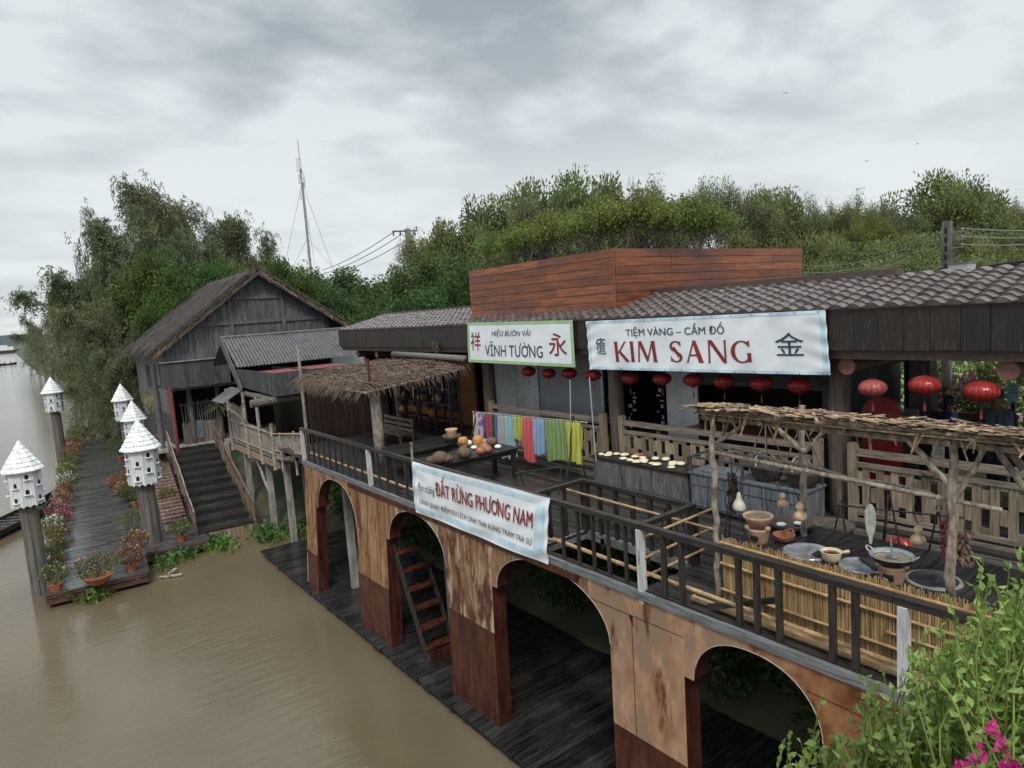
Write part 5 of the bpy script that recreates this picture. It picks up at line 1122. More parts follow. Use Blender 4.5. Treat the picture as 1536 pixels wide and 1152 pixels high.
# hanging gourds, fish and bundles
def hung(px, py, X): return at(px, py, X=X)
def gourd(px, py, X, hpx, kind, lab, top):
    p = hung(px, py, X); s = hpx*((M3.transposed() @ (p-Vector((0, 0, CAMZ)))).z*-1)/F
    prof = [(0.001, 0), (.16, .01), (.30, .08), (.345, .20), (.30, .36), (.17, .47), (.13, .52), (.15, .58), (.20, .67), (.19, .78), (.12, .88), (.05, .95), (.03, 1.0), (0.001, 1.01)] if kind == 'two' else [(0.001, 0), (.14, .01), (.27, .07), (.31, .20), (.29, .36), (.20, .54), (.12, .70), (.10, .86), (.06, .98), (0.001, 1)]
    t = thing('gourd', lab, 'gourd', p, group='gourds hung over the counter')
    obj('shell', MB().lathe([(a*s, b*s) for a, b in prof], n=20), K['gourd' if kind == 'two' else 'gourd_w'], t, smooth=True, local=True)
    q = hung(top[0], top[1], 8.12); obj('string', MB().tube([(0, 0, s*.98), (q.x-p.x, (q.y-p.y)*.5, (q.z-p.z+s)*.5), (q.x-p.x, q.y-p.y, q.z-p.z)], .006, 5), K['wire'], t, local=True)
gourd(1109, 767, 8.35, 30, 'one', 'pale speckled pear shaped gourd by the left pergola post', (1109, 690)); gourd(1174, 761, 8.5, 24, 'two', 'small pinkish double gourd in front of the blue grey case', (1174, 702))
gourd(1200, 781, 8.4, 30, 'two', 'tan double gourd hanging close to the back pergola post', (1200, 708)); gourd(1377, 817, 8.4, 32, 'two', 'golden double gourd at the right above the fire hole', (1377, 738))
p = hung(1306, 816, 8.4); t = thing('dried_fish', 'pale split dried fish hanging head down over the counter', 'fish', p); S_ = 62*0.0085
out = [(-.02, 0), (-.035, .06), (-.045, .16), (-.075, .26), (-.115, .42), (-.125, .62), (-.115, .80), (-.08, .92), (-.02, 1.0), (.02, 1.0), (.085, .92), (.125, .80), (.13, .62), (.11, .42), (.075, .26), (.04, .16), (.035, .06), (.02, 0)]
obj('body', MB().prism([(0.0, a*S_*1.0, b*S_) for a, b in out], (-.014, 0, 0), (.014, 0, 0)), K['fish'], t, local=True, bevel=.008)
obj('string', MB().tube([(0, 0, S_*.99), (0, 0, S_*.99+hung(1306, 720, 8.4).z-hung(1306, 752, 8.4).z)], .005, 5), K['wire'], t, local=True)
def bundle(px, py0, py1, X, rad, mat, lab, cat, n, nm):
    a, b = hung(px, py0, X), hung(px, py1, X); mb = MB(); rg = random.Random(px)
    for i in range(n):
        z = b.z+(a.z-b.z)*rg.random(); r = rad*rg.uniform(.3, 1); an = rg.uniform(0, 6.3); q = Vector((a.x+r*math.cos(an), a.y+r*math.sin(an), z)); d = Vector((math.cos(an)*.6, math.sin(an)*.6, -1)).normalized()*rad*rg.uniform(.5, 1.1)
        mb.tube([q-d*.5, q, q+d*.5], [rad*.08, rad*.3, rad*.08], 6)
    mb.tube([a+Vector((0, 0, .35)), b], .01, 5); tag(obj(nm, mb, K[mat]), lab, cat)
bundle(1098, 712, 768, 8.6, .085, 'dryleaf', 'dark dried leaf bundle hanging beside the pale gourd', 'bundle', 130, 'dried_bundle')
bundle(1420, 782, 838, 8.25, .07, 'chili', 'string of purple onions beside the right pergola post', 'onions', 90, 'onion_string')
bundle(1446, 795, 850, 8.3, .085, 'twig', 'string of brown bulbs right of the right pergola post', 'bulbs', 90, 'bulb_string')
p = hung(1393, 640, 8.5); p = at(1393, 717, X=11.8); t = thing('coconut_scoop', 'dark round scoop hanging on the board fence behind the right post', 'scoop', p); obj('cup', MB().lathe([(0.001, 0), (.08, .02), (.12, .1), (.1, .1), (0.001, .03)], n=16), K['coco'], t, smooth=True, local=True); obj('cord', MB().tube([(0, 0, .1), (0.1, 0, .45)], .006, 5), K['wire'], t, local=True)
q = at(1345, 800, X=11.6); tag(obj('red_cloth', MB().grid(lambda a, b: (11.45+.2*b, q.y-.25+.5*a, ZD+.03+.12*math.sin(a*5)*math.sin(b*3)+.12*b), 12, 8), K['lantern'], smooth=True), 'crumpled red cloth on the terrace floor behind the wok', 'cloth')

# ================================================================== BRUSH AWNING
rg = random.Random(17)
C4 = [Vector((7.95, 17.5, 6.58)), Vector((8.2, 23.5, 6.62)), Vector((11.42, 23.3, 6.98)), Vector((11.38, 17.5, 6.92))]
aw = thing('brush_awning', 'low awning of dry brown twigs on bamboo posts at the far end of the terrace', 'awning', (9.6, 20.5, ZD))
def awp(u, v): return C4[0].lerp(C4[3], u).lerp(C4[1].lerp(C4[2], u), v)
mb = MB()
for i in range(2100):
    u, v = rg.random(), rg.random(); p = awp(u, v)+Vector((0, 0, rg.uniform(.0, .13)+.05*math.sin(u*5+v*7))); a = rg.gauss(0.15, .5); L_ = rg.uniform(.3, 1.1)
    d = Vector((math.sin(a), math.cos(a), rg.gauss(0, .09)))*L_*.5; m_ = Vector((rg.uniform(-.04, .04), rg.uniform(-.04, .04), rg.uniform(0, .06)))
    mb.tube([p-d, p+m_, p+d], [.008, .011, .005], 4, cap=False)
for i in range(380):
    v = rg.random(); edge = rg.choice((0, 0, 1)); p = awp(0, v) if edge == 0 else awp(rg.random(), 0); p += Vector((rg.uniform(-.1, .15), rg.uniform(-.1, .1), rg.uniform(0, .1)))
    d = Vector((-rg.uniform(.1, .5), rg.uniform(-.2, .2), -rg.uniform(.05, .45))) if edge == 0 else Vector((rg.uniform(-.2, .2), -rg.uniform(.1, .4), -rg.uniform(.05, .35)))
    mb.tube([p, p+d*.5+Vector((0, 0, .05)), p+d], [.010, .008, .004], 4, cap=False)
obj('twig_cover', mb, K['twig'], aw)
obj('under_mat', MB().grid(lambda a, b: awp(.03+.94*a, .03+.94*b)-Vector((0, 0, .015)), 6, 6), K['twig'], aw)
for a, b in ((0, 1), (0, 3), (1, 2)): obj('frame_pole', MB().bamboo(C4[a]-Vector((0, 0, .06)), C4[b]-Vector((0, 0, .06)), .04), K['bamboo_g'], aw)
q = at(457, 620, X=8.45); obj('post', MB().bamboo((q.x, q.y, ZD), (q.x, q.y, at(455, 520, X=8.45).z), .065), K['bamboo_g'], aw)
obj('column', MB().tube([(8.55, 18.2, ZD), (8.56, 18.2, 5.3), (8.55, 18.2, 6.55)], [.17, .165, .155], 18), K['bamboo_g'], aw, smooth=True)
for i, v in enumerate((.2, .5, .8)): obj('rafter', MB().stick(awp(0, v)-Vector((0, 0, .05)), awp(1, v)-Vector((0, 0, .05)), .03), K['stickw'], aw)
for u in (.45, .62, .75): p = awp(u, 0.02); obj('loose_strip', MB().tube([p, p+Vector((0, -.06, -.3)), p+Vector((.03, -.02, -.6))], .014, 4), K['palm'], aw)
tag(obj('steel_post', MB().bb(8.27, 8.34, 17.9, 17.97, 6.5, 7.45), K['brass']), 'slim dark red steel post rising through the brush awning', 'post')
tag(obj('rolled_blind', MB().tube([at(590, 531, X=11.3), at(640, 534, X=11.3), at(697, 538, X=11.3)], .10, 14), plain('faded_canvas', (.17, .165, .15), .95, 0, .1), smooth=True), 'rolled grey canvas blind under the eaves board above the brush awning', 'blind')
# ================================================================== JETTY, STEPS, DOVECOTES
JA = -math.atan(0.0965); JO = Vector((0.03, 26.8, 0)); ZJ = 0.15
def jw(x, y, z=0): return JO + Matrix.Rotation(JA, 3, 'Z') @ Vector((x, y, z))
def placed(o, loc, rz): o.location = loc; o.rotation_euler = (0, 0, rz); return o
rg = random.Random(41); mb = MB(); y = 0
while y < 39.6:
    q = y+rg.uniform(.17, .24); x1 = 3.02+rg.uniform(-.02, .03); x0 = rg.uniform(-.03, .02); c = rg.uniform(.8, 2.3)
    if 2.3 < y < 15: x1 = 5.35+rg.uniform(-.03, .03)
    for a, b in ((x0, c-.004), (c+.004, x1)): mb.bb(a, b, y+.006, q-.006, ZJ-.05, ZJ+rg.uniform(-.007, .007))
    y = q
tag(placed(obj('jetty_deck', mb, K['jetty'], local=True), JO, JA), kind='structure')
mb = MB()
mb.bb(-.02, 3.0, .02, .12, -.02, ZJ-.055).bb(-.02, 3.0, 0.0, .1, -.22, -.06).bb(-.06, 0.06, .13, 39, -.2, ZJ-.055).bb(2.95, 3.06, .13, 2.3, -.2, ZJ-.055).bb(2.95, 5.3, 2.3, 2.42, -.2, ZJ-.055)
for x in (.3, 1.5, 2.6): mb.bb(x, x+.12, .0, 1.0, -.055, -.025)
tag(placed(obj('jetty_beams', mb, surf('wet_red_brown_beams', (.035, .016, .012), (.11, .06, .045), GX, 4, rough=.4, bump=.3), local=True), JO, JA), kind='structure')
# wide wooden steps up to the thatched house
SO = Vector((5.42, 29.75, 0)); SA = JA; NS = 10; run = 0.98; rise = (2.4-.2)/NS
stp = thing('wooden_steps', 'wide dark wet wooden steps rising from the jetty to the thatched house', 'steps', SO, SA)
for i in range(NS):
    z = .2+i*rise; y = i*run; x1 = 2.12+.01*i
    mb = MB(); 
    for k_ in range(4): mb.bb(0, x1, y+k_*.245+.004, y+k_*.245+.241, z-.05, z+rg.uniform(-.006, .006))
    obj('tread', mb, K['deck'], stp, local=True); obj('riser', MB().bb(0.02, x1-.02, y+.98+.004, y+1.02, z-.02, z+rise-.052), K['black'], stp, local=True)
mb = MB(); x = 0
while x < 2.1: mb.bb(x+.006, x+.17, -.04, -.005, -.9, .14); x += .178
obj('front_boards', mb, K['tan'], stp, local=True); obj('front_beam', MB().bb(-.05, 2.2, -.07, -.004, .145, .215), K['black'], stp, local=True)
def slope_rail(name, label, x, y0, y1, z0, z1, h, mat, rmat, n, thick):
    t = thing(name, label, 'railing', SO+Matrix.Rotation(SA, 3, 'Z') @ Vector((x, 0, 0)), SA)
    obj('handrail', MB().stick((0, y0, z0+h), (0, y1, z1+h), thick, 7, .02, rg, 12), K[rmat], t, local=True)
    obj('lower_rail', MB().stick((0, y0, z0+h*.35), (0, y1, z1+h*.35), thick*.7, 6, .015, rg, 12), K[mat], t, local=True)
    mb = MB()
    for i in range(n):
        u = (i+.5)/n; y = y0+(y1-y0)*u; z = z0+(z1-z0)*u; mb.stick((rg.uniform(-.02, .02), y, z-.1), (rg.uniform(-.02, .02), y+rg.uniform(-.04, .04), z+h*rg.uniform(.93, 1.02)), rg.uniform(.012, .02), 5, .006, rg, 3)
    obj('pickets', mb, K[mat], t, local=True)
    for i in range(5):
        u = i/4; y = y0+(y1-y0)*u; z = z0+(z1-z0)*u; obj('post', MB().stick((0, y, z-.4), (0, y, z+h+.05), .05, 7, .01, rg, 4), K[mat], t, local=True)
slope_rail('steps_railing', 'rough bamboo railing on the left side of the wide steps', -.1, -.3, 9.8, .2, 2.4, .95, 'twig', 'stickw', 60, .03)
slope_rail('steps_railing', 'brown picket railing on the right side of the wide steps', 2.25, -.2, 9.8, .2, 2.4, .9, 'twig', 'twig', 75, .045)
mb = MB()
for i in range(34):
    y = 1.2+i*.42; z = .2+max(0, (i-2))*.075
    for k_ in range(5): mb.bb(-1.15+k_*.2+.006*(i % 2), -1.15+k_*.2+.188, y, y+.40, z-.35, z+rg.uniform(-.008, .008))
tag(placed(obj('brick_path', mb, K['brick'], local=True), SO, SA), kind='structure')
landing = MB()
for k_ in range(30): landing.bb(-1.2, 6, NS*run+.03+k_*.1, NS*run+.125+k_*.1, 2.2, 2.4)
tag(placed(obj('house_landing', landing, K['concrete'], local=True), SO, SA), kind='structure')

# --- dovecotes
def dove_proto():
    t = thing('dovecote', 'x', 'birdhouse', (0, 0, 0)); n = 8; a0 = PI/8
    mb = MB()
    for k_ in range(n):
        a, b = a0+2*PI*k_/n, a0+2*PI*(k_+1)/n; P0 = Vector((.8*math.cos(a), .8*math.sin(a), 0)); P1 = Vector((.8*math.cos(b), .8*math.sin(b), 0)); M = 10
        for i in range(M):
            u0, u1 = i/M, (i+1)/M; q0 = P0.lerp(P1, u0+.012); q1 = P0.lerp(P1, u1-.012 if i % 2 else u1); s0 = .09*abs(math.sin(u0*PI*2)); s1 = .09*abs(math.sin(u1*PI*2))
            mb.quad((q0.x, q0.y, s0-.05), (q1.x, q1.y, s1-.05), (q1.x, q1.y, 1.62), (q0.x, q0.y, 1.62))
    bd = obj('body', mb, K['white'], t, local=True)
    obj('core', MB().lathe([(.785, .03), (.785, 1.6)], n=8, a0=a0), K['gpanel_d'], bd, local=True)
    rf = MB(); C_ = 7
    for i in range(C_):
        r0, r1 = 1.02*(1-i/C_), 1.02*(1-(i+1)/C_)*.98; z0, z1 = 1.56+1.36*i/C_, 1.56+1.36*(i+1)/C_
        for k_ in range(n):
            a, b = a0+2*PI*k_/n, a0+2*PI*(k_+1)/n; m = max(1, 4-i//2)
            for j in range(m):
                A = Vector((math.cos(a), math.sin(a), 0)).lerp(Vector((math.cos(b), math.sin(b), 0)), j/m+.006); B = Vector((math.cos(a), math.sin(a), 0)).lerp(Vector((math.cos(b), math.sin(b), 0)), (j+1)/m-.006)
                dz = rg.uniform(0, .014); rf.quad((A.x*r0, A.y*r0, z0+.035+dz), (B.x*r0, B.y*r0, z0+.035+dz), (B.x*r1, B.y*r1, z1+.012), (A.x*r1, A.y*r1, z1+.012)); rf.quad((A.x*r0, A.y*r0, z0), (B.x*r0, B.y*r0, z0), (B.x*r0, B.y*r0, z0+.035+dz), (A.x*r0, A.y*r0, z0+.035+dz))
    r_ = obj('roof', rf, K['white_roof'], t, local=True); obj('roof_underlay', MB().lathe([(.99, 1.55), (0.001, 2.90)], n=8, a0=a0), K['gpanel_d'], r_, local=True); obj('soffit', MB().lathe([(1.0, 1.553), (0.001, 1.553)], n=8, a0=a0), K['white'], r_, local=True)
    ap = .8*math.cos(PI/8)+.004
    for k_ in range(n):
        a = 2*PI*(k_+1)/n+a0-PI/8; ca, sa = math.cos(a), math.sin(a)
        for z, u in (((1.22, 0.02), (.55, -.03)) if k_ % 2 else ((.88, .05), (.22, -.02))):
            def P(x, zz, o=0): return (ca*(ap+o)-sa*(x+u), sa*(ap+o)+ca*(x+u), zz)
            out = [P(-.085, z), P(.085, z), P(.085, z+.13)]+[P(.085*math.cos(q), z+.13+.085*math.sin(q)) for q in np.linspace(0, PI, 8)[1:-1]]+[P(-.085, z+.13)]
            h_ = obj('entrance_hole', MB().poly(out), K['hole'], t, local=True)
            lm = MB(); lm.box((ca*(ap+.055)-sa*u, sa*(ap+.055)+ca*u, z-.02), (.12, .34, .03), a); obj('landing_ledge', lm, K['white'], h_, local=True)
    obj('pole', MB().tube([(.01*math.sin(i*2), .01*math.cos(i*3), -1+i/10) for i in range(11)], [.47, .465, .46, .455, .45, .45, .445, .44, .435, .43, .43], 20), K['pole'], t, smooth=True, local=True)
    return t
dv = dove_proto()
DV = [(27, 660, 28.8, .66, 'nearest white dovecote on a thick pole in the water at the left picture edge'),
      (205, 628, 30.2, .75, 'white dovecote with weathered roof on a thick pole beside the steps'),
      (75, 565, 60, .74, 'white dovecote standing alone in the water beyond the flower row'),
      (197, 600, 43, .70, 'white dovecote peeking right behind the weathered roof one'),
      (180, 575, 50, .69, 'white dovecote with smooth roof second behind the weathered roof one'),
      (170, 557, 66, .62, 'farthest dovecote mostly hidden by foliage beside the thatched house')]
for i, (px, py, Y, s, lab) in enumerate(DV):
    p = at(px, py, Y=Y); o = dv if i == 0 else copy_tree(dv); zb = p.z-2.93*s*1.2
    o.location = (p.x, Y, zb); o.scale = (s, s, s*1.2); o.rotation_euler = (0, 0, .12+i*.13); tag(o, lab, 'birdhouse', 'white dovecotes along the jetty')
    pole = [c_ for c_ in kids(o) if c_.name.startswith('pole')][0]; pole.scale = (1, 1, (zb-ZW+1.0)/(s*1.2))

# --- potted plants on the jetty
def leafball(rg, n, c, r, L, W, flat=.7, up=.4):
    q = rg.normal(size=(n, 3)); q /= np.linalg.norm(q, axis=1, keepdims=True); rad = rg.uniform(.35, 1, (n, 1))**.6
    P = np.array(c)+q*rad*r*np.array([1, 1, flat]); D = q+np.array([0, 0, up])+rg.normal(size=(n, 3))*.5; return P, D
def pot_plant(loc, lab, r=.22, h=.24, pr=.32, ph=.45, leaf='lf_pot', flower=None, nf=60, nl=260, potm='terra', wide=False, group='potted plants on the jetty', seed=0, trunk=False, name='potted_plant'):
    rn = np.random.default_rng(seed+11); t = thing(name, lab, 'plant', loc, seed*.9, group)
    obj('pot', MB().lathe([(.001, 0), (r*.62, 0), (r*.9, h*.7), (r*1.02, h*.92), (r*1.06, h), (r*.92, h), (r*.88, h*.86), (.001, h*.82)], n=18), K[potm], t, smooth=False, local=True)
    mb = MB()
    if trunk: mb.tube([(0, 0, h*.8), (.05, .02, h+ph*.3), (-.03, 0, h+ph*.6)], [.06, .045, .03], 8)
    for i in range(6):
        a = i*1.05+seed; mb.tube([(0, 0, h*.8+(ph*.3 if trunk else 0)), (math.cos(a)*pr*.3, math.sin(a)*pr*.3, h+ph*.5), (math.cos(a)*pr*.6, math.sin(a)*pr*.6, h+ph*.85)], [.015, .010, .005], 5)
    obj('stems', mb, K['bark'], t, local=True)
    P, D = leafball(rn, nl, (0, 0, h+ph*.62), pr, 0, 0, ph/pr*.55); fm = MB().leaves(P, D, .10, .055, rn); obj('foliage', fm, K[leaf], t, local=True)
    if flower:
        P, D = leafball(rn, nf*4, (0, 0, h+ph*.66), pr*1.05, 0, 0, ph/pr*.6, 1.0); keep = (P[:, 2] > h+ph*.45); P, D = P[keep][:int(nf*1.4)], D[keep][:int(nf*1.4)]
        tag(obj('flowers', MB().leaves(P, D, .085, .075, rn), K['fl_'+flower], t, local=True), kind='stuff')
    return t
PL = [(85, 886, 'green shrub in a terracotta bowl at the front left corner of the jetty', .24, .36, .6, 'lf_pot', 'white', 10), (77, 858, 'pale green shrub, second pot of the flower row from the front', .2, .34, .55, 'lf_pot', None, 0), (88, 842, 'green and pink shrub, third pot of the flower row from the front', .22, .36, .5, 'lf_pot', 'salmon', 25),
      (84, 820, 'salmon flowered shrub in front of the white flowered one', .2, .36, .5, 'lf_pot', 'salmon', 55), (80, 806, 'white flowered shrub close behind the near pole of the flower row', .22, .42, .55, 'lf_pot', 'white', 100), (94, 795, 'bright magenta flowered plant on the deck side of the flower row', .2, .34, .5, 'lf_pot', 'magenta', 90),
      (88, 785, 'rosy pink flowered shrub behind the magenta plant', .2, .42, .6, 'lf_red', 'pink', 80), (96, 768, 'coppery red leaved shrub in the middle of the flower row', .2, .40, .6, 'lf_red', 'salmon', 60), (98, 752, 'dark red flowered shrub in front of the large white flowered one', .2, .38, .55, 'lf_red', 'red', 30),
      (104, 738, 'large white flowered shrub in the middle of the flower row', .24, .50, .7, 'lf_pot', 'white', 110), (103, 722, 'yellowish green shrub beyond the large white flowered one', .22, .5, .7, 'lf_pot', 'yellow', 40), (106, 708, 'lime green shrub beyond the yellowish one', .22, .5, .7, 'lf_pot', None, 0),
      (107, 697, 'orange flowered shrub in the far half of the flower row', .22, .55, .75, 'lf_red', 'orange', 60), (110, 687, 'pink and copper shrub in the far half of the flower row', .22, .55, .75, 'lf_red', 'salmon', 60), (111, 678, 'reddish orange shrub near the lone dovecote pole', .22, .6, .8, 'lf_red', 'orange', 70),
      (115, 669, 'mixed green shrub near the far end of the flower row', .22, .65, .85, 'lf_pot', 'yellow', 25), (118, 661, 'bushy green shrub at the far left corner of the jetty', .24, .75, .95, 'lf_pot', None, 0),
      (140, 657, 'small green pot plant on the far end of the jetty, left one', .25, .4, .7, 'lf_pot', None, 0), (157, 656, 'small green pot plant on the far end of the jetty, right one', .25, .4, .7, 'lf_pot', None, 0),
      (198, 857, 'pinkish shrub in a terracotta bowl at the front right corner of the jetty', .22, .38, .55, 'lf_red', 'salmon', 40), (207, 838, 'pink tipped shrub just left of the thick dovecote pole', .22, .40, .7, 'lf_red', 'salmon', 70), (205, 812, 'tall pale green shrub left of the thick dovecote pole', .2, .38, .9, 'lf_pot', None, 0),
      (186, 745, 'big red and orange bush in a black pot in the middle of the jetty', .26, .62, .9, 'lf_red', 'red', 110), (196, 752, 'orange flowered bush in a black pot left of the dovecote pole', .26, .55, .7, 'lf_red', 'orange', 100), (181, 690, 'leafy green bush on the jetty beside the second row of dovecotes', .26, .7, 1.2, 'lf_green', None, 0),
      (253, 762, 'orange and yellow shrub in a black pot right of the dovecote pole', .24, .45, .6, 'lf_pot', 'orange', 45), (273, 812, 'small round bonsai in a terracotta pot at the foot of the wide steps', .22, .38, .5, 'lf_pot', None, 0), (205, 760, 'dark green bush behind the thick dovecote pole', .26, .6, .9, 'lf_green', None, 0)]
for i, (px, py, lab, r, pr, ph, leaf, fl, nf) in enumerate(PL):
    p = at(px, py, Z=ZJ)
    pot_plant(Vector((p.x, p.y, ZJ)), lab, r, .26, pr*1.12, ph, leaf, fl, nf, nl=int(520*max(.7, pr/.4)), potm='iron' if 'black pot' in lab else 'terra', seed=i, trunk='bonsai' in lab)
p = at(148, 874, Z=ZJ); pot_plant(Vector((p.x, p.y, ZJ)), 'spreading bonsai with pink blossoms in a wide terracotta bowl at the jetty front', .46, .26, .72, .62, 'lf_pot', 'pink', 55, nl=900, seed=77, trunk=True, name='bonsai')
p = at(262, 735, Z=.6); tag(obj('red_bucket', MB().lathe([(.001, 0), (.15, 0), (.2, .35), (.18, .35), (.001, .05)], (p.x, p.y, .6), 16), K['redpaint']), 'small red bucket beside the brick path', 'bucket')

# --- water hyacinth, driftwood, boats
def hyacinth(pts, n, lab, seed):
    rn = np.random.default_rng(seed); P = []; D = []; mb = MB(); st_ = MB()
    for i in range(n):
        k_ = rn.integers(len(pts)); c_ = at(pts[k_][0]+rn.normal()*pts[k_][2], pts[k_][1]+rn.normal()*pts[k_][3], Z=ZW)
        h = rn.uniform(.08, .42); a = rn.uniform(0, 6.28); tip = (c_.x+math.cos(a)*h*.5, c_.y+math.sin(a)*h*.5, ZW+h); st_.tube([(c_.x, c_.y, ZW-.03), tip], [.014, .009], 4, cap=False); P.append(tip); D.append((math.cos(a), math.sin(a), rn.uniform(-.1, .9)))
    fm = MB().leaves(P, D, .2, .17, rn); xs = np.array(P); t = thing('water_hyacinth', lab, 'water plant', (xs[:, 0].mean(), xs[:, 1].mean(), ZW)); obj('leaves', fm, K['lf_hy'], t); obj('stalks', st_, K['lf_fresh'], t)
hyacinth([(120, 905, 8, 3), (140, 903, 8, 3), (160, 896, 5, 3)], 70, 'thin water hyacinth patch floating before the front edge of the jetty', 1)
hyacinth([(245, 845, 12, 7), (275, 832, 12, 7), (305, 822, 14, 6), (330, 822, 12, 4), (300, 812, 12, 6)], 620, 'dense water hyacinth bank beside the thick dovecote pole and steps', 2)
hyacinth([(395, 808, 7, 4), (412, 806, 8, 5), (442, 798, 7, 6), (455, 790, 6, 8)], 330, 'water hyacinth patch below the stilts of the bamboo hut', 3)
a, b = at(240, 868, Z=ZW), at(274, 864, Z=ZW); tag(obj('driftwood', MB().stick(a+Vector((0, 0, .05)), b+Vector((0, 0, .06)), .05, 7, .02, rg).stick(a+Vector((.3, .1, .05)), b+Vector((-.1, .5, .16)), .05, 7, .03, rg), K['stickw']), 'broken driftwood floating beside the hyacinth bank', 'driftwood')
def boat(name, lab, bow, stern, wd, hh, mat, cat='boat', parts=True):
    L_ = (bow-stern).length; c_ = (bow+stern)/2; ang = math.atan2((bow-stern).y, (bow-stern).x); t = thing(name, lab, cat, (c_.x, c_.y, ZW), ang)
    def hull(u, v, ins=0.0):
        s = u*2-1; wdt = (wd/2-ins)*max(.02, (1-abs(s)**2.6)); th = PI*v; z = -.12+ins*.6+(hh+.55*abs(s)**3)*(1-math.sin(th)*.9) if False else 0
        rise_ = .5*abs(s)**3*hh*2; yy = -math.cos(th)*wdt; z = (hh+rise_)-(hh+.12-ins+rise_*.7)*math.sin(th)**.7
        return (s*(L_/2-ins), yy, z)
    obj('hull', MB().grid(lambda a, b: hull(a, b), 26, 10), K[mat], t, smooth=True, local=True); obj('inner_hull', MB().grid(lambda a, b: hull(a, 1-b, .05), 26, 10), K[mat], t, smooth=True, local=True)
    mb = MB()
    for s in (-1, 1): mb.tube([(x*(L_/2), s*wd/2*max(.02, 1-abs(x)**2.6), hh+.5*abs(x)**3*hh*2) for x in np.linspace(-1, 1, 25)], .03, 6)
    obj('gunwale', mb, K['black'], t, local=True)
    if parts:
        for x in np.linspace(-.75, .75, 13): w_ = wd/2*(1-abs(x)**2.6)-.06; obj('cross_slat', MB().box((x*L_/2, 0, hh*.72), (.16, 2*w_, .04)), K['grey_d'], t, local=True)
    return t
boat('wooden_sampan', 'dark wooden sampan moored behind the nearest dovecote pole', at(80, 752, Z=ZW+.3), at(-110, 842, Z=ZW+.3), 1.6, .42, 'black')
q = at(12, 547, Z=ZW); bt = boat('rowing_boat', 'tiny dark boat far out on the river', q+Vector((3.2, 2, 0)), q+Vector((-3.2, -2, 0)), 1.6, .5, 'black', parts=False)
for k_, dx in enumerate((-1.4, 1.3)): obj('seated_figure', MB().lathe([(.001, 0), (.3, .1), (.28, .6), (.12, .8), (.15, .95), (.12, 1.1), (.001, 1.15)], (dx, 0, .3), 10), K['ink_k'], bt, local=True)
q = at(17, 524, Y=900); t = thing('river_ship', 'distant pale ship at the bend of the river', 'ship', (q.x, 900, ZW)); obj('hull', MB().prism([(-12, 0, 0), (12, 0, 0), (14, 0, 3.2), (-13, 0, 2.6)], (0, -2.5, 0), (0, 2.5, 0)), K['ink_k'], t, local=True); obj('cabin', MB().bb(-10, 2, -2, 2, 3.0, 6.5).bb(-9, -3, -1.8, 1.8, 6.504, 8.5), K['white'], t, local=True)
q = at(3, 521, Y=1100); t = thing('river_ship', 'tiny white ship farther out at the left edge of the river', 'ship', (q.x-2, 1100, ZW)); obj('hull', MB().prism([(-12, 0, 0), (12, 0, 0), (14, 0, 3.2), (-13, 0, 2.6)], (0, -2.5, 0), (0, 2.5, 0)), K['gpanel_d'], t, local=True); obj('cabin', MB().bb(-8, 6, -2, 2, 3.0, 7.5), K['white'], t, local=True)

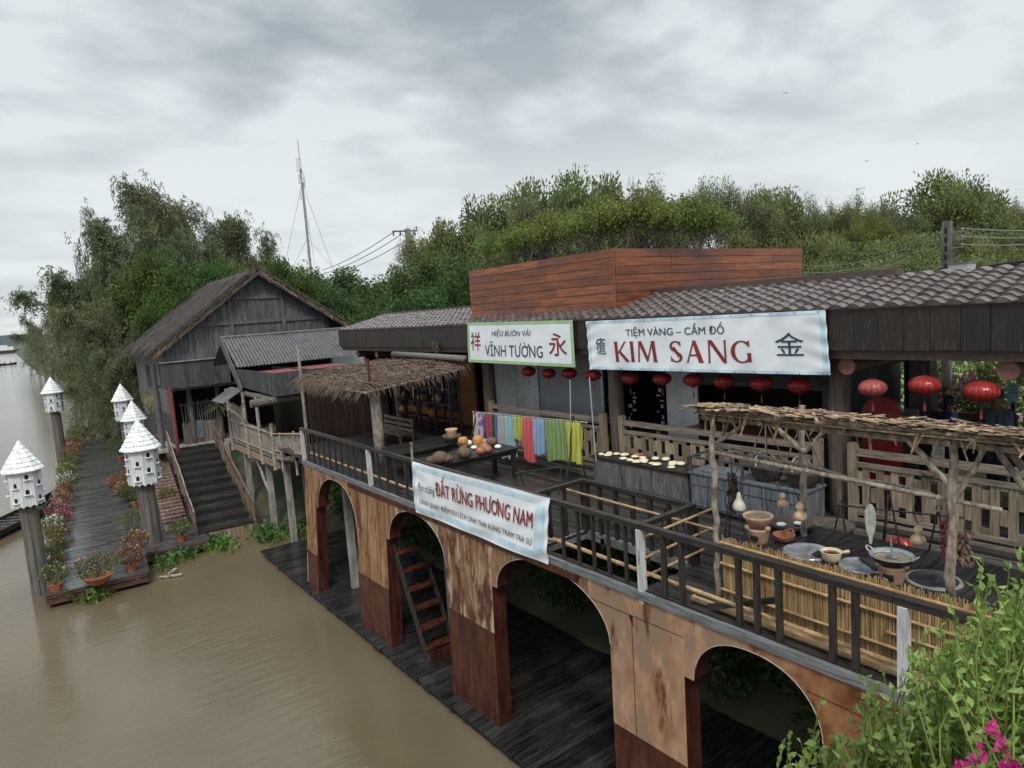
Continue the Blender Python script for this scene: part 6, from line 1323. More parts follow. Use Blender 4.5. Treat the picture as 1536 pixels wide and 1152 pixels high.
# ================================================================== THATCHED HOUSE
HO = Vector((11.6, 40.0, 2.4)); hs = thing('thatched_house', 'tall grey plank house with a steep brown thatched gable roof by the river', 'house', HO, 0)
Hi = Matrix.Identity(3)
def hp(px, py, ly=0.0):                       # a pixel on the house plane at local depth ly -> local point
    d = M3 @ Vector((px-CX, -(py-CY), -F)); o = Hi @ (Vector((0, 0, CAMZ))-HO); dl = Hi @ d; t_ = (ly-o.y)/dl.y; return o+dl*t_
eL, rd, eR = hp(235, 525, -.5), hp(385, 403, -.5), hp(527, 488, -.5); DEP = 10.8
wl, wr = hp(262, 650).x, hp(492, 480).x
def roofz(x): return rd.z+(eL.z-rd.z)*(rd.x-x)/(rd.x-eL.x) if x < rd.x else rd.z+(eR.z-rd.z)*(x-rd.x)/(eR.x-rd.x)
for nm, e_ in (('left', eL), ('right', eR)):
    mb = MB(); a, b = Vector((e_.x, -.6, e_.z)), Vector((rd.x, -.6, rd.z)); nrm = Vector((-(b-a).z, 0, (b-a).x)).normalized(); nrm = nrm if nrm.z > 0 else -nrm
    mb.prism([a, b, b-nrm*.18, a-nrm*.12], (0, 0, 0), (0, DEP+.6, 0)); sl_ = obj('roof_slope', mb, K['thatch'], hs, local=True)
    mb = MB()
    for i in range(5200):
        u = rg.random(); v = rg.random(); 
        if rg.random() < .35: v = 0.02*rg.random()
        p = a.lerp(b, u)+Vector((0, v*(DEP+.6), 0))+nrm*rg.uniform(0.02, .13); d = (a-b).normalized()*rg.uniform(.3, .9)+Vector((0, rg.uniform(-.2, .2), 0))-nrm*rg.uniform(.02, .10); s = Vector((0, rg.uniform(.015, .05), 0)) if v > .02 else nrm*rg.uniform(.01, .03); mb.quad(p-s, p+s, p+d+s*.6, p+d-s*.6)
    for i in range(500):
        p = a+Vector((0, rg.random()*(DEP+.6), 0))+nrm*rg.uniform(-.1, .05); q = p+Vector(((-.12 if nm == 'left' else .12)+rg.uniform(-.08, .08), rg.uniform(-.1, .1), -rg.uniform(.1, .5))); s = Vector((0, rg.uniform(.012, .03), 0)); mb.quad(p-s, p+s, q+s*.4, q-s*.4)
    obj('thatch_straw', mb, K['thatch'], sl_, local=True)
    mb = MB()
    for i in range(260):
        u = rg.random()**(2.2 if nm == 'left' else 1); p = a.lerp(b, u)+Vector((0, rg.uniform(-.05, .1), 0))-nrm*rg.uniform(0, .18); q = p+(a-b).normalized()*rg.uniform(.1, .4)+Vector((rg.uniform(-.05, .05), -rg.uniform(0, .1), -rg.uniform(.03, .22))); s = nrm*rg.uniform(.008, .02); mb.quad(p-s, p+s, q+s*.5, q-s*.5)
    obj('thatch_fringe', mb, K['thatch_y'] if nm == 'left' else K['palm'], sl_, local=True)
    obj('barge_pole', MB().stick(a-nrm*.25+Vector((0, .05, 0)), b-nrm*.25+Vector((0, .05, 0)), .07, 7, .02, rg), K['grey_d'], hs, local=True)
# gable wall of vertical boards
mb = MB(); x = wl; zfl = hp(300, 560).z
zmid = hp(300, 540).z
while x < wr:
    q = min(wr, x+rg.uniform(.22, .4)); z0, z1 = roofz(x+.005)-.22, roofz(q-.005)-.22
    dy = rg.uniform(-.012, .012); mb.quad((x+.006, dy, zmid-.6), (q-.006, dy, zmid-.6), (q-.006, dy, z1), (x+.006, dy, z0)); x = q
gw = obj('gable_wall', mb, K['grey'], hs, local=True)
obj('gable_backing', MB().poly([(wl, .03, zmid-.6), (wr, .03, zmid-.6), (wr, .03, roofz(wr)-.25), (rd.x, .03, rd.z-.3), (wl, .03, roofz(wl)-.25)]), K['black'], hs, local=True)
def hbat(p, q, wd=.16): obj('batten', MB().bar(Vector((p.x, -.05, p.z)), Vector((q.x, -.05, q.z)), .06, wd, up=(0, 0, 1)), K['grey'], gw, local=True)
def vbat(px, py0, px1, py1, wd=.2): a, b = hp(px, py0), hp(px1, py1); obj('batten', MB().bar(Vector((a.x, -.06, a.z)), Vector((a.x, -.06, b.z)), .07, wd, up=(1, 0, 0)), K['grey'], gw, local=True)
zb1, zb2 = hp(380, 482).z, hp(380, 446).z
hbat(Vector((wl+.1, 0, zb1)), Vector((wr-.1, 0, zb1)), .22); hbat(Vector((hp(338, 446).x, 0, zb2)), Vector((hp(420, 446).x, 0, zb2)), .2)
vbat(340, 428, 340, 545); vbat(420, 436, 420, 505); vbat(281, 480, 281, 545); vbat(482, 474, 482, 505)
for px in (312, 372, 396, 450): vbat(px, 450 if px in (372, 396) else 470, px, 482, .05)
# side wall towards the river
mb = MB(); y = .05
while y < DEP-.4:
    q = y+rg.uniform(.2, .34); mb.quad((wl, y+.005, 1.7), (wl, q-.005, 1.7), (wl, q-.005, roofz(wl)-.2), (wl, y+.005, roofz(wl)-.2)); y = q
sw = obj('side_wall', mb, K['grey_y'], hs, local=True)
mb = MB(); y = .05
while y < DEP-.4: q = y+rg.uniform(.2, .34); mb.quad((wl+.05, y+.005, -.1), (wl+.05, q-.005, -.1), (wl+.05, q-.005, 1.69), (wl+.05, y+.005, 1.69)); y = q
obj('lower_side_wall', mb, K['grey_d'], hs, local=True)
for y0, y1, z0, z1 in ((1.2, 2.2, 3.2, 4.6), (4.5, 6.4, 3.0, 4.4), (3.0, 3.9, 1.8, 2.8)):
    w_ = obj('window', MB().bb(wl-.012, wl-.004, y0, y1, z0, z1), K['hole'], hs, local=True); mb = MB()
    for yy in np.linspace(y0, y1, 4): mb.bb(wl-.05, wl-.014, yy-.035, yy+.035, z0, z1)
    for zz_ in (z0, z1): mb.bb(wl-.05, wl-.014, y0-.05, y1+.05, zz_-.05, zz_+.05)
    obj('frame', mb, K['grey'], w_, local=True)
obj('right_side_wall', MB().bb(wr, wr+.06, 0, DEP-.4, -.1, roofz(wr)-.25), K['grey_d'], hs, local=True); obj('rear_wall', MB().bb(wl, wr, DEP-.5, DEP-.42, -.1, 6.2), K['black'], hs, local=True); obj('inner_wall', MB().bb(wl+.1, wr, 3.2, 3.3, -.1, 4.6), K['inside'], hs, local=True)
# boarded balcony with a tin tray roof and the open ground floor
bl, br_ = hp(247, 560, -1.0), hp(345, 560, -1.0); zt1, zt0 = hp(290, 541, -1).z, hp(290, 580, -1).z
mb = MB(); x = bl.x
while x < br_.x: q = x+rg.uniform(.18, .3); mb.bb(x+.004, q-.004, -1.03+rg.uniform(-.008, .008), -1.0, zt0+rg.uniform(-.03, .03), zt1); x = q
mb2 = MB(); y = -1.0
while y < 0: mb2.bb(bl.x-.03, bl.x, y+.004, y+.2, zt0, zt1); y += .21
obj('balcony_boards', mb, K['grey_d'], hs, local=True); obj('balcony_boards', mb2, K['grey_d'], hs, local=True)
obj('tin_ledge', MB().bb(bl.x-.1, br_.x, -1.12, -.05, zt1+.005, zt1+.04), K['steel'], hs, local=True); obj('upper_floor', MB().bb(wl, wr, -1.0, 3.1, zt0-.12, zt0-.01), K['black'], hs, local=True)
for px in (238, 287, 330): p = hp(px, 620, -.1); obj('post', MB().stick((p.x, -.1, -.1), (p.x, -.1, zt0-.12 if px > 240 else 4.6), .13, 9, .02, rg), K['grey'], hs, local=True)
mb = MB(); a, b = hp(272, 630), hp(330, 630); x = a.x
while x < b.x: q = x+rg.uniform(.16, .3); mb.bb(x+.005, q-.005, -.03, 0, .02, 1.2+rg.uniform(-.05, .05)); x = q
obj('ground_floor_boards', mb, surf('warm_grey_boards', (.06, .045, .035), (.20, .165, .14), GZ, 3, rough=.7, bump=.3, island=.4), hs, local=True)
obj('grey_hatch', MB().bb(hp(288, 630).x, hp(304, 630).x, -.07, -.035, .25, 1.25), K['bluegrey'], hs, local=True)
mb = MB()
for i in range(16): x = a.x+.1+i*(b.x-a.x)/16; mb.stick((x, -.02, 1.2), (x+rg.uniform(-.05, .05), -.02, 2.35+rg.uniform(-.1, .1)), .03, 5, .01, rg, 3)
mb.stick((a.x, -.02, 2.2), (b.x, -.02, 2.25), .035, 6, .01, rg); obj('picket_rail', mb, K['grey'], hs, local=True)
p = at(266, 668, Y=38.7); tag(obj('painted_post', MB().tube([(p.x, 38.7, 2.3), (p.x, 38.7, 5.75)], .1, 12), K['maroon']), 'dull red painted round post at the top of the wide steps', 'post')

# ================================================================== BAMBOO HUT ON STILTS
hut = thing('bamboo_hut', 'bamboo hut on stilts with a grey corrugated roof and red gutter', 'hut', (9.5, 30, ZW))
X0, X1, YR_, YE, ZR_, ZE = 8.25, 14.9, 33.9, 31.7, 8.16, 6.78
mb = MB(); nr = int((X1-X0)/.155)
for i in range(nr*6+1): pass
def cor(u, v): x = X0+(X1-X0)*u; return (x, YR_+(YE-YR_)*v, ZR_+(ZE-ZR_)*v+.07*abs(math.sin(u*nr*PI))**.6)
obj('roof', mb.grid(cor, nr*6, 6), K['corr'], hut)
obj('rear_roof', MB().quad((X0, YR_, ZR_), (X1, YR_, ZR_), (X1, YR_+2.4, ZE), (X0, YR_+2.4, ZE)), K['corr'], hut)
obj('ridge_cap', MB().tube([(X0-.05, YR_, ZR_+.04), (X1, YR_, ZR_+.04)], .08, 8), K['corr'], hut)
obj('barge_board', MB().bar((X0-.05, YR_+.1, ZR_-.05), (X0-.05, 31.2, 5.75), .05, .42, up=(0, 1, 1)), K['grey'], hut)
mb = MB(); y = 26.65
while y < 31.9: q = y+rg.uniform(.2, .3); mb.bb(8.27+rg.uniform(-.01, .01), 8.3, y+.004, q-.004, 5.80+(y-26.65)*.03, 6.74); y = q
x = 8.3; mb2 = MB()
while x < 12.6: q = x+rg.uniform(.2, .3); mb2.bb(x+.004, q-.004, 26.62+rg.uniform(-.01, .01), 26.65, 5.80, 6.74); x = q
obj('eaves_boards', mb, K['grey_d'], hut); obj('eaves_boards', mb2, K['grey_d'], hut)
obj('red_gutter', MB().grid(lambda a, b: (8.32+4.4*a, 26.68+5.1*b, 6.53+.03*abs(math.sin(a*70))), 120, 3), K['redpaint'], hut)
obj('beam', MB().stick((7.35, 26.95, 5.6), (12.5, 26.95, 5.62), .16, 9, .02, rg), K['bark'], hut); obj('beam', MB().stick((8.35, 26.9, 5.62), (8.35, 34, 5.65), .12, 9, .02, rg), K['bark'], hut)
FZ = 3.15
mb = MB(); x = 9.2
while x < 12.6: mb.tube([(x, 25.6, FZ), (x, 25.6, 6.0)], .04, 6); x += .075
obj('bamboo_wall', mb, K['bwall'], hut)
mb = MB(); y = 25.7
while y < 34: mb.tube([(10.4, y, FZ), (10.4, y, 6.0)], .045, 6); y += .09
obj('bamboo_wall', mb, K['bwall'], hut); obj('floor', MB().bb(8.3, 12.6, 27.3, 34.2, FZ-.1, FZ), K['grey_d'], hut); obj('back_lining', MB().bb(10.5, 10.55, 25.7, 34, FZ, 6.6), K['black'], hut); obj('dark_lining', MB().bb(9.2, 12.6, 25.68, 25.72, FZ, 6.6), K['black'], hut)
obj('base_board', MB().bb(8.24, 8.3, 27.4, 34.1, 2.74, 3.02).bb(8.3, 9.6, 27.34, 27.4, 2.74, 3.02), K['tan'], hut)
mb = MB(); y = 27.5
while y < 34.1:
    q = y+rg.uniform(.08, .2); top = 4.25 if y < 31.3 else 5.0+rg.uniform(-.06, .06)
    mb.bb(8.24+rg.uniform(-.01, .01), 8.27, y+.006, q-.006, 3.12, top+rg.uniform(-.05, .05)); y = q
obj('slat_screen', mb, K['bamboo_g'], hut)
for z in (3.35, 4.2): obj('rail', MB().bamboo((8.2, 27.4, z), (8.2, 34.1, z), .04), K['bamboo_g'], hut)
for y, zt3 in ((27.5, 4.6), (29.2, 5.6), (31.2, 5.7), (34.0, 5.7)): obj('post', MB().bamboo((8.2, y, 2.7), (8.2, y, zt3), .085), K['bamboo_g'], hut)
for px, py in ((362, 748), (385, 770), (408, 795), (437, 815)):
    q = at(px, py, Z=ZW); obj('stilt', MB().bb(8.33, 8.55, q.y-.11, q.y+.11, -1.5, 2.74 if q.y > 27.2 else 3.0), K['concrete'], hut)
for x, y in ((9.6, 27.6), (9.6, 31), (10.9, 28.5), (8.6, 25.3), (8.1, 23.4)): obj('stilt', MB().stick((x, y, -1.2), (x, y, 3.1), .09, 8, .02, rg), K['bark'], hut)
obj('stilt_brace', MB().stick((8.45, 29.3, .9), (8.45, 31.2, 2.7), .06, 7, .02, rg), K['concrete'], hut)
fl = MB()
for i in range(8): a = Vector((8.28, 31.4+i*.26, 5.85)); fl.bar(a, a+Vector((-.95, 0, -.55)), .245, .02, up=(0, 0, 1))
fp = obj('prop_shutter', fl, K['grey'], hut); obj('prop_stick', MB().stick((7.4, 31.5, 5.3), (8.25, 31.0, 4.3), .025).stick((7.4, 33.3, 5.3), (8.25, 33.0, 4.3), .025), K['stickw'], fp)
br2 = thing('bamboo_footbridge', 'narrow bamboo railed footbridge between the terrace end and the stilt hut', 'footbridge', (8, 24.5, FZ))
A, B = Vector((7.45, 21.75, 4.0)), Vector((8.22, 27.4, 3.15))
for z in (.25, .95): obj('rail', MB().bamboo(A+Vector((0, 0, z)), B+Vector((0, 0, z+.1)), .035), K['bamboo'], br2)
mb = MB()
for i in range(22): p = A.lerp(B, (i+.5)/22); mb.bb(p.x+.02, p.x+.04, p.y-.05, p.y+.05, p.z+.0, p.z+.95)
obj('slats', mb, K['bamboo_g'], br2); obj('walkway', MB().bar(A+Vector((.55, 0, -.05)), B+Vector((.55, 0, -.05)), 1.0, .07), K['grey_d'], br2)
for i in (1, 3): p = A.lerp(B, i/4); obj('post', MB().bamboo((p.x, p.y, p.z-.5), (p.x, p.y, p.z+1.05), .045), K['bamboo_g'], br2)
q = at(524, 474, Y=75); t = thing('green_roof_house', 'small house with a pale green metal roof behind the thatched house', 'house', (q.x, 75, 3))
obj('roof', MB().quad((q.x-5, 73, q.z-.7), (q.x+6, 73, q.z-.7), (q.x+6, 76, q.z+.4), (q.x-5, 76, q.z+.4)), plain('pale_green_metal', (.22, .42, .36), .5), t); obj('wall', MB().bb(q.x-4.6, q.x+5.6, 73.4, 78, 3, q.z-.75), K['gpanel'], t)
# ================================================================== VEGETATION
def proj(p):
    c = M3.transposed() @ (Vector(p)-Vector((0, 0, CAMZ))); return CX-F*c.x/c.z, CY+F*c.y/c.z
def topz(x, y, py):
    z0, z1 = CAMZ, CAMZ+5.0
    for _ in range(8):
        a, b = proj((x, y, z0))[1], proj((x, y, z1))[1]
        if abs(b-a) < 1e-6: break
        z0, z1 = z1, z0+(py-a)*(z1-z0)/(b-a)
    return z1
def grow(rn, mb, p, d, L_, r, lev, mx, tips, spread, upb, wob=.12, nch=(2, 4), taper=.62):
    pts = [p]; q = Vector(p); dd = Vector(d); n = 4; rr = [r]
    for i in range(n):
        dd = (dd+Vector((rn.gauss(0, wob), rn.gauss(0, wob), rn.gauss(0, wob*.6)+upb*.1))).normalized(); q = q+dd*L_/n; pts.append(q.copy()); rr.append(r*(1-(1-taper)*(i+1)/n))
        if lev >= mx-1: tips.append((q.copy(), dd.copy(), lev))
    mb.tube(pts, rr, 7 if lev < 2 else 4, cap=False)
    if lev < mx:
        for k_ in range(rn.randint(*nch)):
            a = rn.uniform(0, 6.28); perp = dd.orthogonal().normalized(); perp = Matrix.Rotation(a, 3, dd) @ perp
            nd = (dd+perp*spread*rn.uniform(.6, 1.2)+Vector((0, 0, upb))).normalized(); st_ = pts[-1] if k_ == 0 or rn.random() < .5 else pts[rn.randint(2, 4)]
            grow(rn, mb, st_, nd, L_*rn.uniform(.58, .82), r*taper*rn.uniform(.6, .85), lev+1, mx, tips, spread, upb, wob, nch, taper)
def tree_proto(kind, seed):
    rn = random.Random(seed*13+5); nr = np.random.default_rng(seed); mb = MB(); tips = []; P = []; D = []; L_, W = .3, .12
    if kind == 'willow':
        grow(rn, mb, Vector((0, 0, -.5)), Vector((rn.uniform(-.1, .1), rn.uniform(-.1, .1), 1)), 5.5, .26, 0, 4, tips, .55, .35, .14, (2, 3))
        for p, d, lv in tips:
            for s in range(3):
                c_ = np.array(p)+nr.normal(size=3)*.3; a = nr.uniform(0, 6.28); ln = nr.uniform(.35, 1.35); m = int(9+ln*12); t = np.linspace(0, 1, m)[:, None]; h = np.array([math.cos(a), math.sin(a), 0])*.5
                Q = c_+h*t**.6+np.array([0, 0, -1])*(t**1.5)*ln+np.array([0, 0, .25])*np.sin(t*3.1); P.append(Q+nr.normal(size=(m, 3))*.06); D.append(np.tile([h[0]*.5, h[1]*.5, -.8], (m, 1))+nr.normal(size=(m, 3))*.5)
        H0 = max(p.z for p, d, lv in tips)
        for s in range(230):
            rad_ = 3.4*math.sqrt(nr.uniform(0, 1)); a = nr.uniform(0, 6.28); c_ = np.array([rad_*math.cos(a), rad_*math.sin(a), H0*nr.uniform(.16, .80)]); ln = nr.uniform(.5, 1.6); m = int(10+ln*12); t = np.linspace(0, 1, m)[:, None]; h = np.array([math.cos(a), math.sin(a), 0])*.4
            P.append(c_+h*t**.6+np.array([0, 0, -1])*(t**1.5)*ln+nr.normal(size=(m, 3))*.12); D.append(np.tile([h[0]*.5, h[1]*.5, -1.0], (m, 1))+nr.normal(size=(m, 3))*.4)
        L_, W = .27, .075; lm, bm = 'lf_willow', 'bark'
    elif kind == 'broad':
        grow(rn, mb, Vector((0, 0, -.5)), Vector((0, 0, 1)), 3.0, .24, 0, 4, tips, .8, .12, .16, (3, 4))
        for p, d, lv in tips:
            if lv < 4 or rn.random() < .5: continue
            m = 42; q = np.clip(nr.normal(size=(m, 3)), -1.5, 1.5); P.append(np.array(p)+q*np.array([.42, .42, .28])); D.append(q+np.array([0, 0, -.35])+nr.normal(size=(m, 3))*.4)
        L_, W = .24, .11; lm, bm = 'lf_dark', 'bark'
    elif kind in ('green', 'mid'):
        grow(rn, mb, Vector((0, 0, -.5)), Vector((0, 0, 1)), 2.4, .2, 0, 4, tips, .9, .15, .16, (3, 4))
        for p, d, lv in tips:
            if lv < 4 or rn.random() < .55: continue
            m = 46; q = np.clip(nr.normal(size=(m, 3)), -1.5, 1.5); P.append(np.array(p)+q*np.array([.36, .36, .24])); D.append(q+np.array([0, 0, .2])+nr.normal(size=(m, 3))*.4)
        L_, W = .17, .09; lm, bm = 'lf_'+kind, 'bark'
    elif kind in ('mel', 'yel'):
        grow(rn, mb, Vector((0, 0, -.5)), Vector((rn.uniform(-.08, .08), rn.uniform(-.08, .08), 1)), 4.2, .2, 0, 4, tips, .66, .26, .15, (3, 4))
        for p, d, lv in tips:
            if lv < 4 or rn.random() < .35: continue
            m = 44; q = np.clip(nr.normal(size=(m, 3)), -1.5, 1.5)*np.array([.30, .30, .34]); P.append(np.array(p)+q); D.append(np.array(d)*.6+nr.normal(size=(m, 3))*.6+np.array([0, 0, .2]))
        L_, W = .19, .065; lm, bm = ('lf_mel' if kind == 'mel' else 'lf_yel'), 'bark_p'
    P = np.concatenate(P); D = np.concatenate(D)
    cx_, cy_, cz_ = P.mean(0); P[:, 0] -= cx_*P[:, 2]/cz_; P[:, 1] -= cy_*P[:, 2]/cz_; mb.v = [(x-cx_*z/cz_, y-cy_*z/cz_, z) for x, y, z in mb.v]
    t = thing({'willow': 'willow_tree', 'broad': 'broadleaf_tree', 'green': 'leafy_tree', 'mid': 'leafy_tree', 'mel': 'paperbark_tree', 'yel': 'yellowish_tree'}[kind], 'x', 'tree', (0, 0, 0))
    obj('trunk', mb, K[bm], t, local=True); cm = MB().leaves(P, D, L_, W, nr); obj('crown', cm, K[lm], t, local=True)
    return dict(root=t, H=float(np.percentile(P[:, 2], 99.95)), R=float(np.percentile(np.hypot(P[:, 0], P[:, 1]), 95)), used=False)
PRO = {k_: [tree_proto(k_, s) for s in range(n)] for k_, n in (('willow', 3), ('broad', 2), ('green', 2), ('mel', 3), ('mid', 2), ('yel', 1))}
cnt = {}
def plant(kind, x, y, z0, py, lab, group, rxy=None, zt=None):
    i = cnt.get(kind, 0); cnt[kind] = i+1; pr = PRO[kind][i % len(PRO[kind])]; o = pr['root'] if not pr['used'] else copy_tree(pr['root']); pr['used'] = True
    h = (zt if zt is not None else topz(x, y, py))-z0; s = max(.2, h/pr['H']); w_ = s if rxy is None else max(rxy/pr['R'], (.6 if kind != 'willow' else .36)*s)
    o.location = (x, y, z0); o.scale = (w_, w_*(.9+.2*((i*7) % 5)/4), s); o.rotation_euler = (0, 0, i*2.39+.4); tag(o, lab, 'tree', group)
def gz(x, y): o_ = x-shore(y); return float(np.interp(o_, offs, zz))
# left bank: tall drooping trees behind the thatched house and along the river
LT = [(148, 292, 78, 3.6, 'tall drooping tree left of the tallest, its top clear against the sky'), (215, 262, 84, 6.21, 'tallest drooping tree of the left bank'), (250, 290, 90, 5.94, 'tall drooping tree right of the tallest one'), (295, 312, 82, 5.4, 'drooping tree with a bent top above the house ridge'), (350, 318, 86, 4.86, 'slim drooping tree just left of the mast'), (185, 320, 72, 5.4, 'drooping tree filling the gap below the tallest tree'), (325, 345, 74, 4.86, 'drooping tree above the thatched ridge'), (122, 408, 95, 3.2, 'olive drooping tree over the water behind the lone dovecote'), (95, 430, 120, 3.2, 'drooping riverside tree next beyond the lone dovecote'), (62, 468, 170, 4.6, 'drooping tree farther along the river bank'), (46, 490, 260, 6, 'farthest drooping tree at the river bend'), (120, 400, 84, 6.21, 'drooping tree overhanging the water between the dovecotes'), (112, 470, 76, 3.4, 'low drooping tree trailing into the water behind the lone dovecote'), (150, 450, 64, 4.59, 'low drooping tree trailing into the water beyond the jetty end'), (185, 430, 60, 4.32, 'low drooping tree left of the thatched house'), (75, 500, 95, 3.0, 'low drooping tree trailing over the river far bank side'), (120, 560, 66, 3.4, 'lowest drooping tree by the far end of the jetty'), (165, 500, 58, 3.2, 'drooping tree beside the far dovecotes'), (200, 470, 54, 3.0, 'drooping tree against the river side wall of the thatched house'), (260, 345, 88, 5, 'drooping tree filling the middle of the left tree group'), (380, 372, 92, 4.5, 'drooping tree just right of the house ridge'), (55, 478, 210, 5, 'slim drooping tree in the gap along the far river bank'), (92, 445, 130, 4.2, 'drooping tree in the middle of the riverside row')]
for px, py, Y, r, lab in LT:
    x = at(px, py, Y=Y).x; x = max(x, shore(Y)+.3); plant('willow', x, Y, min(gz(x, Y), 2.5) if py < 440 else max(ZW, gz(x, Y)-1.2), py, lab, 'drooping trees on the left bank', r)
GT = [(232, 378, 58, 3.2, 'light green leafy tree against the dark drooping trees'), (300, 392, 55, 3.0, 'bright green leafy tree directly behind the thatched roof'), (262, 402, 54, 3.4, 'bright green leafy tree behind the left roof slope'), (345, 395, 58, 2.6, 'green leafy tree behind the house ridge'), (415, 388, 62, 3.2, 'green leafy tree right of the house ridge under the mast'), (455, 402, 70, 3.6, 'light green leafy tree beside the mast foot')]
for px, py, Y, r, lab in GT:
    x = max(at(px, py, Y=Y).x, shore(Y)-.5); plant('green', x, Y, max(ZW, gz(x, Y)), py, lab, 'leafy trees around the thatched house', r)
BT = [(520, 402, 75, 5.0, 'flat crowned dark tree under the sagging wires'), (560, 420, 70, 4.5, 'dark tree behind the pale green metal roof'), (475, 420, 66, 4.0, 'dark round tree right behind the thatched right eave'), (640, 385, 34, 2.9, 'large dense dark tree left of the roof planter'), (600, 400, 36, 2.6, 'dense dark tree at the left of the big one by the planter'), (680, 372, 36, 2.8, 'dense dark tree partly behind the left planter corner'), (575, 440, 33, 2.0, 'low dense dark tree above the left end of the tiled roof'), (640, 432, 29.5, 2.1, 'low dense dark tree behind the tiled roof next to the planter'), (700, 395, 31, 2.2, 'low dense dark tree behind the left planter corner'), (610, 440, 30, 1.8, 'lowest dense dark tree close behind the tiled roof')]
for px, py, Y, r, lab in BT:
    x = at(px, py, Y=Y).x; plant('broad', x, Y, max(2.5, gz(x, Y)), py, lab, 'dark trees left of the planter', r)
# right background row
MT = [(640, 328, 46, 2.0, 'slender'), (668, 328, 44, 2.6, 'rounded'), (728, 288, 42, 2.6, 'wispy'), (765, 300, 40, 2.4, 'low'), (795, 268, 41, 2.6, 'broad'), (852, 258, 40, 2.6, 'tall'), (905, 262, 39, 2.4, 'tall'), (940, 285, 37, 2.4, 'low'), (978, 258, 36, 2.2, 'wispy'), (1015, 285, 36, 2.4, 'low'), (1040, 264, 35, 2.6, 'feathery'), (1088, 262, 34, 2.8, 'feathery'), (1130, 282, 33, 2.6, 'feathery'), (1165, 276, 32, 2.6, 'dark'), (1195, 280, 31, 2.4, 'dark'), (1238, 292, 30, 2.4, 'pale'), (1325, 300, 28, 2.4, 'pale'), (1365, 300, 27, 2.6, 'pale'), (1402, 254, 26, 2.3, 'tallest'), (1448, 262, 25, 2.4, 'tall'), (1490, 282, 24, 2.6, 'rounded'), (1525, 300, 23, 2.6, 'rounded'), (1560, 300, 22, 2.6, 'outer')]
anch = ['left of the planter by the far power pole', 'left of the planter right of the far power pole', 'above the left planter corner', 'above the left third of the planter', 'above the middle of the planter front', 'left of the pair over the planter corner', 'right of the pair over the planter corner', 'over the planter corner', 'right of the planter corner', 'over the left part of the planter end', 'over the middle of the planter end', 'right of the middle of the planter end', 'over the right part of the planter end', 'above the right end of the planter', 'just past the right end of the planter', 'left of the yellowish crown', 'right of the yellowish crown', 'between the yellowish crown and the power pole', 'beside the power pole at the right', 'right behind the power pole', 'right of the power pole', 'at the right picture edge', 'cut by the right picture edge']
for (px, py, Y, r, ad), an in zip(MT, anch):
    x = at(px, py, Y=Y).x; rd_ = px in (668, 728, 795, 852, 905, 1165, 1402, 1448, 1490); plant('mid' if rd_ else 'mel', x, Y, 3.1, py+(6 if rd_ else 0), '%s grey green %s tree %s' % (ad, 'leafy' if rd_ else 'paperbark', an), 'trees behind the shops', r*1.05)
for px, py, Y, lab in ((1275, 284, 29, 'yellow tinged tree in the right tree line'), (1300, 318, 26, 'lower yellow tinged tree below the yellow crown')): plant('yel', at(px, py, Y=Y).x, Y, 3.1, py, lab, 'yellowish trees', 2.6)
M2 = [(1222, 352, 22), (1262, 366, 20), (1305, 362, 20), (1345, 372, 19), (1385, 350, 18), (1440, 352, 18), (1480, 350, 17), (1525, 350, 17), (1560, 370, 15), (1240, 395, 17), (1300, 392, 17), (1370, 388, 16), (1470, 385, 15)]
wh = ['right beside the planter end', 'below the first slack wires', 'below the yellow crown', 'left of the pole below the wires', 'just left of the right power pole', 'just right of the right power pole', 'below the pale wires at the right', 'at the right edge under the wires', 'cut by the right picture edge', 'low over the brown ridge cap', 'low behind the middle of the ridge', 'low over the end of the ridge cap', 'low behind the grey metal cabinet']
for (px, py, Y), an in zip(M2, wh):
    x = at(px, py, Y=Y).x; plant('mid', x, Y, 3.2, py, 'mid green leafy tree '+an, 'leafy trees behind the tiled roof', 2.6)
for i, (px, py, Y) in enumerate(((650, 352, 40), (700, 345, 39), (750, 335, 38), (820, 310, 36), (880, 305, 35), (950, 312, 34), (1005, 318, 33), (1065, 312, 32), (1110, 318, 31), (1160, 318, 30), (1210, 330, 28), (1250, 335, 27), (1345, 325, 25), (1420, 315, 23), (1470, 322, 22), (1510, 330, 21), (1550, 335, 20))):
    if i % 2 and px < 1200: continue
    plant('mid', at(px, py, Y=Y).x, Y, 3.1, py+30, 'olive green tree in the lower tree row '+['left of the planter, outermost', 'behind the left planter corner', 'behind the left third of the planter', 'behind the planter front, left of its middle', 'behind the planter front near its corner', 'behind the planter corner', 'right behind the planter end, leftmost', 'behind the left of the planter end', 'behind the middle of the planter end', 'behind the right of the planter end', 'just past the planter end', 'left below the yellow crown', 'right below the yellow crown', 'behind the right power pole', 'right of the power pole', 'near the right edge', 'cut by the right edge'][i], 'olive trees of the lower row', 3.0)
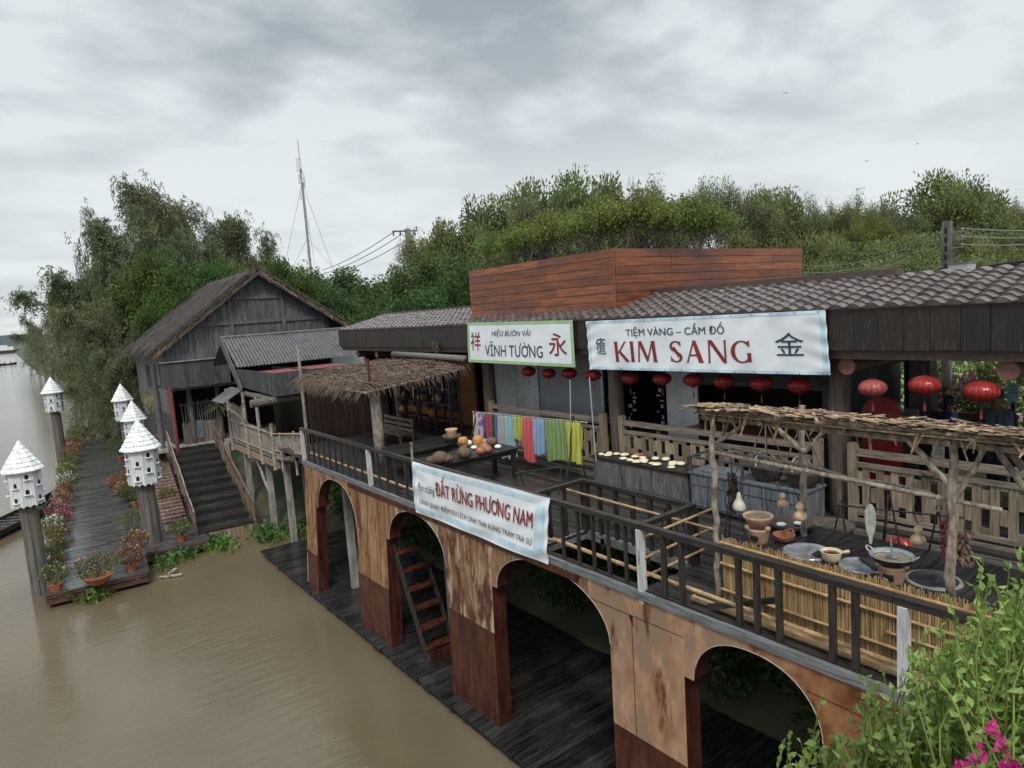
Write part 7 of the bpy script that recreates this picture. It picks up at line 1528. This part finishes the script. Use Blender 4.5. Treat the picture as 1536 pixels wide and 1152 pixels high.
# hedge bushes in the roof planter: bare arching stems under a leafy top
def hedge_proto(seed):
    rn = random.Random(seed); nr = np.random.default_rng(seed); mb = MB(); tips = []; P = []; D = []
    for i in range(8): a = rn.uniform(0, 6.28); grow(rn, mb, Vector((rn.uniform(-.35, .35), rn.uniform(-.35, .35), -.1)), Vector((math.cos(a)*.5, math.sin(a)*.5, 1)), .85, .022, 0, 2, tips, .7, .1, .2, (2, 3))
    for p, d, lv in tips:
        if p.z < .95: continue
        m = 13; q = nr.normal(size=(m, 3))*np.array([.17, .17, .13]); P.append(np.array(p)+q); D.append(nr.normal(size=(m, 3))+np.array([0, 0, .4]))
    P, D = np.concatenate(P), np.concatenate(D); t = thing('hedge_bush', 'x', 'bush', (0, 0, 0)); obj('branches', mb, K['bark'], t, local=True); obj('foliage', MB().leaves(P, D, .11, .06, nr), K['lf_hedge'], t, local=True)
    k_ = nr.permutation(len(P))[:14]; obj('flowers', MB().leaves(np.repeat(P[k_], 3, 0)+nr.normal(size=(len(k_)*3, 3))*.05, nr.normal(size=(len(k_)*3, 3)), .06, .06, nr), K['fl_salmon'], t, local=True)['kind'] = 'stuff'
    return dict(root=t, H=float(np.percentile(P[:, 2], 99)), used=False)
HPR = [hedge_proto(s) for s in (3, 8)]
HB = [(12.9, 17.6, 352), (13.0, 16.6, 345), (13.0, 15.6, 335), (12.9, 14.7, 326), (13.0, 13.8, 318), (12.9, 13.0, 310), (12.9, 12.2, 300), (13.6, 12.0, 298), (14.2, 12.0, 300), (14.9, 12.0, 300), (15.6, 12.0, 302), (16.2, 12.1, 306), (16.7, 12.1, 318), (14.2, 15.0, 312), (14.6, 16.8, 322), (15.4, 13.6, 305)]
hl = ['at the far left end of the planter front', 'second from the left along the planter front', 'third from the left along the planter front', 'in the middle of the planter front', 'right of the middle of the planter front', 'near the right end of the planter front', 'at the near corner of the planter', 'just right of the planter corner', 'on the left part of the planter end', 'left of the middle of the planter end', 'right of the middle of the planter end', 'near the right end of the planter end', 'at the far right end of the planter', 'standing behind the middle of the planter front', 'standing behind the left of the planter front', 'standing behind the planter end']
for i, ((x, y, py), an) in enumerate(zip(HB, hl)):
    pr = HPR[i % 2]; o = pr['root'] if not pr['used'] else copy_tree(pr['root']); pr['used'] = True; h = topz(x, y, py)-(zt_-.12); s = h/pr['H']
    o.location = (x, y, zt_-.12); o.scale = (s*.95, s*.95, s); o.rotation_euler = (0, 0, i*1.7); tag(o, 'yellow green hedge bush with bare stems '+an, 'bush', 'hedge bushes in the roof planter')
# dark undergrowth below the terrace
def shrub(name, lab, loc, r, h, n, leaf, cat='bush', L_=.2, W=.1, seed=0, fl=None, group=None):
    nr = np.random.default_rng(seed+50); t = thing(name, lab, cat, loc, group=group); mb = MB(); rn = random.Random(seed)
    for i in range(9): a = rn.uniform(0, 6.28); mb.stick((0, 0, -.1), (math.cos(a)*r*.6, math.sin(a)*r*.6, h*rn.uniform(.5, .9)), .025, 5, .06, rn, 4, .008)
    obj('stems', mb, K['bark'], t, local=True); P, D = leafball(nr, n, (0, 0, h*.55), r, 0, 0, h*.5/r, .3); obj('foliage', MB().leaves(P, D, L_, W, nr), K[leaf], t, local=True)
    if fl: P, D = leafball(nr, n//5, (0, 0, h*.6), r*1.02, 0, 0, h*.5/r, .5); obj('flowers', MB().leaves(P, D, L_*.7, L_*.6, nr), K['fl_'+fl], t, local=True)['kind'] = 'stuff'
    return t
for i, (x, y, wh_) in enumerate(((11.2, 22.5, 'beyond the farthest arch'), (10.9, 25.8, 'beside the hut stilts'), (11.4, 17, 'behind the ladder stair'), (11.3, 9.5, 'behind the banner arch'), (11.3, 5.3, 'behind the nearest arch'), (11.2, 20, 'in the farthest arch beside the pale post'), (11.6, 13.5, 'between the stair arch and banner arch'), (11.5, 8.3, 'behind the right half of the banner arch'), (11.4, 4.2, 'behind the right half of the nearest arch'), (11.9, 10.6, 'behind the left half of the banner arch'), (12.0, 6.6, 'behind the last wide pier'))):
    shrub('undergrowth_bush', 'dark leafy undergrowth on the bank '+wh_, (x, y, gz(x, y)-.2), 1.25, 3.1, 1500, 'lf_dark', seed=i, group='undergrowth below the terrace')
for i, (px, py, X, r, h, leaf, fl, lab) in enumerate(((1475, 570, 20, 1.5, 2.6, 'lf_fresh', 'white', 'pale flowering shrub in the garden between the pink log ends'), (1345, 575, 19, 1.2, 2.2, 'lf_hedge', None, 'green shrub in the garden behind the faded lantern'), (1440, 610, 18, .9, 1.6, 'lf_green', 'pink', 'green shrub with pink flowers in the garden behind the person in blue'), (1530, 575, 17.5, 1.0, 2.2, 'lf_hedge', 'pink', 'shrub with pink flowers at the right picture edge'), (1425, 590, 22, 1.3, 2.4, 'lf_hedge', 'pink', 'shrub dotted with lilac flowers beyond the shiny lantern'))):
    p = at(px, py, X=X); shrub('garden_shrub', lab, (X, p.y, ZG), r, max(h, p.z-ZG+.6), 1500, leaf, L_=.16, W=.1, seed=20+i, fl=fl, group='garden shrubs behind the shop')
# screw palm beside the steps, banana leaf
def palm(name, lab, loc, trunkh, n, L_, seed, trunkr=.12):
    t = thing(name, lab, 'plant', loc); rn = random.Random(seed); obj('trunk', MB().stick((0, 0, -.2), (.1, .05, trunkh), trunkr, 9, .03, rn, 8), K['bark'], t, local=True); mb = MB()
    for i in range(n):
        a = i*2.4; el = rn.uniform(-.1, 1.1); d = Vector((math.cos(a)*math.cos(el), math.sin(a)*math.cos(el), math.sin(el))); s = Vector((-math.sin(a), math.cos(a), 0)); p = Vector((.1, .05, trunkh)); prev = None
        for k_ in range(6):
            u = k_/5; q = p+d*L_*u+Vector((0, 0, -L_*.45*u*u)); ww = .045*(1-u)**.6+.004
            if prev: mb.quad(prev[0]-s*prev[1], prev[0]+s*prev[1], q+s*ww, q-s*ww)
            prev = (q, ww)
    obj('fronds', mb, K['lf_banana'], t, local=True)
p = at(330, 640, Y=37); palm('screw_palm', 'spiky dark green screw palm at the right of the wide steps by the house', (p.x, 37, 2.0), 2.6, 70, 1.0, 4)
p = at(222, 600, Y=40.5); t = thing('banana_leaf', 'torn yellow green banana leaf hanging at the river side wall of the thatched house', 'leaf', p); bl_ = MB()
for i_ in range(9):
    x_ = -.22+i_*.055; ln_ = .75+.45*math.sin(i_*2.3)**2; bl_.grid(lambda a, b, x_=x_, ln_=ln_, i_=i_: (x_+.05*a+.10*b*(x_*3)+.03*math.sin(b*4+i_), -.12-.3*b*b, .5-abs(x_)*.5-ln_*b+.03*math.sin(a*3)), 2, 6)
obj('leaf_blade', bl_, surf('withered_banana_leaf', (.10, .10, .035), (.27, .25, .11), ns=3, rough=.6, transl=.25), t, local=True); obj('midrib', MB().tube([(0, 0, .55), (0, -.25, -.8)], .02, 5), K['lf_hedge'], t, local=True)
p = at(655, 520, X=11.40); pf = shrub('small_fern', 'small sprout growing out of the dark eaves board above the brush awning', (11.38, p.y, p.z-.1), .14, .3, 60, 'lf_hedge', 'plant', .08, .05, 90)
# foreground bush on the bridge at the lower right
rn = random.Random(61); nr = np.random.default_rng(61)
bc = along(1500, 1240, 3.9); fb = thing('flowering_bush', 'bright green leafy bush with long shoots and magenta flowers close to the camera', 'bush', (bc.x, bc.y, bc.z))
stm = MB(); P = []; D = []; FP = []
def inreg(px, py):
    top = np.interp(px, [1150, 1180, 1230, 1300, 1360, 1400, 1440, 1480, 1536, 1700], [1150, 1120, 1115, 1085, 1040, 985, 940, 905, 875, 850]); return py > top, top
n_ = 0
while n_ < 1150:
    px = 1165+(rn.random()**.62)*470; ok, top = inreg(px, 0); py = top+rn.random()**1.15*(1330-top); dist = rn.uniform(3.0, 4.4)-.35*max(0, (py-1000)/200); long_ = rn.random() < .16
    e_ = along(px, py-(rn.uniform(20, 80) if long_ else 0), dist); b_ = along(px+rn.uniform(-60, 90), py+rn.uniform(120, 260), dist+rn.uniform(-.2, .35)); mid = b_.lerp(e_, .55)+Vector((rn.uniform(-.06, .06), rn.uniform(-.06, .06), rn.uniform(0, .08)))
    stm.tube([b_, mid, e_], [.0045, .0032, .0014], 4, cap=False); m = 15 if long_ else 20; u = np.linspace(.2 if not long_ else .3, 1, m); b0, m0, e0 = (np.array(v) for v in (b_, mid, e_))
    Q = (1-u)[:, None]**2*b0+(2*u*(1-u))[:, None]*m0+(u**2)[:, None]*e0; ax_ = e0-b0; ax_ /= np.linalg.norm(ax_); sz = (1-.45*u)[:, None]
    P.append(Q); D.append(ax_*.45+nr.normal(size=(m, 3))*.55+np.array([0, 0, .1])); n_ += 1
P = np.concatenate(P); D = np.concatenate(D); obj('shoots', stm, K['lf_hedge'], fb); obj('foliage', MB().leaves(P, D, .040, .0245, nr), K['lf_fresh'], fb)
FP = []; FD = []
for px, py, n_, sp in ((1487, 1095, 16, 7), (1503, 1124, 8, 5), (1475, 1134, 6, 6), (1516, 1152, 30, 12), (1442, 1150, 14, 9), (1463, 1140, 5, 5)):
    c_ = along(px, py, 2.75)
    for i in range(int(n_*1.0)): FP.append(np.array(along(px+rn.gauss(0, sp*.6), py+rn.gauss(0, sp*.6), 2.75+rn.uniform(-.05, .05)))); FD.append(nr.normal(size=3)+np.array([0, 0, .6]))
obj('flowers', MB().leaves(FP, FD, .026, .022, nr), K['fl_magenta'], fb)['kind'] = 'stuff'
g0 = along(1560, 1420, 3.9); pb2 = thing('concrete_planter', 'concrete planter on the bridge below the flowering bush', 'planter', (g0.x, g0.y, g0.z-.8))
obj('box', MB().box((g0.x, g0.y, g0.z-.4), (2.6, 1.2, .8)), K['concrete'], pb2)

# ================================================================== PEOPLE
def skin_body(name, pts, edges, rad, mat, parent):
    me = bpy.data.meshes.new(name); me.from_pydata(pts, edges, []); o = bpy.data.objects.new(name, me); COL.objects.link(o)
    sm = o.modifiers.new('skin', 'SKIN'); sb = o.modifiers.new('sub', 'SUBSURF'); sb.levels = 2; sb.render_levels = 2
    for i, r in enumerate(rad): me.skin_vertices[0].data[i].radius = r if isinstance(r, tuple) else (r, r)
    me.skin_vertices[0].data[0].use_root = True
    dg = bpy.context.evaluated_depsgraph_get(); m2 = bpy.data.meshes.new_from_object(o.evaluated_get(dg)); bpy.data.objects.remove(o)
    m2.materials.clear(); m2.materials.append(mat); m2.polygons.foreach_set('use_smooth', [True]*len(m2.polygons)); q = bpy.data.objects.new(name, m2); COL.objects.link(q); q.parent = parent; return q
SKIN = plain('skin', (.20, .115, .075), .55)
def person(loc, rz, lab, h, shirt, pants, cap=None, backpack=None, armfwd=.25):
    t = thing('person', lab, 'person', loc, rz); k_ = h/1.75
    pts = [(0, 0, .98), (0, 0, 1.15), (0, .01, 1.32), (0, .0, 1.45), (0, .01, 1.55), (0, .03, 1.64), (0, .035, 1.72)]; ed = [(0, 1), (1, 2), (2, 3), (3, 4), (4, 5), (5, 6)]; rad = [(.15, .11), (.145, .105), (.165, .115), (.12, .08), (.055, .055), (.085, .10), (.07, .085)]
    for s in (-1, 1):
        b = len(pts); pts += [(s*.19, 0, 1.42), (s*.225, .02, 1.16), (s*.23, .02+armfwd*.7, .95+armfwd*.25), (s*.225, .06+armfwd, .88+armfwd*.3)]; rad += [.06, .047, .038, .03]; ed += [(3, b), (b, b+1), (b+1, b+2), (b+2, b+3)]
        for f_ in range(5):
            fb_ = len(pts); o_ = (f_-2)*.016; ln = (.06, .085, .09, .085, .065)[f_] if f_ else .05
            pts += [(s*.225-s*.02*(f_ == 0)*2, .06+armfwd+.05+o_*.2, .86+armfwd*.3+o_), (s*.225-s*.02-s*.03*(f_ == 0), .06+armfwd+.05+ln, .845+armfwd*.3+o_*1.2)]; rad += [.010, .008]; ed += [(b+3, fb_), (fb_, fb_+1)]
        b = len(pts); pts += [(s*.09, 0, .92), (s*.10, .02, .5), (s*.10, -.01, .09), (s*.105, .14, .03)]; rad += [.095, .062, .043, (.045, .03)]; ed += [(0, b), (b, b+1), (b+1, b+2), (b+2, b+3)]
    body = skin_body('body', [(x*k_, y*k_, z*k_) for x, y, z in pts], ed, [tuple(v*k_ for v in (r if isinstance(r, tuple) else (r, r))) for r in rad], SKIN, t)
    def g(mb, nm, mat, par=t, sm=True): mb.v = [(x*k_, y*k_, z*k_) for x, y, z in mb.v]; return obj(nm, mb, mat, par, smooth=sm, local=True)
    sh_ = g(MB().lathe([(.17, .90), (.185, 1.1), (.205, 1.3), (.19, 1.42), (.09, 1.49), (.065, 1.51)], n=24, sx=1.08, sy=.78), 'shirt', shirt)
    for s in (-1, 1): g(MB().tube([(s*.17, 0, 1.44), (s*.215, .01, 1.30), (s*.235, .03, 1.14)], [.085, .078, .072], 14), 'sleeve', shirt, sh_)
    tr_ = g(MB().lathe([(.165, .98), (.175, .88), (.17, .80)], n=22, sx=1.08, sy=.85), 'trousers', pants)
    for s in (-1, 1): g(MB().tube([(s*.092, 0, .86), (s*.10, .02, .5), (s*.10, -.01, .07)], [.105, .085, .07], 14), 'trouser_leg', pants, tr_)
    if cap:
        c_ = g(MB().lathe([(.112, 1.665), (.115, 1.71), (.10, 1.77), (.06, 1.80), (.001, 1.81)], (0, .03, 0), 18, 1, 1.12), 'cap', cap); g(MB().poly([(-.09, .13, 1.675), (-.075, .21, 1.665), (0, .235, 1.66), (.075, .21, 1.665), (.09, .13, 1.675)]), 'cap_peak', cap, c_, False)
    else: g(MB().lathe([(.10, 1.60), (.115, 1.68), (.105, 1.76), (.06, 1.81), (.001, 1.82)], (0, .015, 0), 18, .95, 1.05), 'hair', K['iron'])
    for s in (-1, 1):
        g(MB().lathe([(.001, -.012), (.012, 0), (.001, .012)], (s*.034, .128, 1.665), 8), 'eye', K['hole'], body); g(MB().lathe([(.001, -.03), (.02, -.015), (.024, .01), (.001, .03)], (s*.098, .03, 1.65), 8), 'ear', SKIN, body)
    g(MB().tube([(0, .125, 1.665), (0, .15, 1.63), (0, .125, 1.622)], [.010, .016, .012], 8), 'nose', SKIN, body); g(MB().box((0, .124, 1.592), (.05, .012, .010)), 'mouth', K['terra'], body)
    if backpack:
        bp_ = g(MB().lathe([(.001, .98), (.15, 1.0), (.17, 1.15), (.16, 1.35), (.10, 1.45), (.001, 1.46)], (0, -.2, 0), 16, 1, .6), 'backpack', backpack)
        for s in (-1, 1): g(MB().tube([(s*.11, -.12, 1.40), (s*.12, .02, 1.47), (s*.125, .13, 1.36), (s*.13, .12, 1.15), (s*.15, -.05, 1.02)], .02, 7), 'strap', backpack, bp_)
    return t
navy = plain('navy_cotton', (.018, .024, .045), .8); slate = plain('slate_blue_cotton', (.075, .11, .14), .8); blue = plain('bright_blue_cotton', (.02, .06, .26), .7)
q = at(1497, 585, X=14.4); person((14.4, q.y, ZG), R(60), 'man in a dark cap and slate blue shirt with backpack behind the largest lantern', min(1.9, q.z-ZG), slate, navy, navy, navy)
q = at(1424, 597, X=15.2); person((15.2, q.y, ZG), R(200), 'person in a bright blue top seen from behind between two lanterns', max(1.45, min(1.7, q.z-ZG)), blue, navy)
rb2 = thing('garden_bench', 'brown slatted bench in the garden behind the shop', 'bench', (16.8, at(1455, 625, X=16.8).y, ZG)); by = rb2.location.y
for z in (.45, .75, .95): obj('slat', MB().bb(16.7, 16.76, by-.7, by+.7, ZG+z, ZG+z+.12), K['counter'], rb2)
for s in (-.65, .65): obj('leg', MB().bb(16.76, 16.84, by+s-.04, by+s+.04, ZG, ZG+1.1), K['black'], rb2)

# ================================================================== POLES, WIRES, MAST, BIRDS
XP = 17.5; pt = at(1421, 332, X=XP); pp = thing('power_pole', 'square concrete power pole with insulators behind the tiled roof at the right', 'pole', (XP, pt.y, 3.2))
obj('shaft', MB().bb(XP-.085, XP+.085, pt.y-.085, pt.y+.085, 3.2, pt.z), K['pole'], pp); mb = MB()
for i in range(5): mb.bb(XP-.09, XP-.087, pt.y-.025, pt.y+.025, pt.z-.28-i*.2, pt.z-.16-i*.2)
obj('slots', mb, K['hole'], pp)
for i, z in enumerate((.25, .42, .60)): b_ = obj('bracket', MB().bb(XP-.03, XP+.03, pt.y-.35, pt.y-.115, pt.z-z-.025, pt.z-z), K['zinc'], pp); obj('insulator', MB().lathe([(.001, 0), (.022, .01), (.028, .04), (.016, .07), (.001, .075)], (XP, pt.y-.3, pt.z-z), 10), K['concrete'], b_)
obj('cable_clamp', MB().bb(XP-.14, XP+.14, pt.y-.2, pt.y+.14, pt.z-1.15, pt.z-1.05), K['black'], pp)
def wire(lab, a, b, sag, r, mat, grp): 
    a, b = Vector(a), Vector(b); o = obj('overhead_wire', MB().tube([a.lerp(b, i/16)-Vector((0, 0, sag*4*(i/16)*(1-i/16))) for i in range(17)], r, 5), K[mat]); tag(o, lab, 'wire', grp)
base = Vector((XP, pt.y, pt.z)); WL = 'wires on the right power pole'
for i, (px, py, nm) in enumerate(((1205, 398, 'upper'), (1205, 408, 'middle'), (1205, 414, 'lower'))): wire('%s pale slack wire running left from the right power pole' % nm, base+Vector((0, .2, -.28-.14*i)), at(px, py, X=19), .25, .010, 'cable_pale', WL)
for i, (py, nm) in enumerate(((344, 'top'), (354, 'middle'), (363, 'bottom'))): wire('%s pale wire running right from the right power pole' % nm, base+Vector((0, -.3, -.2-.18*i)), at(1600, py, X=17.0), .04, .013, 'wire_l', WL)
for i, (py, py2, nm) in enumerate(((418, 380, 'upper'), (421, 383, 'middle'), (424, 386, 'lower'))): wire('%s thick black cable from the right power pole down to the planter' % nm, base+Vector((0, 0, -1.08-.05*i)), at(1200, py, X=19), .18, .022, 'wire', WL); wire('%s thick black cable leaving right from the power pole' % nm, base+Vector((0, 0, -1.08-.05*i)), at(1600, py2, X=17.3), .05, .022, 'wire', WL)
wire('pale straight service cable to the end of the ridge cap', base+Vector((0, 0, -1.3)), at(1348, 409, X=13.7), .03, .014, 'wire_l', WL)
pt = at(611, 343, Y=62); p2_ = thing('power_pole', 'distant concrete power pole with a steel crossarm left of the planter', 'pole', (pt.x, 62, 3)); obj('shaft', MB().bb(pt.x-.22, pt.x+.22, 61.8, 62.2, 3, pt.z), K['concrete'], p2_)
a, b = at(589, 347, Y=62), at(626, 346, Y=62); obj('crossarm', MB().bar(a, b, .12, .14), K['grey_d'], p2_)
for s in (-1, 1): obj('arm_brace', MB().bar((pt.x+s*.9, 62, a.z-.05), (pt.x, 62, a.z-.9), .05, .05), K['grey_d'], p2_)
for i, px in enumerate((590, 600, 622)): obj('insulator', MB().lathe([(.001, -.5), (.07, -.45), (.09, -.2), (.05, 0), (.001, 0)], at(px, 347, Y=62), 8), K['grey_d'], p2_)
for (x0, y0, x1, y1, nm) in ((590, 348, 484, 405, 'upper'), (601, 352, 488, 410, 'middle'), (610, 360, 494, 414, 'lower')): wire('%s sagging wire from the distant power pole to the left' % nm, at(x0, y0, Y=62), at(x1, y1, Y=75), .35, .035, 'wire', 'wires on the distant power pole')
mt = at(448, 226, Y=170); m0 = Vector((mt.x, 170, 3)); ms = thing('radio_mast', 'thin grey guyed radio mast with panel antennas at its top', 'mast', m0)
obj('lattice_shaft', MB().tube([(mt.x, 170, 3), (mt.x, 170, mt.z-2)], .32, 6).tube([(mt.x, 170, mt.z-2), (mt.x, 170, mt.z+2.5)], .1, 5), K['concrete'], ms)
rn = random.Random(9)
for i in range(9):
    a = i*2.2; z = mt.z-rn.choice((2, 2.5, 6, 6.5, 10, 18)); obj('antenna_panel', MB().box((mt.x+math.cos(a)*.7, 170+math.sin(a)*.7, z-1), (.35, .3, rn.choice((2.4, 3.4)))), K['gpanel'], ms)
for i in range(6):
    a = i*PI/3+.3; rr = 14+6*(i % 2); mb = MB().tube([(mt.x, 170, mt.z-8-14*(i % 2)), (mt.x+rr*math.cos(a), 170+rr*math.sin(a), 3)], .045, 4); obj('guy_wire', mb, K['cable_pale'], ms)
for i, (px, py, lab) in enumerate(((1178, 140, 'dark bird gliding high over the right trees'), (1300, 242, 'dark bird low above the yellowish tree'), (1376, 216, 'dark bird left of the tall tree by the power pole'))):
    p = at(px, py, Y=70); t = thing('bird', lab, 'bird', p, i*.8+.4, 'birds in the sky'); obj('body', MB().tube([(-.28, 0, 0), (-.1, 0, .02), (.1, 0, .02), (.24, 0, 0)], [.02, .07, .06, .01], 8), K['ink_k'], t, smooth=True, local=True)
    for s in (-1, 1): obj('wing', MB().poly([(-.05, 0, .03), (.1, 0, .03), (.05, s*.3, .17), (-.04, s*.58, .08), (-.10, s*.3, .14)]), K['ink_k'], t, local=True)
